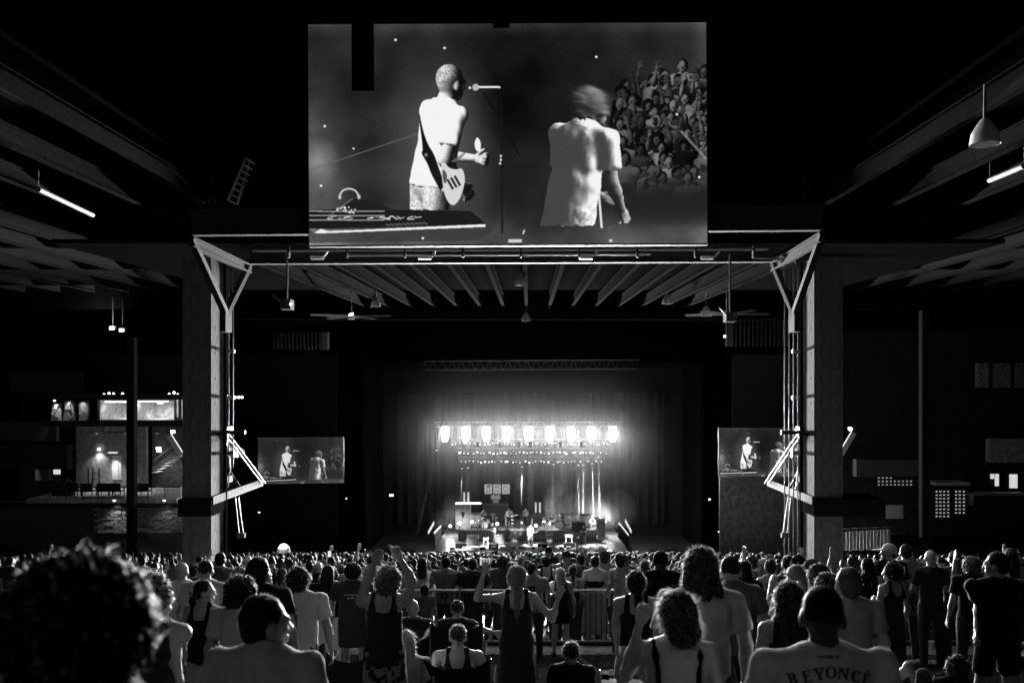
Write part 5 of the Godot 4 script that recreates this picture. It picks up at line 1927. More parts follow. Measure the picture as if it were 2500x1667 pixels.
func build_screens() -> void:
	var tex := screen_texture()
	var big := screen_mat(tex, 1.0)
	var D := 21.1
	var t := video_screen("giant video screen above the portal showing two musicians", P(753, 57, D), P(1726, 596, D), 1.0, big)
	t.rotation.z = 0.0053
	var c := t.position
	var mb := MB.new()
	var a := P(860, 54, D) - c
	var b := P(914, 220, D) - c
	mb.box((a + b) / 2 + Vector3(0, 0, 0.03), Vector3(b.x - a.x, a.y - b.y, 0.05))
	part("dead_module", mb, mat(0.004, 0.9), t)
	mb = MB.new()
	a = P(1206, 50, D) - c
	b = P(1246, 68, D) - c
	mb.box((a + b) / 2 + Vector3(0, 0, 0.05), Vector3(b.x - a.x, a.y - b.y, 0.1))
	part("top_bracket", mb, mat(0.004, 0.9), t)
	area(c + Vector3(0, 0, 0.12), c + Vector3(0, -1.5, 10), Vector2(9.4, 5.2), 200.0)
	# side screens
	var s1 := video_screen("small video screen left of the stage showing the musicians", P(632, 1068, 60.0), P(836, 1180, 60.0), 1.0, screen_mat(tex, 0.8))
	s1.rotation.y = 0.12
	var s2 := video_screen("small video screen right of the stage, half hidden by the column gear", P(1757, 1045, 60.0), P(1962, 1163, 60.0), 1.0, screen_mat(tex, 1.1))
	s2.rotation.y = -0.05
	area(P(735, 1124, 59.6), P(735, 1124, 40.0), Vector2(5.4, 3.0), 0.8)
	area(P(1860, 1104, 59.6), P(1860, 1104, 40.0), Vector2(5.4, 3.0), 1.2)
# ---------------------------------------------------------------- the stage, its lights and its band
const SY := -11.47     # stage floor
const RY := -10.58     # top of the riser

func at_stage(px: float, d: float, y: float) -> Vector3:
	return Vector3((px - 1290.0) / F * d, y, -d)

func gear_box(nm: String, label: String, cat: String, px: float, d: float, y: float, s: Vector3, g: float, face := 0.0, group := "") -> Node3D:
	# an equipment case: body, front grille set proud, corner trims
	var t := thing(nm, label, cat, at_stage(px, d, y), 0.0, group)
	var mb := MB.new()
	mb.box(Vector3(0, s.y / 2, 0), s)
	part("case", mb, mat(g, 0.6), t)
	mb = MB.new()
	mb.box(Vector3(0, s.y / 2, s.z / 2 + 0.012), Vector3(s.x * 0.86, s.y * 0.84, 0.02))
	part("grille", mb, mat(face if face > 0.0 else g * 0.6, 0.8, 0.0, "weave", 0.0, 3.0), t)
	for e in 4:
		mb = MB.new()
		mb.box(Vector3((e % 2 - 0.5) * s.x, s.y * 0.5 + (e / 2 - 0.5) * s.y, s.z / 2), Vector3(0.05, 0.05, 0.06))
		part("corner", mb, mat(0.5, 0.35, 0.7), t)
	return t

func drum_kit(px: float, d: float, label: String, big: float) -> void:
	var t := thing("drum_kit", label, "drum kit", at_stage(px, d, RY), 0.0, "drum kits")
	var shell := mat(0.2, 0.3)
	var head := mat(0.75, 0.5)
	var ch := mat(0.7, 0.2, 0.9)
	var mb := MB.new()
	mb.tube(Vector3(0, big, 0.0), Vector3(0, big, -0.42), big, big, 20)
	var bd := part("bass_drum", mb, shell, t)
	mb = MB.new()
	mb.tube(Vector3(0, big, 0.012), Vector3(0, big, 0.002), big * 0.94, big * 0.94, 20)
	part("drum_head", mb, head, bd)
	for q in [[-0.28, 0.75, 0.17], [0.24, 0.75, 0.15], [0.62, 0.45, 0.22], [-0.65, 0.55, 0.18]]:
		mb = MB.new()
		mb.tube(Vector3(q[0], q[1], -0.3), Vector3(q[0], q[1] - 0.25, -0.28), q[2], q[2], 14)
		var tm := part("tom", mb, shell, t)
		mb = MB.new()
		mb.tube(Vector3(q[0], q[1] + 0.012, -0.3), Vector3(q[0], q[1] + 0.004, -0.3), q[2] * 0.96, q[2] * 0.96, 14)
		part("drum_head", mb, head, tm)
		mb = MB.new()
		mb.tube(Vector3(q[0], q[1] - 0.2, -0.3), Vector3(q[0], 0, -0.3), 0.02, 0.02, 6)
		part("stand", mb, ch, t)
	for q in [[-0.75, 1.15, 0.24], [0.7, 1.2, 0.26], [0.95, 0.95, 0.2], [-0.95, 0.9, 0.17]]:
		mb = MB.new()
		mb.lathe([Vector2(q[2], 0.0), Vector2(0.05, 0.03), Vector2(0.0, 0.05)], Vector3(q[0], q[1], -0.4), Basis(Vector3.RIGHT, 0.25), 16)
		part("cymbal", mb, mat(0.8, 0.25, 0.9), t)
		mb = MB.new()
		mb.tube(Vector3(q[0], q[1], -0.4), Vector3(q[0], 0, -0.45), 0.018, 0.018, 6)
		part("stand", mb, ch, t)

func mic_stand(px: float, d: float, y: float, h: float, label: String) -> void:
	var t := thing("microphone_stand", label, "microphone", at_stage(px, d, y), 0.0, "microphone stands")
	var mb := MB.new()
	mb.tube(Vector3.ZERO, Vector3(0, h, 0), 0.02, 0.016, 6)
	part("pole", mb, mat(0.1, 0.3, 0.7), t)
	mb = MB.new()
	mb.lathe([Vector2(0.0, 0.05), Vector2(0.16, 0.03), Vector2(0.17, 0.0)], Vector3.ZERO, Basis.IDENTITY, 12)
	part("base", mb, mat(0.08, 0.5), t)
	mb = MB.new()
	mb.tube(Vector3(0, h, 0), Vector3(0.05, h + 0.06, -0.16), 0.022, 0.04, 8)
	part("microphone", mb, mat(0.5, 0.3, 0.6), t)

func stool(px: float, d: float, y: float, w: float, h: float, label: String, g: float) -> void:
	var t := thing("stool", label, "stool", at_stage(px, d, y), 0.0, "stools on the stage")
	var mb := MB.new()
	mb.box(Vector3(0, h - 0.08, 0), Vector3(w, 0.16, w * 0.7))
	part("seat", mb, mat(g, 0.5), t)
	for e in 4:
		mb = MB.new()
		var sx := (e % 2) * 2.0 - 1.0
		var sz := (e / 2) * 2.0 - 1.0
		mb.tube(Vector3(sx * w * 0.34, h - 0.12, sz * w * 0.22), Vector3(sx * w * 0.48, 0, sz * w * 0.3), 0.05, 0.04, 6)
		part("leg", mb, mat(g, 0.5), t)

func truss(nm: String, label: String, a: Vector3, b: Vector3, s: float, m: Material, group := "") -> Node3D:
	var t := thing(nm, label, "truss", (a + b) / 2, 0.0, group)
	var o := (a + b) / 2
	for e in 3:
		var off: Vector3 = [Vector3(0, s / 2, s / 2), Vector3(0, s / 2, -s / 2), Vector3(0, -s / 2, 0)][e]
		var mb := MB.new()
		mb.tube(a - o + off, b - o + off, 0.035, 0.035, 6)
		part("chord", mb, m, t)
	var n := int(a.distance_to(b) / s)
	var lc := MB.new()
	for i in n:
		var p := a.lerp(b, float(i) / n) - o
		var q := a.lerp(b, (i + 0.5) / n) - o
		var r := a.lerp(b, float(i + 1) / n) - o
		lc.tube(p + Vector3(0, s / 2, s / 2), q + Vector3(0, -s / 2, 0), 0.016, 0.016, 4, false)
		lc.tube(q + Vector3(0, -s / 2, 0), r + Vector3(0, s / 2, s / 2), 0.016, 0.016, 4, false)
	part("lacing", lc, m, t)
	return t

func build_stage() -> void:
	var rg := RandomNumberGenerator.new()
	rg.seed = 31
	var dk := mat(0.02, 0.7)
	var mb := MB.new()
	# --- deck, riser, house
	var st := thing("stage", "raised stage deck with a riser and slatted front", "stage", Vector3(0.2, ground(75), -78.0))
	var o := st.position
	mb = MB.new()
	mb.box(Vector3(0, SY - 0.1 - o.y, 0), Vector3(15.5, 0.2, 15.0))
	part("deck", mb, mat(0.22, 0.35, 0.0, "wood", 0.0, 0.5), st)
	mb = MB.new()
	mb.box(Vector3(0, (SY - 0.2 + o.y) / 2 - o.y, 0), Vector3(15.2, SY - 0.2 - o.y, 14.6))
	part("skirt", mb, mat(0.03, 0.8), st)
	mb = MB.new()
	mb.box(Vector3(0, SY - 0.75 - o.y, 7.95), Vector3(13.6, 0.1, 1.4))
	part("step", mb, mat(0.4, 0.4, 0.0, "wood", 0.0, 0.5), st)
	mb = MB.new()
	mb.box(Vector3(0, RY - 0.05 - o.y, -1.6), Vector3(12.6, 0.1, 8.6))
	part("riser_deck", mb, mat(0.12, 0.5), st)
	mb = MB.new()
	mb.box(Vector3(0, (RY - 0.1 + SY) / 2 - o.y, -1.6), Vector3(12.3, RY - 0.1 - SY, 8.4))
	part("riser_core", mb, dk, st)
	var slat := MB.new()
	slat.box(Vector3.ZERO, Vector3(0.075, RY - SY - 0.16, 0.04))
	var sm := slat.mesh()
	for i in 88:
		piece("riser_slat", sm, mat(0.3, 0.5, 0.3), st, Transform3D(Basis.IDENTITY, Vector3(-6.15 + i * 0.1415, (RY + SY) / 2 - 0.02 - o.y, 2.64)))
	var hs := thing("stage_house", "black stage house with curtains behind and beside the band", "stage house", Vector3(0.2, ground(80), -86.0))
	o = hs.position
	# folded curtain
	mb = MB.new()
	var prev := Vector3.ZERO
	for i in 161:
		var x := -13.0 + i * 0.1625
		var q := Vector3(x, 0, 0.22 * sin(i * 1.1) + 0.08 * sin(i * 2.7))
		if i > 0: mb.quad(prev + Vector3(0, 1.2, 0), prev + Vector3(0, 14.0, 0), q + Vector3(0, 14.0, 0), q + Vector3(0, 1.2, 0))
		prev = q
	part("back_curtain", mb, mat(0.02, 0.9), hs)
	mb = MB.new()
	mb.box(Vector3(0, 7.0, -1.0), Vector3(44.0, 22.0, 0.3))
	part("back_wall", mb, dk, hs)
	for e in 2:
		mb = MB.new()
		mb.box(Vector3(-14.5 if e == 0 else 15.0, 7.0, 4.0), Vector3(0.3, 20.0, 9.0))
		part("side_wall", mb, mat(0.01, 0.95), hs)
		mb = MB.new()
		mb.box(Vector3(-19.0 if e == 0 else 19.0, 7.0, 20.0), Vector3(9.0 if e == 0 else 8.0, 20.0, 0.3))
		part("proscenium_wall", mb, mat(0.01 if e == 0 else 0.03, 0.95), hs)
	mb = MB.new()
	mb.box(Vector3(0, 16.6, 4.0), Vector3(30.0, 0.3, 9.0))
	part("house_roof", mb, mat(0.008, 0.95), hs)
	var rw := MB.new()
	var wa := P(1757, 1165, 60.6)
	var wb := P(1990, 1400, 60.6)
	rw.box(Vector3(0, (wa.y - wb.y) / 2, 0), Vector3(wb.x - wa.x, wa.y - wb.y, 0.3))
	one("screen_wall", rw, mat(0.16, 0.9, 0.0, "concrete", 0.0, 0.4), "plain grey wall under the right side screen", "wall", Vector3((wa.x + wb.x) / 2, wb.y, -60.6))
	# --- nine great lamps
	var bar := truss("lighting_bar", "dark truss carrying the nine great stage lamps", at_stage(1062, 76.2, P(0, 1036, 76.2).y), at_stage(1520, 76.2, P(0, 1036, 76.2).y), 0.4, mat(0.1, 0.4, 0.6))
	var lens := MB.new()
	lens.lathe([Vector2(0.0, 0.05), Vector2(0.10, 0.035), Vector2(0.16, 0.0), Vector2(0.165, -0.05)], Vector3.ZERO, Basis(Vector3.RIGHT, PI / 2), 12)
	var lm := lens.mesh()
	var small := MB.new()
	small.lathe([Vector2(0.0, 0.04), Vector2(0.07, 0.025), Vector2(0.10, 0.0), Vector2(0.105, -0.04)], Vector3.ZERO, Basis(Vector3.RIGHT, PI / 2), 10)
	var sl := small.mesh()
	var lx := [1086, 1137, 1187, 1237, 1290, 1343, 1394, 1444, 1496]
	var nth := ["first", "second", "third", "fourth", "middle", "sixth", "seventh", "eighth", "ninth"]
	for i in 9:
		var c := at_stage(lx[i], 75.6, P(0, 1057, 75.6).y)
		var t := thing("stage_floodlight", "blazing white stage floodlight, %s from the left of the nine in the row" % nth[i], "floodlight", c, 0.0, "nine blazing stage floodlights")
		mb = MB.new()
		mb.box(Vector3(0, 0, -0.14), Vector3(0.74, 1.16, 0.16))
		part("housing", mb, dk, t)
		mb = MB.new()
		mb.tube(Vector3(0, 0.55, -0.1), Vector3(0, 0.85, -0.4), 0.04, 0.04, 6)
		part("clamp", mb, dk, t)
		for r in 4:
			for s in 2:
				var xx: float = [0.15, 0.2, 0.19, 0.155][r] * (s * 2 - 1)
				piece("lamp_lens", lm, glow(1.0, 9.0), t, Transform3D(Basis.IDENTITY, Vector3(xx, 0.40 - r * 0.25, 0.0)))
		for s in 2:
			piece("lamp_lens", sl, glow(1.0, 9.0), t, Transform3D(Basis.IDENTITY, Vector3(0.13 * (s * 2 - 1), -0.63, 0.0)))
		spot(c + Vector3(0, 0, 0.25), Vector3(c.x * 0.5, 0.2, -8.0), LAMP_E, 34.0, 0.3, 1.0)
	# --- three bars of small lamps
	var rows := [[1083, 1102, 1486, 77.0, 46], [1105, 1113, 1484, 78.5, 40], [1127, 1120, 1470, 80.0, 36]]
	for k in 3:
		var q: Array = rows[k]
		var y := P(0, q[0], q[3]).y
		var tr := truss("lamp_bar", "truss bar with many small lit lamps, %s of the three under the great lamps" % ["uppermost", "middle", "lowest"][k], at_stage(q[1], q[3], y + 0.25), at_stage(q[2], q[3], y + 0.25), 0.3, mat(0.12, 0.4, 0.6), "bars of small lamps")
		var lp := MB.new()
		lp.tube(Vector3(0, 0, 0.02), Vector3(0, 0, -0.16), 0.062, 0.05, 8)
		var lmesh := lp.mesh()
		for i in q[4]:
			var x := lerpf(q[1], q[2], (i + rg.randf_range(0.1, 0.9)) / q[4])
			var br := [0.25, 1.0, 3.0, 0.6][rg.randi() % 4] as float
			if k == 0: br = [0.15, 0.4, 0.8, 0.3][rg.randi() % 4]
			piece("small_lamp", lmesh, glow(1.0, br * 1.6), tr, Transform3D(Basis.IDENTITY, at_stage(x, q[3], y + rg.randf_range(-0.1, 0.06)) - tr.position))
	truss("rigging_truss", "dim empty truss hung high above the stage lamps", at_stage(1035, 73.0, P(0, 893, 73.0).y), at_stage(1560, 73.0, P(0, 889, 73.0).y), 0.75, mat(0.1, 0.5, 0.4))
	# --- moving-head lamps that throw the beams
	var beams := [[1128, 1140, 1122, 79.5], [1142, 1138, 1140, 79.0], [1412, 1132, 1414, 79.0], [1424, 1132, 1424, 78.6], [1446, 1128, 1450, 79.0], [1461, 1112, 1466, 78.0], [1274, 1136, 1273, 80.0], [1066, 1095, 1018, 74.0], [1352, 1130, 1345, 79.5]]
	for b in beams:
		var c := at_stage(b[0], b[3], P(0, b[1], b[3]).y)
		var t := thing("beam_lamp", "moving-head beam lamp hung at %s of the rig" % ["the far left", "the left, second one", "the right, first one", "the right, second one", "the right, third one", "the far right", "the middle", "the left wing", "the middle right"][beams.find(b)], "stage lamp", c, 0.0, "beam lamps")
		mb = MB.new()
		mb.tube(Vector3(0, -0.12, 0), Vector3(0, 0.2, 0), 0.11, 0.13, 10)
		part("head", mb, dk, t)
		mb = MB.new()
		mb.tube(Vector3(0, -0.14, 0), Vector3(0, -0.122, 0), 0.09, 0.09, 10)
		part("lamp_lens", mb, glow(1.0, 3.0), t)
		mb = MB.new()
		mb.box(Vector3(0, 0.28, 0), Vector3(0.3, 0.12, 0.2))
		part("yoke", mb, dk, t)
		spot(c + Vector3(0, -0.2, 0), at_stage(b[2], b[3] - 0.4, RY), 9000.0, 1.2, 0.04, 0.4)
	# narrow washes from the front that leave pools on the floor
	var washes := [[1135, 72.0, 9.0, 600.0, "far left"], [1203, 72.6, 8.0, 600.0, "left"], [1296, 73.0, 5.0, 1300.0, "middle"], [1388, 72.4, 8.0, 600.0, "right"], [1452, 72.6, 8.0, 600.0, "far right"], [1262, 76.2, 5.0, 500.0, "middle, aimed at the riser"]]
	for q in washes:
		var c := at_stage(lerpf(q[0], 1290, 0.2), 70.0, P(0, 1085, 70.0).y)
		var t := thing("wash_lamp", "black wash lamp over the stage front, %s" % q[4], "stage lamp", c, 0.0, "wash lamps")
		mb = MB.new()
		mb.tube(Vector3(0, 0.1, 0.12), Vector3(0, -0.1, -0.12), 0.14, 0.16, 12)
		part("head", mb, dk, t)
		mb = MB.new()
		mb.box(Vector3(0, 0.25, 0.05), Vector3(0.3, 0.1, 0.1))
		part("yoke", mb, dk, t)
		spot(c + Vector3(0, -0.15, -0.2), at_stage(q[0], q[1], SY + 0.5), q[3], q[2], 0.06, 0.5)
	# --- set pieces
	var cb := thing("patterned_cabinet", "tall pale patterned cabinet with a glowing top edge at stage left", "cabinet", at_stage(1131, 76.5, RY))
	mb = MB.new()
	mb.box(Vector3(0, 1.05, 0), Vector3(1.28, 2.1, 0.9))
	part("case", mb, mat(0.35, 0.6, 0.0, "concrete", 0.0, 0.6), cb)
	mb = MB.new()
	mb.box(Vector3(0.45, 2.16, 0.2), Vector3(2.2, 0.09, 0.5))
	part("light_strip", mb, glow(1.0, 2.2), cb)
	for i in 5:
		mb = MB.new()
		var cx := -0.5 + i * 0.25
		mb.bar(Vector3(cx - 0.1, 1.75, 0.47), Vector3(cx + 0.1, 1.95, 0.47), 0.03, 0.03)
		mb.bar(Vector3(cx + 0.1, 1.75, 0.475), Vector3(cx - 0.1, 1.95, 0.475), 0.03, 0.03)
		mb.bar(Vector3(cx - 0.1, 1.75, 0.48), Vector3(cx, 1.64, 0.48), 0.03, 0.03)
		mb.bar(Vector3(cx + 0.1, 1.75, 0.48), Vector3(cx, 1.64, 0.48), 0.03, 0.03)
		part("lattice", mb, dk, cb)
	mb = MB.new()
	mb.prism(PackedVector2Array([Vector2(-0.18, 1.45), Vector2(0.16, 1.45), Vector2(0.1, 1.05), Vector2(0.02, 0.9), Vector2(-0.1, 1.1)]), 0.455, 0.47)
	part("emblem", mb, dk, cb)
	area(cb.position + Vector3(0.45, 2.22, 0.1), cb.position + Vector3(0.45, 8.0, -0.5), Vector2(2.1, 0.3), 1.5)
	var towers := [[1138, 76.5, RY + 2.25, 0.85, "on top of the patterned cabinet"], [1313, 77.5, RY + 1.15, 0.95, "behind the keyboards in the middle"]]
	for q in towers:
		for e in 2:
			var t := thing("tube_lamp", "tall caged glowing tube lamp %s, %s of the pair" % [q[4], "left" if e == 0 else "right"], "lamp", at_stage(q[0] - 5 + e * 10, q[1], q[2]), 0.0, "caged tube lamps")
			mb = MB.new()
			mb.tube(Vector3(0, 0.05, 0), Vector3(0, q[3] - 0.05, 0), 0.055, 0.055, 8)
			part("lamp_tube", mb, glow(1.0, 0.8), t)
			mb = MB.new()
			for k in 4:
				mb.tube(Vector3(cos(k * PI / 2) * 0.12, 0, sin(k * PI / 2) * 0.12), Vector3(cos(k * PI / 2) * 0.12, q[3], sin(k * PI / 2) * 0.12), 0.012, 0.012, 4)
			for k in 5: mb.box(Vector3(0, k * q[3] / 4.0, 0), Vector3(0.26, 0.02, 0.26))
			part("cage", mb, mat(0.3, 0.4, 0.5), t)
	var pst := thing("lamp_table", "dark table under the glowing tubes in the middle of the riser", "table", at_stage(1313, 77.5, RY))
	mb = MB.new()
	mb.box(Vector3(0, 0.95, 0), Vector3(1.3, 0.3, 0.6))
	part("top", mb, dk, pst)
	mb = MB.new()
	mb.box(Vector3(-0.5, 0.4, 0), Vector3(0.1, 0.8, 0.5))
	mb.box(Vector3(0.5, 0.4, 0), Vector3(0.1, 0.8, 0.5))
	part("legs", mb, mat(0.3, 0.4, 0.5), pst)
	# three framed line drawings
	for i in 3:
		var t := thing("portrait_drawing", "framed pale line drawing of a face above the stage, %s of three" % ["leftmost", "middle", "rightmost"][i], "picture", at_stage([1192, 1213.5, 1235][i], 80.0, P(0, 1194, 80.0).y), 0.0, "framed portrait drawings")
		mb = MB.new()
		mb.box(Vector3.ZERO, Vector3(0.68, 0.86, 0.04))
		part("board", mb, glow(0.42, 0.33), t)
		mb = MB.new()
		for e in 2:
			mb.box(Vector3((e - 0.5) * 0.72, 0, 0.01), Vector3(0.04, 0.94, 0.05))
			mb.box(Vector3(0, (e - 0.5) * 0.9, 0.012), Vector3(0.68, 0.04, 0.05))
		part("frame", mb, dk, t)
		mb = MB.new()
		var w := 0.16 + 0.03 * i
		for k in 12:
			var a0 := TAU * k / 12
			var a1 := TAU * (k + 1) / 12
			mb.bar(Vector3(cos(a0) * w, 0.05 + sin(a0) * 0.24, 0.026), Vector3(cos(a1) * w, 0.05 + sin(a1) * 0.24, 0.026), 0.03, 0.008, Vector3.BACK)
		for k in 6: mb.bar(Vector3(-w + k * 0.06, 0.2, 0.03), Vector3(-w + 0.03 + k * 0.06, 0.3 - 0.02 * k * (i - 1), 0.03), 0.05, 0.008, Vector3.BACK)
		mb.bar(Vector3(-0.08, 0.08, 0.03), Vector3(-0.02, 0.08, 0.03), 0.03, 0.008, Vector3.BACK)
		mb.bar(Vector3(0.04, 0.08, 0.03), Vector3(0.1, 0.08, 0.03), 0.03, 0.008, Vector3.BACK)
		mb.bar(Vector3(-0.05, -0.09, 0.03), Vector3(0.06, -0.09, 0.03), 0.02, 0.008, Vector3.BACK)
		mb.bar(Vector3(-0.26, -0.4, 0.03), Vector3(-0.06, -0.22, 0.03), 0.03, 0.008, Vector3.BACK)
		mb.bar(Vector3(0.26, -0.4, 0.03), Vector3(0.06, -0.22, 0.03), 0.03, 0.008, Vector3.BACK)
		part("drawing", mb, mat(0.03, 0.8), t)
		mb = MB.new()
		mb.tube(Vector3(0, 0.46, 0), Vector3(0, 3.0, 0), 0.01, 0.01, 4)
		part("wire", mb, dk, t)
	# projector with two reels
	var pj := thing("film_projector", "old film projector with two round reels under the drawings", "projector", at_stage(1210, 78.5, RY + 2.05))
	for e in 2:
		mb = MB.new()
		mb.tube(Vector3(-0.2 + e * 0.42, 0.35, 0), Vector3(-0.2 + e * 0.42, 0.35, -0.06), 0.21, 0.21, 16)
		mb.tube(Vector3(-0.2 + e * 0.42, 0.35, 0.02), Vector3(-0.2 + e * 0.42, 0.35, 0.0), 0.08, 0.08, 10)
		part("reel", mb, mat(0.4, 0.4, 0.4), pj)
	mb = MB.new()
	mb.box(Vector3(0, 0.05, 0), Vector3(0.5, 0.4, 0.4))
	part("body", mb, mat(0.2, 0.4, 0.4), pj)
	gear_box("instrument_rack", "tall rack of instruments under the film projector", "rack", 1210, 78.5, RY, Vector3(2.2, 1.85, 0.6), 0.05)
	for q in [[1160, 77.0, 1.1, 1.25, "beside the patterned cabinet"], [1245, 77.5, 0.9, 0.9, "behind the guitarist in the white shirt"]]:
		var hz := gear_box("radiator_amplifier", "ribbed amplifier cabinet " + q[4], "amplifier", q[0], q[1], RY, Vector3(q[2], q[3], 0.5), 0.12, 0.2, "amplifiers on the riser")
		for k in 9:
			mb = MB.new()
			mb.box(Vector3((k - 4) * q[2] * 0.1, q[3] * 0.5, 0.29), Vector3(0.04, q[3] * 0.8, 0.04))
			part("rib", mb, mat(0.5, 0.4, 0.4), hz)
	drum_kit(1183, 76.0, "drum kit with the smaller bass drum at the left of the riser", 0.3)
	drum_kit(1367, 76.0, "drum kit with the large pale bass drum at the right of the riser", 0.32)
	gear_box("black_amplifier", "tall black amplifier between the two standing musicians on the riser", "amplifier", 1262, 76.5, RY, Vector3(0.62, 1.15, 0.6), 0.03, 0.015)
	var an := gear_box("amplifier_stack", "amplifier with bright shelves beside the black amplifier", "amplifier", 1253, 76.8, RY, Vector3(0.3, 1.2, 0.5), 0.1)
	for k in 3:
		mb = MB.new()
		mb.box(Vector3(0, 0.4 + k * 0.3, 0.28), Vector3(0.3, 0.06, 0.04))
		part("indicator_light", mb, glow(1.0, 1.2), an)
	var cv := gear_box("ridged_speaker", "large ridged speaker box right of the big drum kit", "speaker", 1428, 77.0, RY, Vector3(0.95, 1.15, 0.7), 0.06, 0.1)
	for k in 10:
		mb = MB.new()
		mb.tube(Vector3(-0.42 + k * 0.09, 0.1, 0.37), Vector3(-0.42 + k * 0.09, 1.05, 0.37), 0.03, 0.03, 6)
		part("ridge", mb, mat(0.35, 0.4, 0.3), cv)
	gear_box("organ", "low dark organ with a bright top edge right of the drums", "organ", 1412, 75.0, RY, Vector3(1.15, 0.75, 0.5), 0.05, 0.03)
	gear_box("speaker_cabinet", "tall pale speaker cabinet at the right end of the stage", "speaker", 1467, 74.5, SY + 0.3, Vector3(0.72, 1.7, 0.6), 0.3, 0.12)
	gear_box("keyboard_case", "pale keyboard case at the left of the stage front", "case", 1154, 73.5, SY, Vector3(1.0, 0.75, 0.5), 0.35, 0.3)
	gear_box("stage_monitor", "black monitor wedge at the left of the stage front", "speaker", 1126, 72.0, SY, Vector3(0.9, 0.4, 0.5), 0.03, 0.02, "monitor wedges")
	gear_box("stage_monitor", "black monitor wedge left of the singer", "speaker", 1205, 72.0, SY, Vector3(0.8, 0.35, 0.5), 0.03, 0.02, "monitor wedges")
	gear_box("stage_monitor", "black monitor wedge right of the singer", "speaker", 1325, 72.0, SY, Vector3(0.8, 0.35, 0.5), 0.03, 0.02, "monitor wedges")
	gear_box("stage_monitor", "black monitor wedge by the white-legged stand", "speaker", 1390, 72.2, SY, Vector3(0.9, 0.38, 0.5), 0.03, 0.02, "monitor wedges")
	for q in [[1256, "left of the singer"], [1342, "right of the singer"]]:
		var bt := thing("barrel_lamp", "slatted round barrel lamp standing " + q[1], "lamp", at_stage(q[0], 74.6, SY), 0.0, "barrel lamps")
		for r in 3:
			mb = MB.new()
			mb.tube(Vector3(0, 0.3 * r + 0.03, 0), Vector3(0, 0.3 * r + 0.06, 0), 0.35, 0.35, 16)
			part("hoop", mb, mat(0.6, 0.3, 0.5), bt)
		for k in 16:
			mb = MB.new()
			var a := TAU * k / 16
			mb.box(Vector3(cos(a) * 0.33, 0.48, sin(a) * 0.33), Vector3(0.07, 0.9, 0.03), Basis(Vector3.UP, PI / 2 - a))
			part("slat", mb, mat(0.2, 0.5), bt)
		mb = MB.new()
		mb.tube(Vector3(0, 0.02, 0), Vector3(0, 0.2, 0), 0.2, 0.2, 12)
		part("lamp_core", mb, glow(1.0, 1.0), bt)
	stool(1186, 73.0, SY, 0.42, 0.62, "white stool at the left of the stage front", 0.75)
	stool(1389, 73.2, SY, 0.6, 0.85, "white-legged stand at the right of the stage front", 0.75)
	gear_box("percussion_table", "table of percussion with bright top beside the bending musician", "table", 1222, 73.6, SY, Vector3(0.75, 0.8, 0.5), 0.15, 0.3)
	for q in [[1298, 72.6, SY, 1.45, "in front of the singer"], [1338, 76.2, RY, 1.5, "beside the smoke in the middle of the riser"], [1397, 75.6, RY, 1.6, "over the big drum kit"], [1240, 75.5, RY, 1.35, "before the guitarist in the white shirt"], [1411, 71.8, SY, 0.8, "low at the front edge of the stage"], [1457, 71.8, SY, 0.9, "at the front right corner of the stage"]]:
		mic_stand(q[0], q[1], q[2], q[3], "slim microphone stand " + q[4])
	# small gear along the stage front
	for i in 16:
		var px := 1106 + i * 24 + rg.randf_range(-6, 6)
		var t := thing("effects_pedal_board", "small pedal board on the stage front, %s" % ("left of the singer" if px < 1280 else "right of the singer"), "pedal board", at_stage(px, 71.4 + rg.randf() * 0.5, SY), rg.randf_range(-0.4, 0.4), "pedal boards along the stage front")
		mb = MB.new()
		mb.box(Vector3(0, 0.06, 0), Vector3(rg.randf_range(0.3, 0.6), 0.12, 0.25))
		part("board", mb, mat([0.02, 0.5, 0.2, 0.05][i % 4], 0.5), t)
		for k in 3:
			mb = MB.new()
			mb.box(Vector3(-0.12 + k * 0.12, 0.15, 0), Vector3(0.08, 0.06, 0.12))
			part("pedal", mb, mat([0.6, 0.3, 0.75][k], 0.35, 0.4), t)
	for q in [[1165, 75.2, 0.5, "left"], [1330, 75.2, 0.5, "middle"], [1440, 75.0, 0.45, "right"]]:
		for k in 3:
			var t := thing("cymbal_stand", "small chrome cymbal on a stand at the %s of the riser, %s of three" % [q[3], ["lowest", "middle", "highest"][k]], "cymbal", at_stage(q[0] + k * 8, q[1], RY), 0.0, "loose cymbals on the riser")
			mb = MB.new()
			mb.tube(Vector3.ZERO, Vector3(0, 0.6 + 0.22 * k, 0), 0.02, 0.02, 6)
			part("stand", mb, mat(0.6, 0.25, 0.8), t)
			mb = MB.new()
			mb.lathe([Vector2(0.22, 0.0), Vector2(0.05, 0.03), Vector2(0.0, 0.05)], Vector3(0, 0.6 + 0.22 * k, 0), Basis(Vector3.RIGHT, 0.4), 14)
			part("cymbal", mb, mat(0.8, 0.25, 0.9), t)
	# floor lamps of the set
	var fl := [[1447, 76.5, RY + 0.55, 1.6, 40.0, "fierce round lamp glaring beside the speaker cabinet"], [1476, 77.0, RY + 0.5, 0.6, 20.0, "round lamp half hidden behind the speaker cabinet"], [1122, 75.6, RY + 0.55, 0.4, 1.5, "small bare lamp in front of the patterned cabinet"], [1152, 76.0, RY + 0.6, 0.3, 1.2, "small bare lamp at the foot of the ribbed amplifier"], [1328, 76.4, RY + 0.5, 0.4, 2.0, "small round lamp on the riser left of the smoke"], [1345, 77.4, RY + 0.25, 0.6, 12.0, "upward lamp at the foot of the smoke plume"], [1099, 77.5, SY + 0.9, 0.4, 10.0, "upward lamp behind the cabinet at the left edge"], [1308, 76.0, RY + 0.3, 0.4, 2.0, "small lamp beside the middle keyboards"], [1214, 75.6, RY + 0.5, 0.4, 2.5, "small lamp behind the bending musician"]]
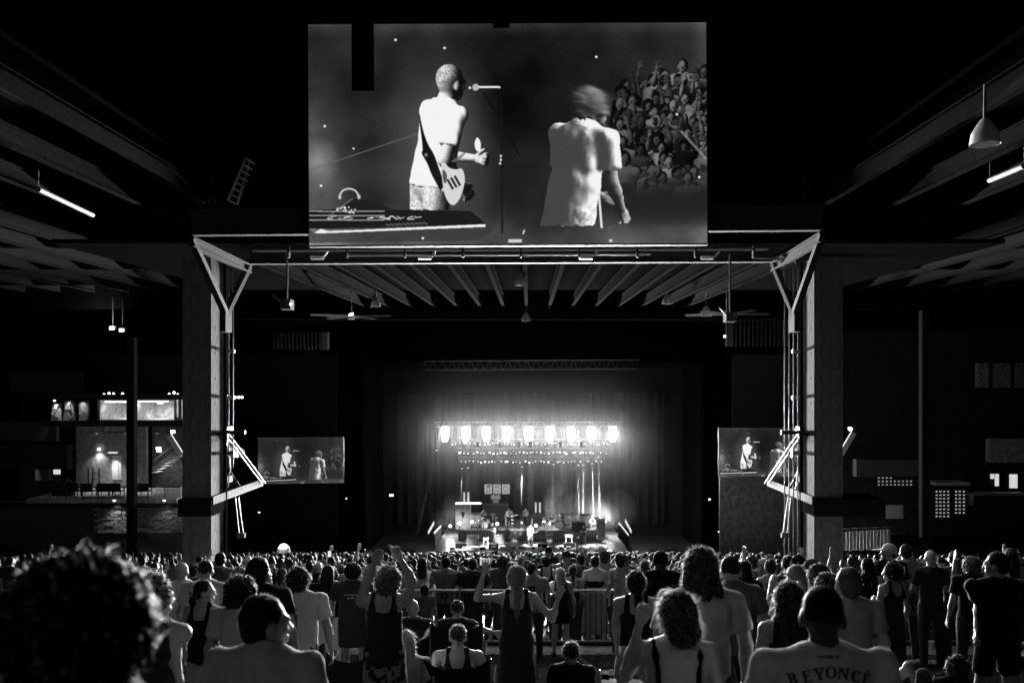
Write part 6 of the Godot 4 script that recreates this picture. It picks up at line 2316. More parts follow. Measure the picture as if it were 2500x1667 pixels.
	for q in fl:
		var c := at_stage(q[0], q[1], q[2])
		var t := thing("floor_lamp", q[5], "lamp", c, 0.0, "lamps standing on the stage")
		var rad: float = 0.10 + 0.10 * q[3]
		mb = MB.new()
		mb.lathe([Vector2(0.0, rad), Vector2(rad * 0.7, rad * 0.7), Vector2(rad, 0.0), Vector2(rad * 0.7, -rad * 0.7), Vector2(0.0, -rad)], Vector3.ZERO, Basis.IDENTITY, 12)
		part("lamp_globe", mb, glow(1.0, 4.0 + q[3] * 3.0), t)
		mb = MB.new()
		mb.tube(Vector3(0, -rad, 0), Vector3(0, (SY if q[2] < RY else RY) - q[2], 0), 0.03, 0.05, 6)
		part("stem", mb, dk, t)
		omni(c + Vector3(0, 0.01, 0.0), q[4], 0.1)
	# lit edge strips at the sides
	for q in [[1060, 1301, 1076, 1284, 70.0, "left"], [1511, 1277, 1534, 1306, 70.0, "right"]]:
		var a := P(q[0], q[1], q[4])
		var b := P(q[2], q[3], q[4] + 3.0)
		mb = MB.new()
		var t := thing("edge_light", "glowing slanted light strip on the ramp at the %s side of the stage" % q[5], "light strip", a, 0.0, "ramp light strips")
		mb.bar(Vector3.ZERO, b - a, 0.08, 0.14)
		part("light_strip", mb, glow(0.9, 0.9), t)
		mb = MB.new()
		mb.bar(Vector3(0, -0.6, -0.1), b - a + Vector3(0, -0.6, -0.1), 0.1, 1.0)
		part("ramp_panel", mb, mat(0.12, 0.6), t)
	for q in [[1045, 1298, 1060, 1272, "left"], [1526, 1266, 1542, 1296, "right"]]:
		var a := P(q[0], q[1], 72.0)
		var t := thing("lamp_ladder", "slanted row of small bright lamps at the %s wing of the stage" % q[4], "lamp", a, 0.0, "wing lamp rows")
		mb = MB.new()
		mb.bar(Vector3.ZERO, P(q[2], q[3], 72.0) - a, 0.06, 0.06)
		part("rail", mb, dk, t)
		for k in 7:
			mb = MB.new()
			var p := Vector3.ZERO.lerp(P(q[2], q[3], 72.0) - a, (k + 0.5) / 7.0)
			mb.box(p + Vector3(0, -0.1, 0.06), Vector3(0.09, 0.28, 0.05))
			part("lamp_bulb", mb, glow(1.0, 0.9 if k % 2 else 0.5), t)
	# flight cases in the wings
	for q in [[912, 66.0, "left wing, nearer the crowd"], [945, 66.5, "left wing, farther from the column"], [1000, 69.0, "left wing beside the ramp"], [1602, 68.0, "right wing beside the ramp"], [1640, 67.0, "right wing near the grey wall"]]:
		gear_box("flight_case", "dim flight case in the " + q[2], "case", q[0], q[1], ground(q[1]), Vector3(1.0, 1.9, 0.8), 0.04, 0.05, "flight cases in the wings")
	# --- haze and smoke
	var fog := [[1290, -2.0, 73.0, Vector3(34, 22, 18), HAZE], [1290, -5.0, 74.0, Vector3(24, 15, 13), HAZE], [1300, -4.0, 74.5, Vector3(17, 10, 9), HAZE], [1560, -8.0, 69.0, Vector3(20, 13, 10), HAZE * 0.8], [1480, -7.0, 72.0, Vector3(13, 10, 9), HAZE]]
	for q in [[1134, 79.2, 1.0], [1413, 79.0, 1.0], [1425, 78.6, 1.0], [1448, 79.0, 1.0], [1463, 78.0, 1.2], [1273, 80.0, 0.8]]:
		fog.append([q[0], -5.6, q[1], Vector3(0.9 * q[2], 7.5, 0.9), 0.02])
		fog.append([q[0], -6.6, q[1], Vector3(0.7 * q[2], 4.5, 0.7), 0.03])
	# plumes: many small overlapping puffs
	for q in [[1445, RY + 0.9, 77.6, 1.9, 1.0, 12, 0.022], [1400, RY + 1.9, 78.6, 1.7, 1.4, 9, 0.012], [1345, RY + 1.3, 78.0, 0.3, 1.0, 8, 0.06], [1354, RY + 2.9, 78.0, 0.25, 0.6, 4, 0.045], [1097, SY + 2.0, 78.0, 0.7, 1.3, 9, 0.014], [1272, RY + 3.2, 79.5, 0.3, 0.9, 4, 0.03]]:
		for k in q[5]:
			fog.append([q[0] + rg.randfn(0, q[3] * 0.6) * 28.0, q[1] + rg.randfn(0, q[4] * 0.5), q[2] + rg.randfn(0, 0.4), Vector3(rg.randf_range(0.6, 1.3), rg.randf_range(0.7, 1.4), 1.0) * (1.1 + q[3] * 0.9), q[6]])
	for q in fog:
		var fv := FogVolume.new()
		fv.name = numbered("stage_haze" if q[4] < 0.01 else "smoke_puff")
		fv.shape = RenderingServer.FOG_VOLUME_SHAPE_ELLIPSOID
		fv.size = q[3]
		var fm := FogMaterial.new()
		fm.density = q[4]
		fm.albedo = Color(0.95, 0.95, 0.95)
		fv.material = fm
		fv.set_meta("kind", "stuff")
		fv.set_meta("label", "pale smoke and haze drifting over the stage")
		fv.set_meta("category", "smoke")
		add_child(fv, true)
		fv.position = at_stage(q[0], q[2], q[1])
# ---------------------------------------------------------------- the people on the lawn and beyond the railing
func cast(label: String, px: float, py: float, d: float, s: Dictionary, group := "people on the lawn") -> Dictionary:
	var gy := ground(d)
	var top := P(px, py, d)
	var yaw: float = s.get("yaw", 0.0)
	var t := thing("person", label, "person", Vector3(top.x, gy, -d), yaw, group)
	s.h = top.y - gy
	if not s.has("near"): s.near = 3 if d < 6.2 else (2 if d < 10.5 else 1)
	s.seed = int(px * 7 + py)
	var arms: Array = s.get("arms", ["down", "down"]).duplicate()
	for i in 2:
		var a = arms[i]
		if a is Array:
			var inv := Basis(Vector3.UP, -yaw)
			var e := inv * (P(a[0], a[1], d + a[2]) - t.position)
			var w := inv * (P(a[3], a[4], d + a[5]) - t.position)
			var q := [e, w, a[6]]
			if a.size() > 7: q.append(inv * a[7])
			arms[i] = q
	s.arms = arms
	var o := person(s, t)
	o.node = t
	return o

func back_print(o: Dictionary, nm: String, m: Material, x0: float, x1: float, y0: float, y1: float, dens := 1.0, sd := 1, lift := 0.004) -> void:
	# ink lying on the back of the shirt: the shirt's own triangles, lifted a little, broken up by noise
	var src: MB = o.topmb
	var mb := MB.new()
	var nz := FastNoiseLite.new()
	nz.seed = sd
	nz.frequency = 9.0
	for i in range(0, src.ix.size(), 3):
		var a := src.v[src.ix[i]]; var b := src.v[src.ix[i + 1]]; var c := src.v[src.ix[i + 2]]
		var q := (a + b + c) / 3.0
		var n := src.n[src.ix[i]]
		if n.z < 0.25 or q.x < x0 or q.x > x1 or q.y < y0 or q.y > y1: continue
		if nz.get_noise_3dv(q) > dens - 0.5: continue
		var l := n * lift
		mb.tri(a + l, b + l, c + l)
		for k in 3: mb.n[mb.n.size() - 1 - k] = n
	if mb.v.size() > 0: part(nm, mb, m, o.top).set_meta("kind", "stuff")

func back_at(src: MB, x: float, y: float) -> Array:
	# point and normal of the back of a shirt at local x, y
	var best := 1e9
	var k := -1
	for i in src.v.size():
		if src.n[i].z < 0.1: continue
		var e := Vector2(src.v[i].x - x, src.v[i].y - y).length_squared()
		if e < best: best = e; k = i
	return [src.v[k], src.n[k]]

func letter(o: Dictionary, ch: String, x: float, y: float, size: float, tilt: float, m: Material, font: Font) -> void:
	var q := back_at(o.topmb, x, y)
	var tm := TextMesh.new()
	tm.text = ch
	tm.font = font
	tm.font_size = 48
	tm.pixel_size = size / 36.0
	tm.depth = 0.0035
	var n: Vector3 = q[1]
	n = Vector3(n.x, n.y * 0.5, n.z).normalized()
	var right := Vector3(n.z, 0, -n.x).normalized()
	var up := n.cross(right)
	var bs := Basis(right, up, n) * Basis(Vector3.BACK, tilt)
	piece("letter", tm, m, o.top, Transform3D(bs, Vector3(x, y, (q[0] as Vector3).z) + n * 0.005))

func camp_chair(label: String, px: float, d: float, w: float, h: float, g := 0.012, yaw := 0.0, round_back := false) -> void:
	var x := (px - 1290.0) / F * d
	var t := thing("camp_chair", label, "chair", Vector3(x, ground(d), -d), yaw, "folding camp chairs on the lawn")
	var m := cloth(g)
	var mb := MB.new()
	# back cloth, bowed, with corners pulled up to the posts
	var cols := 9
	for i in cols:
		for j in 5:
			var u := i / (cols - 1.0) * 2.0 - 1.0
			var v := j / 4.0
			var topy := h - (0.10 * (1.0 - u * u) if not round_back else 0.12 * u * u)
			mb.v.append(Vector3(u * w / 2, lerpf(0.40, topy, v), 0.06 + 0.10 * (1 - u * u) + 0.10 * v))
			mb.n.append(Vector3.BACK)
	for i in cols - 1:
		for j in 4:
			var a := i * 5 + j
			mb.ix.append_array(PackedInt32Array([a, a + 1, a + 6, a, a + 6, a + 5]))
	mb.smooth()
	part("backrest", mb, m, t)
	mb = MB.new()
	for k in 6:
		var z0 := 0.12 - k * 0.09
		mb.quad(Vector3(-w / 2, 0.42 - 0.02 * sin(k * 0.6), z0), Vector3(-w / 2, 0.42 - 0.02 * sin(k * 0.6 + 0.6), z0 - 0.09), Vector3(w / 2, 0.42 - 0.02 * sin(k * 0.6 + 0.6), z0 - 0.09), Vector3(w / 2, 0.42 - 0.02 * sin(k * 0.6), z0))
	part("seat", mb, m, t)
	for sg in [-1.0, 1.0]:
		mb = MB.new()
		mb.tube(Vector3(sg * w / 2, 0.0, 0.25), Vector3(sg * w / 2, h, 0.16), 0.011, 0.011, 6)
		part("post", mb, mat(0.2, 0.4, 0.6), t)
		mb = MB.new()
		mb.tube(Vector3(sg * w / 2, 0.0, 0.22), Vector3(sg * w / 2, 0.42, -0.42), 0.011, 0.011, 6)
		part("leg", mb, mat(0.2, 0.4, 0.6), t)
		mb = MB.new()
		mb.tube(Vector3(sg * w / 2, 0.42, 0.2), Vector3(sg * w / 2, 0.0, -0.4), 0.011, 0.011, 6)
		part("leg", mb, mat(0.2, 0.4, 0.6), t)
		mb = MB.new()
		mb.box(Vector3(sg * w / 2, 0.62, -0.12), Vector3(0.06, 0.02, 0.5))
		part("armrest", mb, m, t)

func build_cast() -> void:
	var o: Dictionary
	var pale := 0.62
	# nearest
	o = cast("nearest head with a huge dark curly mop and pale label", 195, 1352, 1.62, {"hair": ["afro", 0.004], "fuzz": 0.35, "head": 1.02, "top": ["tee", 0.02], "skin": 0.2, "w": 1.05, "turn": 0.1})
	var lb := MB.new()
	lb.box(Vector3.ZERO, Vector3(0.088, 0.03, 0.004), Basis(Vector3.BACK, 0.2))
	var lpt := part("pale_label", lb, mat(0.3, 0.8, 0.0, "weave", 0.0, 4.0), o.node)
	lpt.position = o.head.origin + Vector3(-0.085, -0.03, 0.172)
	lpt.rotation.y = -0.3
	o = cast("dark-shirted person with curly hair beside the nearest big curly head", 368, 1398, 4.6, {"hair": ["curly", 0.05], "top": ["tank", 0.015], "sex": "f", "skin": 0.3, "turn": -0.7, "arms": ["down", [415, 1560, 0.0, 440, 1670, -0.1, "relaxed"]]})
	o = cast("grey-haired man in a white T-shirt near the left column", 443, 1373, 12.0, {"hair": ["short", 0.42], "top": ["tee", pale], "skin": 0.35})
	cast("dark-haired person half hidden behind two pale T-shirts", 474, 1377, 15.0, {"hair": ["short", 0.03], "top": ["tee", 0.05], "turn": -0.5, "near": 1})
	o = cast("broad man in a pale printed T-shirt with dark spiky hair at left", 501, 1366, 10.5, {"hair": ["spiky", 0.02], "top": ["tee", 0.5], "w": 1.1, "skin": 0.35})
	back_print(o, "print", mat(0.06, 0.9), -0.16, 0.0, 1.15, 1.42, 0.8, 3)
	o = cast("dark-haired woman in profile with scrunchie and black sleeveless top", 497, 1416, 8.6, {"hair": ["pony", 0.02, 0.1], "top": ["tank", 0.012], "low": ["trousers", 0.45], "sex": "f", "skin": 0.42, "turn": -1.1, "w": 1.12, "yaw": -0.25})
	var gl := MB.new()
	gl.tube(Vector3(-0.035, 0.0, -0.108), Vector3(-0.075, 0.0, 0.0), 0.003, 0.003, 5)
	gl.tube(Vector3(0.035, 0.0, -0.108), Vector3(0.075, 0.0, 0.0), 0.003, 0.003, 5)
	for sg in [-1.0, 1.0]: gl.lathe([Vector2(0.022, 0.0), Vector2(0.024, 0.003), Vector2(0.022, 0.005)], Vector3(0.036 * sg, 0, -0.112), Basis(Vector3.RIGHT, PI / 2), 12)
	var gp := part("glasses", gl, mat(0.6, 0.2, 0.6), o.node)
	gp.transform = o.head
	cast("man in a dark shirt standing against the left column", 537, 1348, 15.8, {"hair": ["short", 0.02], "top": ["tee", 0.08], "near": 1})
	cast("curly-haired person in a light top between two dark heads", 590, 1404, 6.9, {"hair": ["curly", 0.015], "top": ["tee", 0.5], "skin": 0.3, "head": 1.12, "turn": -0.6})
	cast("short person with frizzy hair behind the tall man in black", 585, 1384, 11.0, {"hair": ["curly", 0.1], "top": ["tee", 0.1], "near": 1})
	o = cast("tall man in a black T-shirt with dark hair and necklace", 630, 1359, 7.9, {"hair": ["short", 0.012], "top": ["tee", 0.012], "skin": 0.35, "w": 1.15, "head": 1.15, "turn": -0.2, "arms": ["down", [707, 1520, 0.05, 726, 1600, -0.1, "relaxed"]]})
	var nk := MB.new()
	for k in 10:
		var a0 := PI * (k / 10.0) ; var a1 := PI * ((k + 1) / 10.0)
		nk.tube(Vector3(cos(a0) * 0.066, 1.53 - 0.02 * sin(a0), 0.01 + sin(a0) * 0.055), Vector3(cos(a1) * 0.066, 1.53 - 0.02 * sin(a1), 0.01 + sin(a1) * 0.055), 0.004, 0.004, 5)
	part("necklace", nk, mat(0.8, 0.2, 0.9), o.node)
	o = cast("man in a pale collared shirt turning right, big in the left front", 645, 1452, 3.9, {"hair": ["short", 0.012], "top": ["collar", 0.4], "skin": 0.3, "head": 1.1, "turn": -0.75, "w": 1.2, "yaw": -0.15})
	o = cast("person with hair clip and loose white printed T-shirt left of centre", 727, 1383, 8.6, {"hair": ["curly", 0.02], "top": ["tee", pale, 0.80], "skin": 0.4, "w": 1.2, "low": ["shorts", 0.03]})
	back_print(o, "print", mat(0.08, 0.9), -0.17, 0.02, 0.98, 1.32, 0.85, 8)
	o = cast("long-haired woman in a black top and long white skirt", 800, 1380, 12.8, {"hair": ["long", 0.015, -0.22], "top": ["tee", 0.012, 0.98], "low": ["skirt", pale, 0.15], "sex": "f", "w": 1.25, "skin": 0.35})
	o = cast("curly-haired person in a long charcoal T-shirt with small print", 861, 1374, 12.0, {"hair": ["afro", 0.015], "top": ["tee", 0.045, 0.62], "low": ["shorts", 0.03, 0.5], "skin": 0.3, "w": 1.15, "head": 0.9})
	for k in 2:
		for i in 5 - k * 2:
			var q := back_at(o.topmb, (i - 2 + k) * 0.036, 1.33 - k * 0.035)
			var mk := MB.new()
			mk.box(q[0] + q[1] * 0.005, Vector3(0.026, 0.014, 0.004))
			part("print_mark", mk, mat(0.6, 0.8), o.top)
	# the dancer
	o = cast("curly-haired dancer in a black tank top pointing one finger up", 938, 1380, 8.0, {"hair": ["curly", 0.10], "top": ["tank", 0.035, 0.84], "low": ["shorts", 0.35, 0.75], "skin": 0.36, "head": 1.08, "sex": "m", "w": 1.08, "hx": 0.03, "tilt": -0.15,
		"arms": [[893, 1425, -0.1, 915, 1372, -0.2, "fist", Vector3(0, 0, -1)], [1006, 1420, 0.0, 976, 1362, -0.05, "point", Vector3(-0.6, 0, -0.8)]]})
	back_print({"topmb": o.lowmb, "top": o.low}, "flower_print", mat(0.03, 0.9), -0.3, 0.3, 0.4, 1.0, 0.42, 12)
	# seated group in the middle
	camp_chair("black camp chair under the bald man", 1000, 11.6, 0.62, 0.86)
	cast("bald man sitting in a camp chair with his arm on the rest", 1007, 1464, 11.9, {"hair": ["bald", 0.0], "top": ["tee", 0.03], "sit": true, "skin": 0.34, "arms": ["lap", [1050, 1540, -0.1, 1035, 1560, -0.4, "hold"]], "w": 1.15}, "people sitting on the lawn")
	camp_chair("black winged camp chair under the spiky-haired person", 1117, 11.3, 0.66, 1.02)
	cast("spiky-haired person in a winged camp chair, arm stretched right", 1116, 1464, 11.6, {"hair": ["spiky", 0.05], "top": ["tee", 0.03], "sit": true, "skin": 0.34, "arms": ["lap", [1165, 1535, -0.1, 1210, 1545, -0.3, "relaxed"]]}, "people sitting on the lawn")
	cast("long blond-haired person sitting low beside the dancer", 990, 1538, 8.6, {"hair": ["long", 0.4, -0.24], "top": ["tee", 0.3], "sit": true, "sex": "f", "skin": 0.4, "near": 2, "w": 1.1}, "people sitting on the lawn")
	camp_chair("dark camp chair under the blond-haired person", 985, 8.4, 0.6, 0.72)
	camp_chair("wide black camp chair under the man with the ridge of hair", 1118, 8.7, 0.66, 0.86)
	cast("man with a ridge of short hair in a wide black camp chair", 1118, 1524, 8.9, {"hair": ["spiky", 0.03], "top": ["tank", 0.02], "sit": true, "skin": 0.36, "near": 2, "w": 1.1, "head": 1.0}, "people sitting on the lawn")
	camp_chair("empty round-backed camp chair at the bottom of the picture", 1085, 6.6, 0.52, 0.62, 0.02, 0.0, true)
	camp_chair("black camp chair behind the white-skirted woman", 735, 10.2, 0.62, 0.88)
	camp_chair("black camp chair left of the dancer's shorts", 862, 10.0, 0.56, 0.80)
	camp_chair("tipped black camp chair in front of the spiky small head", 1350, 9.0, 0.9, 0.66, 0.01, 0.35)
	cast("small spiky-haired head low in a black camp chair in the middle", 1394, 1565, 8.6, {"hair": ["spiky", 0.015], "top": ["tee", 0.012], "sit": true, "skin": 0.3, "near": 2, "scale": 0.9}, "people sitting on the lawn")
	camp_chair("black camp chair under the small spiky-haired head", 1394, 8.35, 0.52, 0.62)
	# ponytailed woman
	o = cast("ponytailed blond woman in a long dark tank dress, both arms out", 1262, 1380, 8.7, {"hair": ["pony", 0.22, 0.3], "top": ["dress", 0.03, 0.55], "low": ["none", 0.0], "sex": "f", "skin": 0.42, "w": 1.02, "head": 1.08,
		"arms": [[1165, 1460, -0.1, 1181, 1400, -0.2, "open", Vector3(0.2, 0, -1)], [1348, 1512, 0.05, 1362, 1462, -0.05, "open", Vector3(0.1, 0, -1)]]})
	# at the railing
	cast("blond woman in a dark dress standing at the railing", 1369, 1386, 16.2, {"hair": ["long", 0.4, -0.2], "top": ["dress", 0.02, 0.68], "low": ["none", 0], "sex": "f", "skin": 0.4, "near": 1, "w": 1.1, "arms": ["front", "down"]})
	o = cast("man with glasses in a grey printed T-shirt leaning at the railing", 1300, 1374, 16.0, {"hair": ["short", 0.03], "top": ["tee", 0.3], "near": 1, "turn": -0.9, "skin": 0.35, "w": 1.15})
	back_print(o, "print", mat(0.04, 0.9), -0.2, 0.05, 1.05, 1.35, 0.75, 5)
	cast("child standing at the railing between the dancer and the seated man", 1037, 1427, 16.2, {"hair": ["short", 0.02], "top": ["tee", 0.1], "near": 1, "w": 0.9, "head": 1.2})
	cast("man with a bun and cap in a pale tank top holding the railing", 1521, 1352, 16.6, {"hair": ["bun", 0.06], "top": ["tank", 0.35], "near": 1, "turn": -0.8, "yaw": -0.3, "skin": 0.36, "low": ["trousers", 0.02], "head": 1.15, "arms": [[1492, 1425, 0.0, 1482, 1446, 0.1, "fist"], "down"]})
	o = cast("dark-haired woman with low ponytail, black tank top and pale shorts", 1553, 1393, 8.5, {"hair": ["pony", 0.015, 0.12], "top": ["tank", 0.012, 0.92], "low": ["shorts", 0.25, 0.5], "sex": "f", "skin": 0.38, "w": 1.08, "head": 1.1, "arms": [[1502, 1520, 0.05, 1506, 1590, -0.1, "relaxed"], "front"]})
	cast("large man all in black, a plain dark silhouette right of centre", 1613, 1344, 11.8, {"hair": ["buzz", 0.01], "top": ["tee", 0.006], "low": ["trousers", 0.006], "skin": 0.05, "w": 1.45, "near": 1, "head": 1.1})
	# the first rows beyond the railing, in the middle
	var rail := "spectators just beyond the railing"
	cast("long dark-haired woman in a pale dress just beyond the railing", 1031, 1362, 18.2, {"hair": ["long", 0.02, -0.22], "top": ["dress", 0.4], "low": ["none", 0], "sex": "f", "skin": 0.36}, rail)
	o = cast("man in a grey jersey with a large dark 8 on the back", 1089, 1359, 18.0, {"hair": ["short", 0.02], "top": ["tee", 0.18], "w": 1.2, "skin": 0.3}, rail)
	var f8 := SystemFont.new()
	f8.font_names = PackedStringArray(["Droid Sans"])
	f8.font_weight = 700
	letter(o, "8", -0.02, 1.13, 0.24, 0.0, mat(0.03, 0.8), f8)
	cast("broad man in a dark shirt beside the jersey wearer", 1154, 1364, 17.9, {"hair": ["short", 0.02], "top": ["tee", 0.03], "w": 1.3, "skin": 0.32}, rail)
	cast("curly-haired spectator between the jersey and the broad dark shirt", 1128, 1382, 19.0, {"hair": ["curly", 0.06], "top": ["tee", 0.05], "skin": 0.34}, rail)
	cast("tall curly-headed man left of the ponytailed woman, beyond the railing", 1228, 1356, 18.6, {"hair": ["curly", 0.02], "top": ["tee", 0.06], "skin": 0.34}, rail)
	cast("short dark-haired spectator low between two taller ones, beyond the railing", 1205, 1388, 19.4, {"hair": ["bob", 0.02], "top": ["tee", 0.03], "sex": "f"}, rail)
	cast("man with bare shoulders in a dark vest behind the printed T-shirt man", 1334, 1358, 18.8, {"hair": ["short", 0.02], "top": ["tank", 0.03], "skin": 0.34}, rail)
	cast("broad bare-armed man with close-cropped head over the railing", 1383, 1344, 19.8, {"hair": ["buzz", 0.02], "top": ["tank", 0.02], "w": 1.3, "skin": 0.14}, rail)
	cast("small ponytailed girl in a strappy top at the railing", 1398, 1380, 17.9, {"hair": ["pony", 0.03], "top": ["strap", 0.02], "sex": "f", "skin": 0.36}, rail)
	cast("dark-haired spectator behind the strappy-topped girl", 1418, 1354, 20.0, {"hair": ["short", 0.02], "top": ["tee", 0.05]}, rail)
	cast("woman with bare back, black bandeau and pale skirt at the railing", 1453, 1357, 18.1, {"hair": ["bun", 0.02], "top": ["band", 0.008], "low": ["skirt", 0.25, 0.3], "sex": "f", "skin": 0.38, "w": 1.15}, rail)
	cast("curly-haired man in a pale tank top behind the bandeau woman", 1477, 1344, 20.0, {"hair": ["curly", 0.04], "top": ["tank", 0.3], "skin": 0.34}, rail)
	cast("dark man with both arms spread wide in front of the stage", 1340, 1334, 25.0, {"hair": ["buzz", 0.01], "top": ["tee", 0.02], "skin": 0.1, "w": 1.25, "near": 1, "arms": [[1322, 1356, -0.1, 1308, 1364, -0.2, "relaxed"], [1358, 1356, -0.1, 1374, 1364, -0.2, "relaxed"]]}, rail)
	# right front
	o = cast("woman with bare back and black straps raising her left fist", 1650, 1444, 4.4, {"hair": ["bob", 0.02, -0.07], "top": ["strap", 0.008], "sex": "f", "skin": 0.42, "head": 1.08, "w": 1.12, "turn": 0.5,
		"arms": [[1532, 1640, 0.1, 1563, 1518, -0.05, "fist", Vector3(0.5, 0, -0.8)], "down"]})
	var er := MB.new()
	er.lathe([Vector2(0.0, 0.02), Vector2(0.012, 0.0), Vector2(0.0, -0.03)], Vector3(-0.086, -0.06, 0.0), Basis.IDENTITY, 8)
	var ep := part("earring", er, mat(0.8, 0.15, 0.9), o.node)
	ep.transform = o.head
	o = cast("tall man with shoulder-length wavy hair and pale T-shirt", 1712, 1337, 5.8, {"hair": ["wavy", 0.03], "top": ["tee", 0.42], "skin": 0.35, "w": 1.08, "head": 1.0})
	o = cast("man with buzzed hair in a two-tone grey collared shirt", 1787, 1357, 8.4, {"hair": ["buzz", 0.03], "top": ["collar", 0.12], "skin": 0.35, "turn": -0.4, "w": 1.12, "head": 1.12})
	cast("long-haired woman behind the lettered T-shirt, hair to her waist", 1928, 1420, 5.7, {"hair": ["long", 0.03, -0.42], "top": ["tank", 0.012], "sex": "f", "skin": 0.34, "head": 1.12})
	o = cast("man with cropped hair in a white T-shirt lettered in an arch", 2012, 1430, 3.45, {"hair": ["buzz", 0.012], "top": ["tee", 0.55], "skin": 0.06, "head": 1.02, "w": 1.22, "turn": -0.25})
	var ink := mat(0.02, 0.8)
	var font := SystemFont.new()
	font.font_names = PackedStringArray(["Droid Serif"])
	font.font_weight = 700
	var word := "BEYONCÉ"
	var cxp := -0.01
	for i in 7:
		var u := (i - 3.0)
		letter(o, word[i], cxp + u * 0.0455, 1.357 - u * u * 0.0034, 0.046, -u * 0.13, ink, font)
	for i in 10:
		letter(o, "PRESENTING"[i], cxp + (i - 4.5) * 0.0092, 1.409, 0.011, 0.0, ink, font)
	for i in 3:
		var sp := PackedVector2Array()
		for k in 10: sp.append(Vector2(cos(TAU * k / 10 + PI / 2), sin(TAU * k / 10 + PI / 2)) * (0.009 if k % 2 == 0 else 0.004))
		var smb := MB.new()
		var q := back_at(o.topmb, cxp + (i - 1) * 0.042, 1.305)
		smb.prism(sp, 0.0, 0.003, Transform3D(Basis.IDENTITY, q[0] + q[1] * 0.005))
		part("printed_star", smb, ink, o.top)
	cast("short-haired person in a plain grey T-shirt at the lettered man's right", 2072, 1384, 6.9, {"hair": ["short", 0.09], "top": ["tee", 0.3], "skin": 0.38, "w": 1.1, "turn": 0.1, "head": 1.12})
	cast("blond long-haired head above the long-haired woman", 1945, 1379, 8.6, {"hair": ["long", 0.3], "top": ["tee", 0.2], "sex": "f", "skin": 0.38})
	cast("curly dark head between the blond hair and the right column", 1997, 1376, 8.8, {"hair": ["curly", 0.02], "top": ["tee", 0.25], "skin": 0.3, "turn": 0.7})
	cast("frizzy dark head just over the lettered man's head", 2022, 1398, 7.2, {"hair": ["curly", 0.025], "top": ["tee", 0.1], "skin": 0.3})
	cast("man in a flat cap looking left before the right column", 1984, 1364, 10.6, {"hair": ["cap", 0.05, 1, 0.04], "top": ["tee", 0.05], "skin": 0.36, "turn": 1.1, "near": 1})
	cast("dark-haired man with collar beside the right column conduits", 1948, 1353, 12.4, {"hair": ["short", 0.015], "top": ["collar", 0.02], "skin": 0.35, "turn": 0.5, "near": 1})
	cast("dark-haired woman in a black tank leaning on the railing right of centre", 1925, 1356, 12.6, {"hair": ["bun", 0.015], "top": ["tank", 0.012], "sex": "f", "skin": 0.4, "near": 1, "arms": [[1890, 1410, 0, 1878, 1445, -0.2, "relaxed"], "front"]})
	o = cast("woman in a leopard-spotted sleeveless top left of the right column", 1882, 1365, 13.6, {"hair": ["bun", 0.03], "top": ["tank", 0.3], "sex": "f", "skin": 0.36, "near": 1})
	back_print(o, "spots", mat(0.03, 0.9), -0.2, 0.2, 0.95, 1.4, 0.45, 15)
	cast("fair-haired woman in a dark top beside the leopard-spotted one", 1866, 1364, 14.4, {"hair": ["bob", 0.3], "top": ["tee", 0.04], "sex": "f", "near": 1})
	cast("person in a loose grey T-shirt with both hands in front, right of the buzzed man", 1838, 1354, 14.6, {"hair": ["short", 0.05], "top": ["tee", 0.16], "near": 1, "arms": ["front", "front"]})
	cast("dark long-haired head behind the buzzed man's shoulder", 1818, 1368, 11.8, {"hair": ["long", 0.012], "top": ["tee", 0.01], "sex": "f", "near": 1})
	# right side
	cast("woman with wavy dark hair in a dark dress holding a cup, right side", 2180, 1372, 11.4, {"hair": ["curly", 0.02], "top": ["dress", 0.02, 0.5], "low": ["none", 0], "sex": "f", "skin": 0.36, "near": 1, "turn": 0.7, "yaw": 0.4, "arms": ["front", "down"]})
	o = cast("tall man in a long spotted grey shirt on the right side", 2213, 1328, 15.4, {"hair": ["short", 0.03], "top": ["tee", 0.16, 0.72], "near": 1, "w": 1.15})
	back_print(o, "spots", mat(0.03, 0.9), -0.25, 0.25, 0.8, 1.4, 0.5, 19)
	cast("man in a pale cap looking left on the right side", 2172, 1326, 15.0, {"hair": ["cap", 0.1, 1, 0.4], "top": ["tee", 0.02], "near": 1, "turn": 1.2})
	cast("woman with long dark hair beside the wavy-haired woman on the right", 2120, 1362, 13.5, {"hair": ["long", 0.015, -0.4], "top": ["dress", 0.015], "low": ["none", 0], "sex": "f", "near": 1})
	cast("bald man standing with folded arms on the right side", 2274, 1343, 14.5, {"hair": ["bald", 0], "top": ["tee", 0.03], "near": 1, "skin": 0.36, "arms": ["front", "front"]})
	cast("person in a dark top with a forearm raised, right of the bald man", 2332, 1345, 15.0, {"hair": ["pony", 0.03], "top": ["tee", 0.02], "near": 1, "arms": [[2330, 1420, -0.2, 2333, 1368, -0.3, "open"], "down"]})
	cast("curly light-haired person in black, second from the right edge", 2372, 1357, 12.6, {"hair": ["curly", 0.12], "top": ["tee", 0.01], "near": 1, "skin": 0.36, "turn": 0.6})
	cast("long-haired woman in a white crop top at the right edge", 2470, 1338, 14.6, {"hair": ["long", 0.05, -0.3], "top": ["tank", pale, 1.08], "sex": "f", "near": 1, "skin": 0.38})
	cast("tall dark figure in black shorts with one lit bare leg, right edge", 2436, 1346, 8.8, {"hair": ["short", 0.012], "top": ["tee", 0.008], "low": ["shorts", 0.006, 0.6], "skin": 0.3, "near": 2, "w": 1.25, "arms": [[2392, 1470, 0.1, 2385, 1535, -0.05, "relaxed"], "down"], "turn": 0.8})
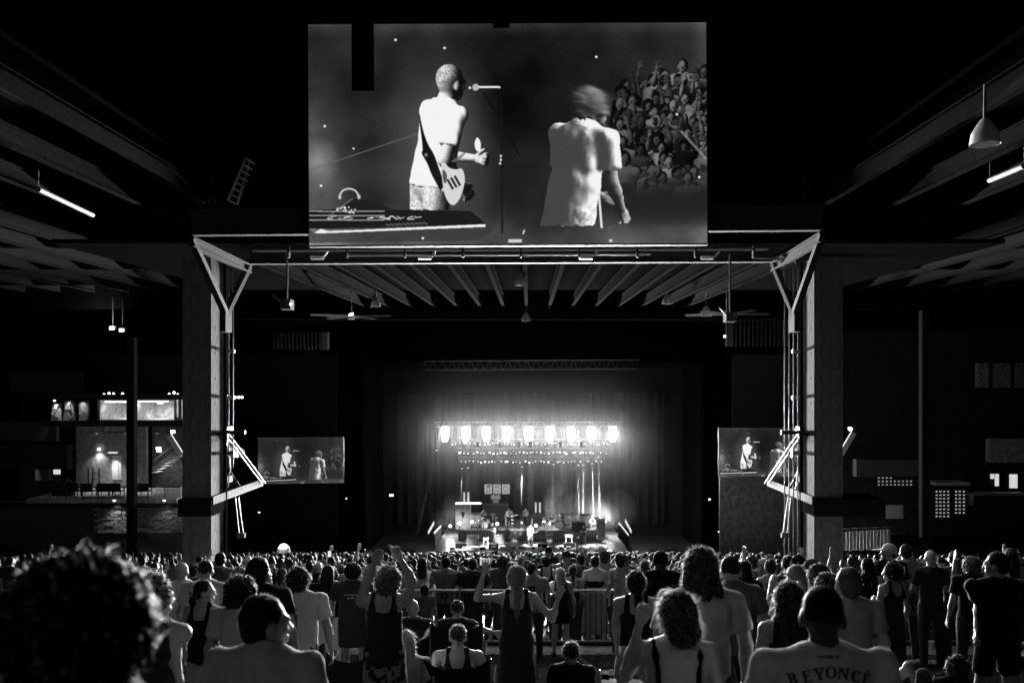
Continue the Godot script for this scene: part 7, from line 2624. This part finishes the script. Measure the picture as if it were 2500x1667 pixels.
	cast("person with frizzy hair and glasses sitting on the grass at right", 2335, 1600, 9.6, {"hair": ["curly", 0.03], "top": ["tee", 0.01], "sit": true, "near": 2, "skin": 0.3, "scale": 0.95, "turn": 0.9, "legs": [[Vector3(-0.2, 0.42, -0.35), Vector3(-0.2, 0.09, -0.55)], [Vector3(0.2, 0.4, -0.35), Vector3(0.22, 0.09, -0.55)]]}, "people sitting on the lawn")
	cast("person reclining on the grass with one shoe raised, right side", 2300, 1640, 10.2, {"hair": ["short", 0.03], "top": ["tee", 0.02], "low": ["shorts", 0.45, 0.6], "sit": true, "near": 1, "skin": 0.34, "scale": 0.95, "yaw": 0.9, "legs": [[Vector3(-0.1, 0.35, -0.5), Vector3(-0.1, 0.62, -0.85)], [Vector3(0.14, 0.45, -0.4), Vector3(0.2, 0.09, -0.62)]]}, "people sitting on the lawn")
	# things on the grass
	for q in [[2262, "tapered clear cup on the kerb, left of three"], [2284, "tapered clear cup on the kerb, middle of three"], [2322, "clear cup with a straw on the kerb"]]:
		var t := thing("drink_cup", q[1], "cup", Vector3((q[0] - 1290.0) / F * 16.7, ground(17.0) + 0.141, -16.85), 0.0, "cups on the kerb")
		var mb := MB.new()
		mb.lathe([Vector2(0.0, 0.0), Vector2(0.038, 0.0), Vector2(0.05, 0.13), Vector2(0.047, 0.13), Vector2(0.036, 0.01)], Vector3.ZERO)
		part("cup", mb, mat(0.5, 0.35), t)
		mb = MB.new()
		mb.tube(Vector3(0, 0.13, 0), Vector3(0, 0.14, 0), 0.053, 0.05, 14)
		part("lid", mb, mat(0.6, 0.3), t)
		if q[0] == 2322:
			mb = MB.new()
			mb.tube(Vector3(0, 0.1, 0), Vector3(0.04, 0.26, 0), 0.006, 0.006, 6)
			part("straw", mb, mat(0.7, 0.4), t)
	for q in [[2235, 15.0, 1.5, 0.75, 0.3, "crumpled shiny blanket on the grass under the cups"], [1470, 13.6, 0.75, 0.6, 0.16, "crumpled bag and blanket on the grass below the railing"], [1512, 12.4, 0.7, 0.7, 0.42, "pale straw mat on the grass at the pale shorts woman's feet"], [800, 12.4, 0.6, 0.5, 0.12, "heap of belongings on the grass between the two black chairs"]]:
		var mb := MB.new()
		var n := 16
		for i in n + 1:
			for j in n + 1:
				var x: float = (float(i) / n - 0.5) * q[2]
				var z: float = (float(j) / n - 0.5) * q[3]
				var yy: float = ground(q[1] - z) - ground(q[1])
				mb.v.append(Vector3(x, yy + 0.04 + 0.07 * absf(fold_noise.get_noise_2d(x * 7 + q[0], z * 9)) + 0.03 * fold_noise.get_noise_2d(x * 25, z * 25), z)); mb.n.append(Vector3.UP)
		for i in n:
			for j in n:
				var a := i * (n + 1) + j
				mb.ix.append_array(PackedInt32Array([a, a + n + 1, a + n + 2, a, a + n + 2, a + 1]))
		mb.smooth()
		one("blanket", mb, mat(q[4], 0.4, 0.1, "weave", 0.4, 1.0), q[5], "blanket", Vector3((q[0] - 1290.0) / F * q[1], ground(q[1]), -q[1]), 0.0, "blankets on the grass")
	# white board leaning by the chair, small table
	var tb := thing("camp_table", "small tilted white folding table between the black chairs", "table", Vector3((800 - 1290.0) / F * 10.6, ground(10.6), -10.6))
	var mb2 := MB.new()
	mb2.box(Vector3(0.05, 0.34, 0.0), Vector3(0.6, 0.02, 0.3), Basis(Vector3.BACK, 0.3))
	part("top", mb2, mat(0.6, 0.5), tb)
	mb2 = MB.new()
	mb2.bar(Vector3(-0.32, 0.02, 0.1), Vector3(-0.05, 0.6, 0.0), 0.11, 0.02)
	part("side_flap", mb2, mat(0.6, 0.5), tb)
	mb2 = MB.new()
	mb2.tube(Vector3(-0.2, 0.0, 0.1), Vector3(0.25, 0.4, 0.1), 0.01, 0.01, 6)
	mb2.tube(Vector3(0.25, 0.0, -0.1), Vector3(-0.2, 0.25, -0.1), 0.01, 0.01, 6)
	part("legs", mb2, mat(0.3, 0.4, 0.5), tb)

func build_band() -> void:
	var band := [
		["singer in pale clothes standing at the front of the stage with a guitar", 1295, 1282, 73.0, SY, {"hair": ["buzz", 0.25], "top": ["long", 0.7], "low": ["trousers", 0.55], "skin": 0.4, "arms": ["front", "front"], "yaw": PI}],
		["musician in a white shirt and dark trousers playing guitar on the riser", 1243, 1240, 76.0, RY, {"hair": ["short", 0.05], "top": ["long", 0.65], "low": ["trousers", 0.02], "skin": 0.4, "arms": ["front", "front"], "yaw": PI}],
		["long-haired musician in a grey top and dark skirt on the riser", 1283, 1239, 76.2, RY, {"hair": ["long", 0.03], "top": ["tee", 0.3], "low": ["skirt", 0.02], "sex": "f", "skin": 0.4, "arms": ["front", "front"], "yaw": PI}],
		["drummer in black behind the large bass drum", 1373, 1244, 77.0, RY, {"hair": ["short", 0.03], "top": ["tee", 0.02], "low": ["trousers", 0.02], "skin": 0.3, "arms": ["phone", "front"], "yaw": PI, "w": 1.15}],
		["musician bending over the percussion table in a pale shirt", 1207, 1289, 73.4, SY, {"hair": ["short", 0.2], "top": ["long", 0.6], "low": ["trousers", 0.2], "skin": 0.4, "arms": ["front", "hip"], "yaw": 2.0, "lean": 0.15}],
		["drummer in a dark shirt behind the smaller drum kit", 1180, 1252, 77.0, RY, {"hair": ["curly", 0.04], "top": ["tee", 0.1], "low": ["trousers", 0.02], "skin": 0.35, "arms": ["front", "phone"], "yaw": PI}],
		["keyboard player seated dark at the right of the stage front", 1425, 1292, 73.5, SY, {"hair": ["short", 0.03], "top": ["tee", 0.05], "low": ["trousers", 0.03], "skin": 0.35, "arms": ["front", "front"], "yaw": 2.6}],
	]
	for b in band:
		var top := P(b[1], b[2], b[3])
		var s: Dictionary = b[5]
		s.h = top.y - b[4]
		s.near = 0
		s.seed = b[1]
		if s.h < 1.45: s.h = 1.62
		if s.h > 1.9: s.h = 1.85
		var t := thing("person", b[0], "person", Vector3(top.x, b[4], -b[3]), s.yaw, "musicians on the stage")
		person(s, t)
	for g in [[1295, 72.85, SY + 1.0, "pale electric guitar held by the singer"], [1243, 75.8, RY + 1.0, "dark electric guitar held by the white-shirted musician"]]:
		var t := thing("electric_guitar", g[3], "guitar", at_stage(g[0], g[1], g[2]), 0.0, "guitars on the stage")
		var mb := MB.new()
		mb.prism(PackedVector2Array([Vector2(-0.24, -0.1), Vector2(-0.12, -0.17), Vector2(0.02, -0.12), Vector2(0.16, -0.14), Vector2(0.18, 0.0), Vector2(0.14, 0.12), Vector2(0.02, 0.1), Vector2(-0.1, 0.16), Vector2(-0.24, 0.1)]), 0.13, 0.18, Transform3D(Basis(Vector3.BACK, 0.3), Vector3.ZERO))
		part("body", mb, mat(0.6 if g[0] == 1295 else 0.05, 0.3), t)
		mb = MB.new()
		mb.bar(Vector3(0.12, 0.05, 0.17), Vector3(0.62, 0.22, 0.17), 0.05, 0.03)
		mb.bar(Vector3(0.62, 0.22, 0.17), Vector3(0.76, 0.28, 0.17), 0.08, 0.03)
		part("neck", mb, mat(0.3, 0.4), t)

func build_crowd() -> void:
	var rg := RandomNumberGenerator.new()
	rg.seed = 77
	var specs := [
		{"hair": ["short", 0.03], "top": ["tee", 0.3], "arms": ["down", "down"]},
		{"hair": ["long", 0.05], "top": ["tank", 0.1], "sex": "f", "arms": ["front", "front"], "h": 1.64},
		{"hair": ["curly", 0.03], "top": ["tee", 0.05], "arms": ["down", "front"], "h": 1.75},
		{"hair": ["pony", 0.12], "top": ["tank", 0.3], "sex": "f", "h": 1.62, "low": ["shorts", 0.2, 0.5]},
		{"hair": ["cap", 0.03, 1, 0.1], "top": ["tee", 0.15], "w": 1.12, "h": 1.78},
		{"hair": ["bob", 0.25], "top": ["tee", 0.4], "sex": "f", "h": 1.63, "arms": ["front", "down"], "low": ["skirt", 0.1, 0.4]},
		{"hair": ["bald", 0], "top": ["collar", 0.1], "w": 1.15, "h": 1.76, "arms": ["front", "front"]},
		{"hair": ["short", 0.2], "top": ["tee", 0.05], "arms": ["up", "down"], "h": 1.74},
		{"hair": ["wavy", 0.06], "top": ["dress", 0.1], "low": ["none", 0], "sex": "f", "h": 1.65, "arms": ["down", "up"]},
		{"hair": ["buzz", 0.03], "top": ["tank", 0.05], "h": 1.8, "arms": ["hip", "down"]},
		{"hair": ["bun", 0.03], "top": ["band", 0.02], "sex": "f", "h": 1.66, "low": ["skirt", 0.3, 0.5]},
		{"hair": ["short", 0.03], "top": ["jacket", 0.03], "h": 1.76, "arms": ["down", "down"], "turn": 0.8},
	]
	var hairs := ["short-haired", "long-haired", "curly-haired", "ponytailed", "cap-wearing", "bob-haired", "bald", "arm-raising short-haired", "arm-raising wavy-haired", "crop-haired", "bun-wearing", "jacketed"]
	var protos := []
	for i in specs.size():
		var s: Dictionary = specs[i]
		s.near = 0
		s.seed = 900 + i
		if not s.has("h"): s.h = 1.72
		s.skin = [0.3, 0.38, 0.22, 0.4, 0.12, 0.35][i % 6]
		var t := Node3D.new()
		t.name = "person"
		add_child(t)
		person(s, t)
		remove_child(t)
		protos.append(t)
	var tones := [0.012, 0.04, 0.12, 0.35, 0.6]
	var tname := ["black", "dark", "grey", "light grey", "white"]
	var n := 0
	var far := [[], [], []]
	var d := 17.75
	while d < 68.0:
		var half := d * 0.615 + 1.0
		var step := 0.74 if d < 30 else 0.82
		var x := -half + rg.randf() * step
		while x < half:
			var px := x + rg.randf_range(-0.2, 0.2)
			var dd := d + rg.randf_range(-0.25, 0.25)
			x += step * rg.randf_range(0.85, 1.4)
			# keep clear of the columns, the mixing desk and the aisles
			if absf(px + 8.98) < 0.95 and absf(dd - 24.5) < 1.1: continue
			if absf(px - 8.15) < 0.95 and absf(dd - 24.5) < 1.1: continue
			if px > -3.4 and px < 2.6 and dd > 26.0 and dd < 33.0: continue
			if dd > 66.0 and absf(px) > 12.0: continue
			if rg.randf() < 0.16: continue
			var sx := px / dd * F + 1290.0
			if dd < 20.4 and sx > 1000 and sx < 1500: continue
			if sx < 440 and dd < 30.0 and rg.randf() < 0.75: continue
			if dd > 45.0 and (px < -18.0 or px > 19.0): continue
			var k := rg.randi() % protos.size()
			if k in [7, 8] and rg.randf() < 0.5: k = 0
			if n < 285 and sx > -20 and sx < 2520:
				var c: Node3D = protos[k].duplicate()
				c.name = numbered("person")
				add_child(c, true)
				c.position = Vector3(px, ground(dd), -dd)
				c.rotation.y = clampf(px * 0.012, -0.3, 0.3) + rg.randfn(0, 0.35)
				c.scale = Vector3.ONE * rg.randf_range(0.93, 1.07)
				var ti := rg.randi() % 5
				if rg.randf() < 0.4: ti = rg.randi() % 2
				for ch in c.get_children():
					if ch.name.begins_with("shirt") or ch.name.begins_with("tank") or ch.name.begins_with("dress") or ch.name.begins_with("jacket") or ch.name.begins_with("bandeau"):
						ch.material_override = cloth(tones[ti])
				var zone := "left of the left column" if sx < 445 else ("between left column and stage" if sx < 1010 else ("in front of the stage" if sx < 1560 else ("between stage and right column" if sx < 1985 else "right of the right column")))
				c.set_meta("label", "%s spectator in %s top, in the crowd %s" % [hairs[k], tname[ti], zone])
				c.set_meta("category", "person")
				c.set_meta("group", "spectators beyond the railing")
				n += 1
			else:
				far[k % 3].append(Transform3D(Basis(Vector3.UP, clampf(px * 0.012, -0.3, 0.3) + rg.randfn(0, 0.4)) * Basis.from_scale(Vector3.ONE * rg.randf_range(0.93, 1.07)), Vector3(px, ground(dd), -dd)))
		d += 0.62 if d < 32 else 0.8
	# the rest of the crowd, past counting
	var root := Node3D.new()
	root.name = "distant_crowd"
	root.set_meta("kind", "stuff")
	root.set_meta("label", "packed distant crowd standing all the way to the stage")
	root.set_meta("category", "crowd")
	add_child(root)
	for q in 3:
		var src: Node3D = protos[[0, 1, 2][q]]
		var am := ArrayMesh.new()
		for ch in src.get_children():
			if ch.name.begins_with("shoe"): continue
			var ar: Array = ch.mesh.surface_get_arrays(0)
			am.add_surface_from_arrays(Mesh.PRIMITIVE_TRIANGLES, ar)
			var m: Material = ch.mesh.surface_get_material(0)
			am.surface_set_material(am.get_surface_count() - 1, m)
		var mm := MultiMesh.new()
		mm.transform_format = MultiMesh.TRANSFORM_3D
		mm.mesh = am
		mm.instance_count = far[q].size()
		for i in far[q].size(): mm.set_instance_transform(i, far[q][i])
		var g := MultiMeshInstance3D.new()
		g.name = "spectators"
		g.multimesh = mm
		g.set_meta("kind", "stuff")
		root.add_child(g, true)
	print("crowd ", n, " far ", far[0].size() + far[1].size() + far[2].size())
	for p in protos: p.free()
	# mixing desk in the middle of the crowd
	var t := thing("mixing_desk", "mixing desk with lit monitors in the middle of the crowd", "mixing desk", Vector3(-0.4, ground(29.0), -29.0))
	var mb := MB.new()
	mb.box(Vector3(0, 0.5, 0), Vector3(5.0, 0.1, 1.2))
	part("table", mb, mat(0.05, 0.6), t)
	mb = MB.new()
	mb.box(Vector3(0, 0.24, 0), Vector3(4.8, 0.46, 1.0))
	part("base", mb, mat(0.02, 0.7), t)
	for q in [[1133, 1372], [1184, 1372], [1357, 1372]]:
		mb = MB.new()
		var p := P(q[0], q[1], 28.8) - t.position
		mb.box(p, Vector3(0.36, 0.24, 0.03))
		var mo := part("monitor", mb, mat(0.02, 0.5), t)
		mb = MB.new()
		mb.box(p + Vector3(0, 0, 0.018), Vector3(0.33, 0.2, 0.005))
		part("screen", mb, glow(0.75, 0.8), mo)
		for k in 3:
			mb = MB.new()
			mb.box(p + Vector3(0.0, 0.06 - 0.06 * k, 0.022), Vector3(0.24 - 0.05 * k, 0.02, 0.004))
			part("screen_line", mb, mat(0.05, 0.6), mo)
		mb = MB.new()
		mb.tube(p + Vector3(0, -0.12, -0.01), Vector3(p.x, 0.55, p.z - 0.01), 0.02, 0.02, 6)
		part("arm", mb, mat(0.02, 0.5), t)
	for k in 60:
		mb = MB.new()
		mb.box(Vector3(-2.2 + rg.randf() * 4.4, 0.6 + rg.randf() * 0.2, 0.3 - rg.randf() * 0.6), Vector3(0.05, 0.03, 0.03))
		part("indicator_light", mb, glow(1.0, rg.randf_range(0.3, 1.5)), t)
	# held-up phone
	var ph := thing("phone", "bright phone held up above the crowd left of the stage", "phone", P(804, 1352, 22.0))
	mb = MB.new()
	mb.box(Vector3.ZERO, Vector3(0.08, 0.15, 0.01))
	part("case", mb, mat(0.02, 0.4), ph)
	mb = MB.new()
	mb.box(Vector3(0, 0, 0.007), Vector3(0.074, 0.142, 0.003))
	part("screen", mb, glow(0.9, 0.9), ph)
	var s9 := {"hair": ["short", 0.05], "top": ["tee", 0.05], "near": 0, "arms": [[802, 1378, -0.1, 803, 1360, 0.0, "hold", Vector3(0, 0, -1)], "down"]}
	cast("spectator holding up the bright phone left of the stage", 812, 1364, 22.05, s9, "spectators beyond the railing")
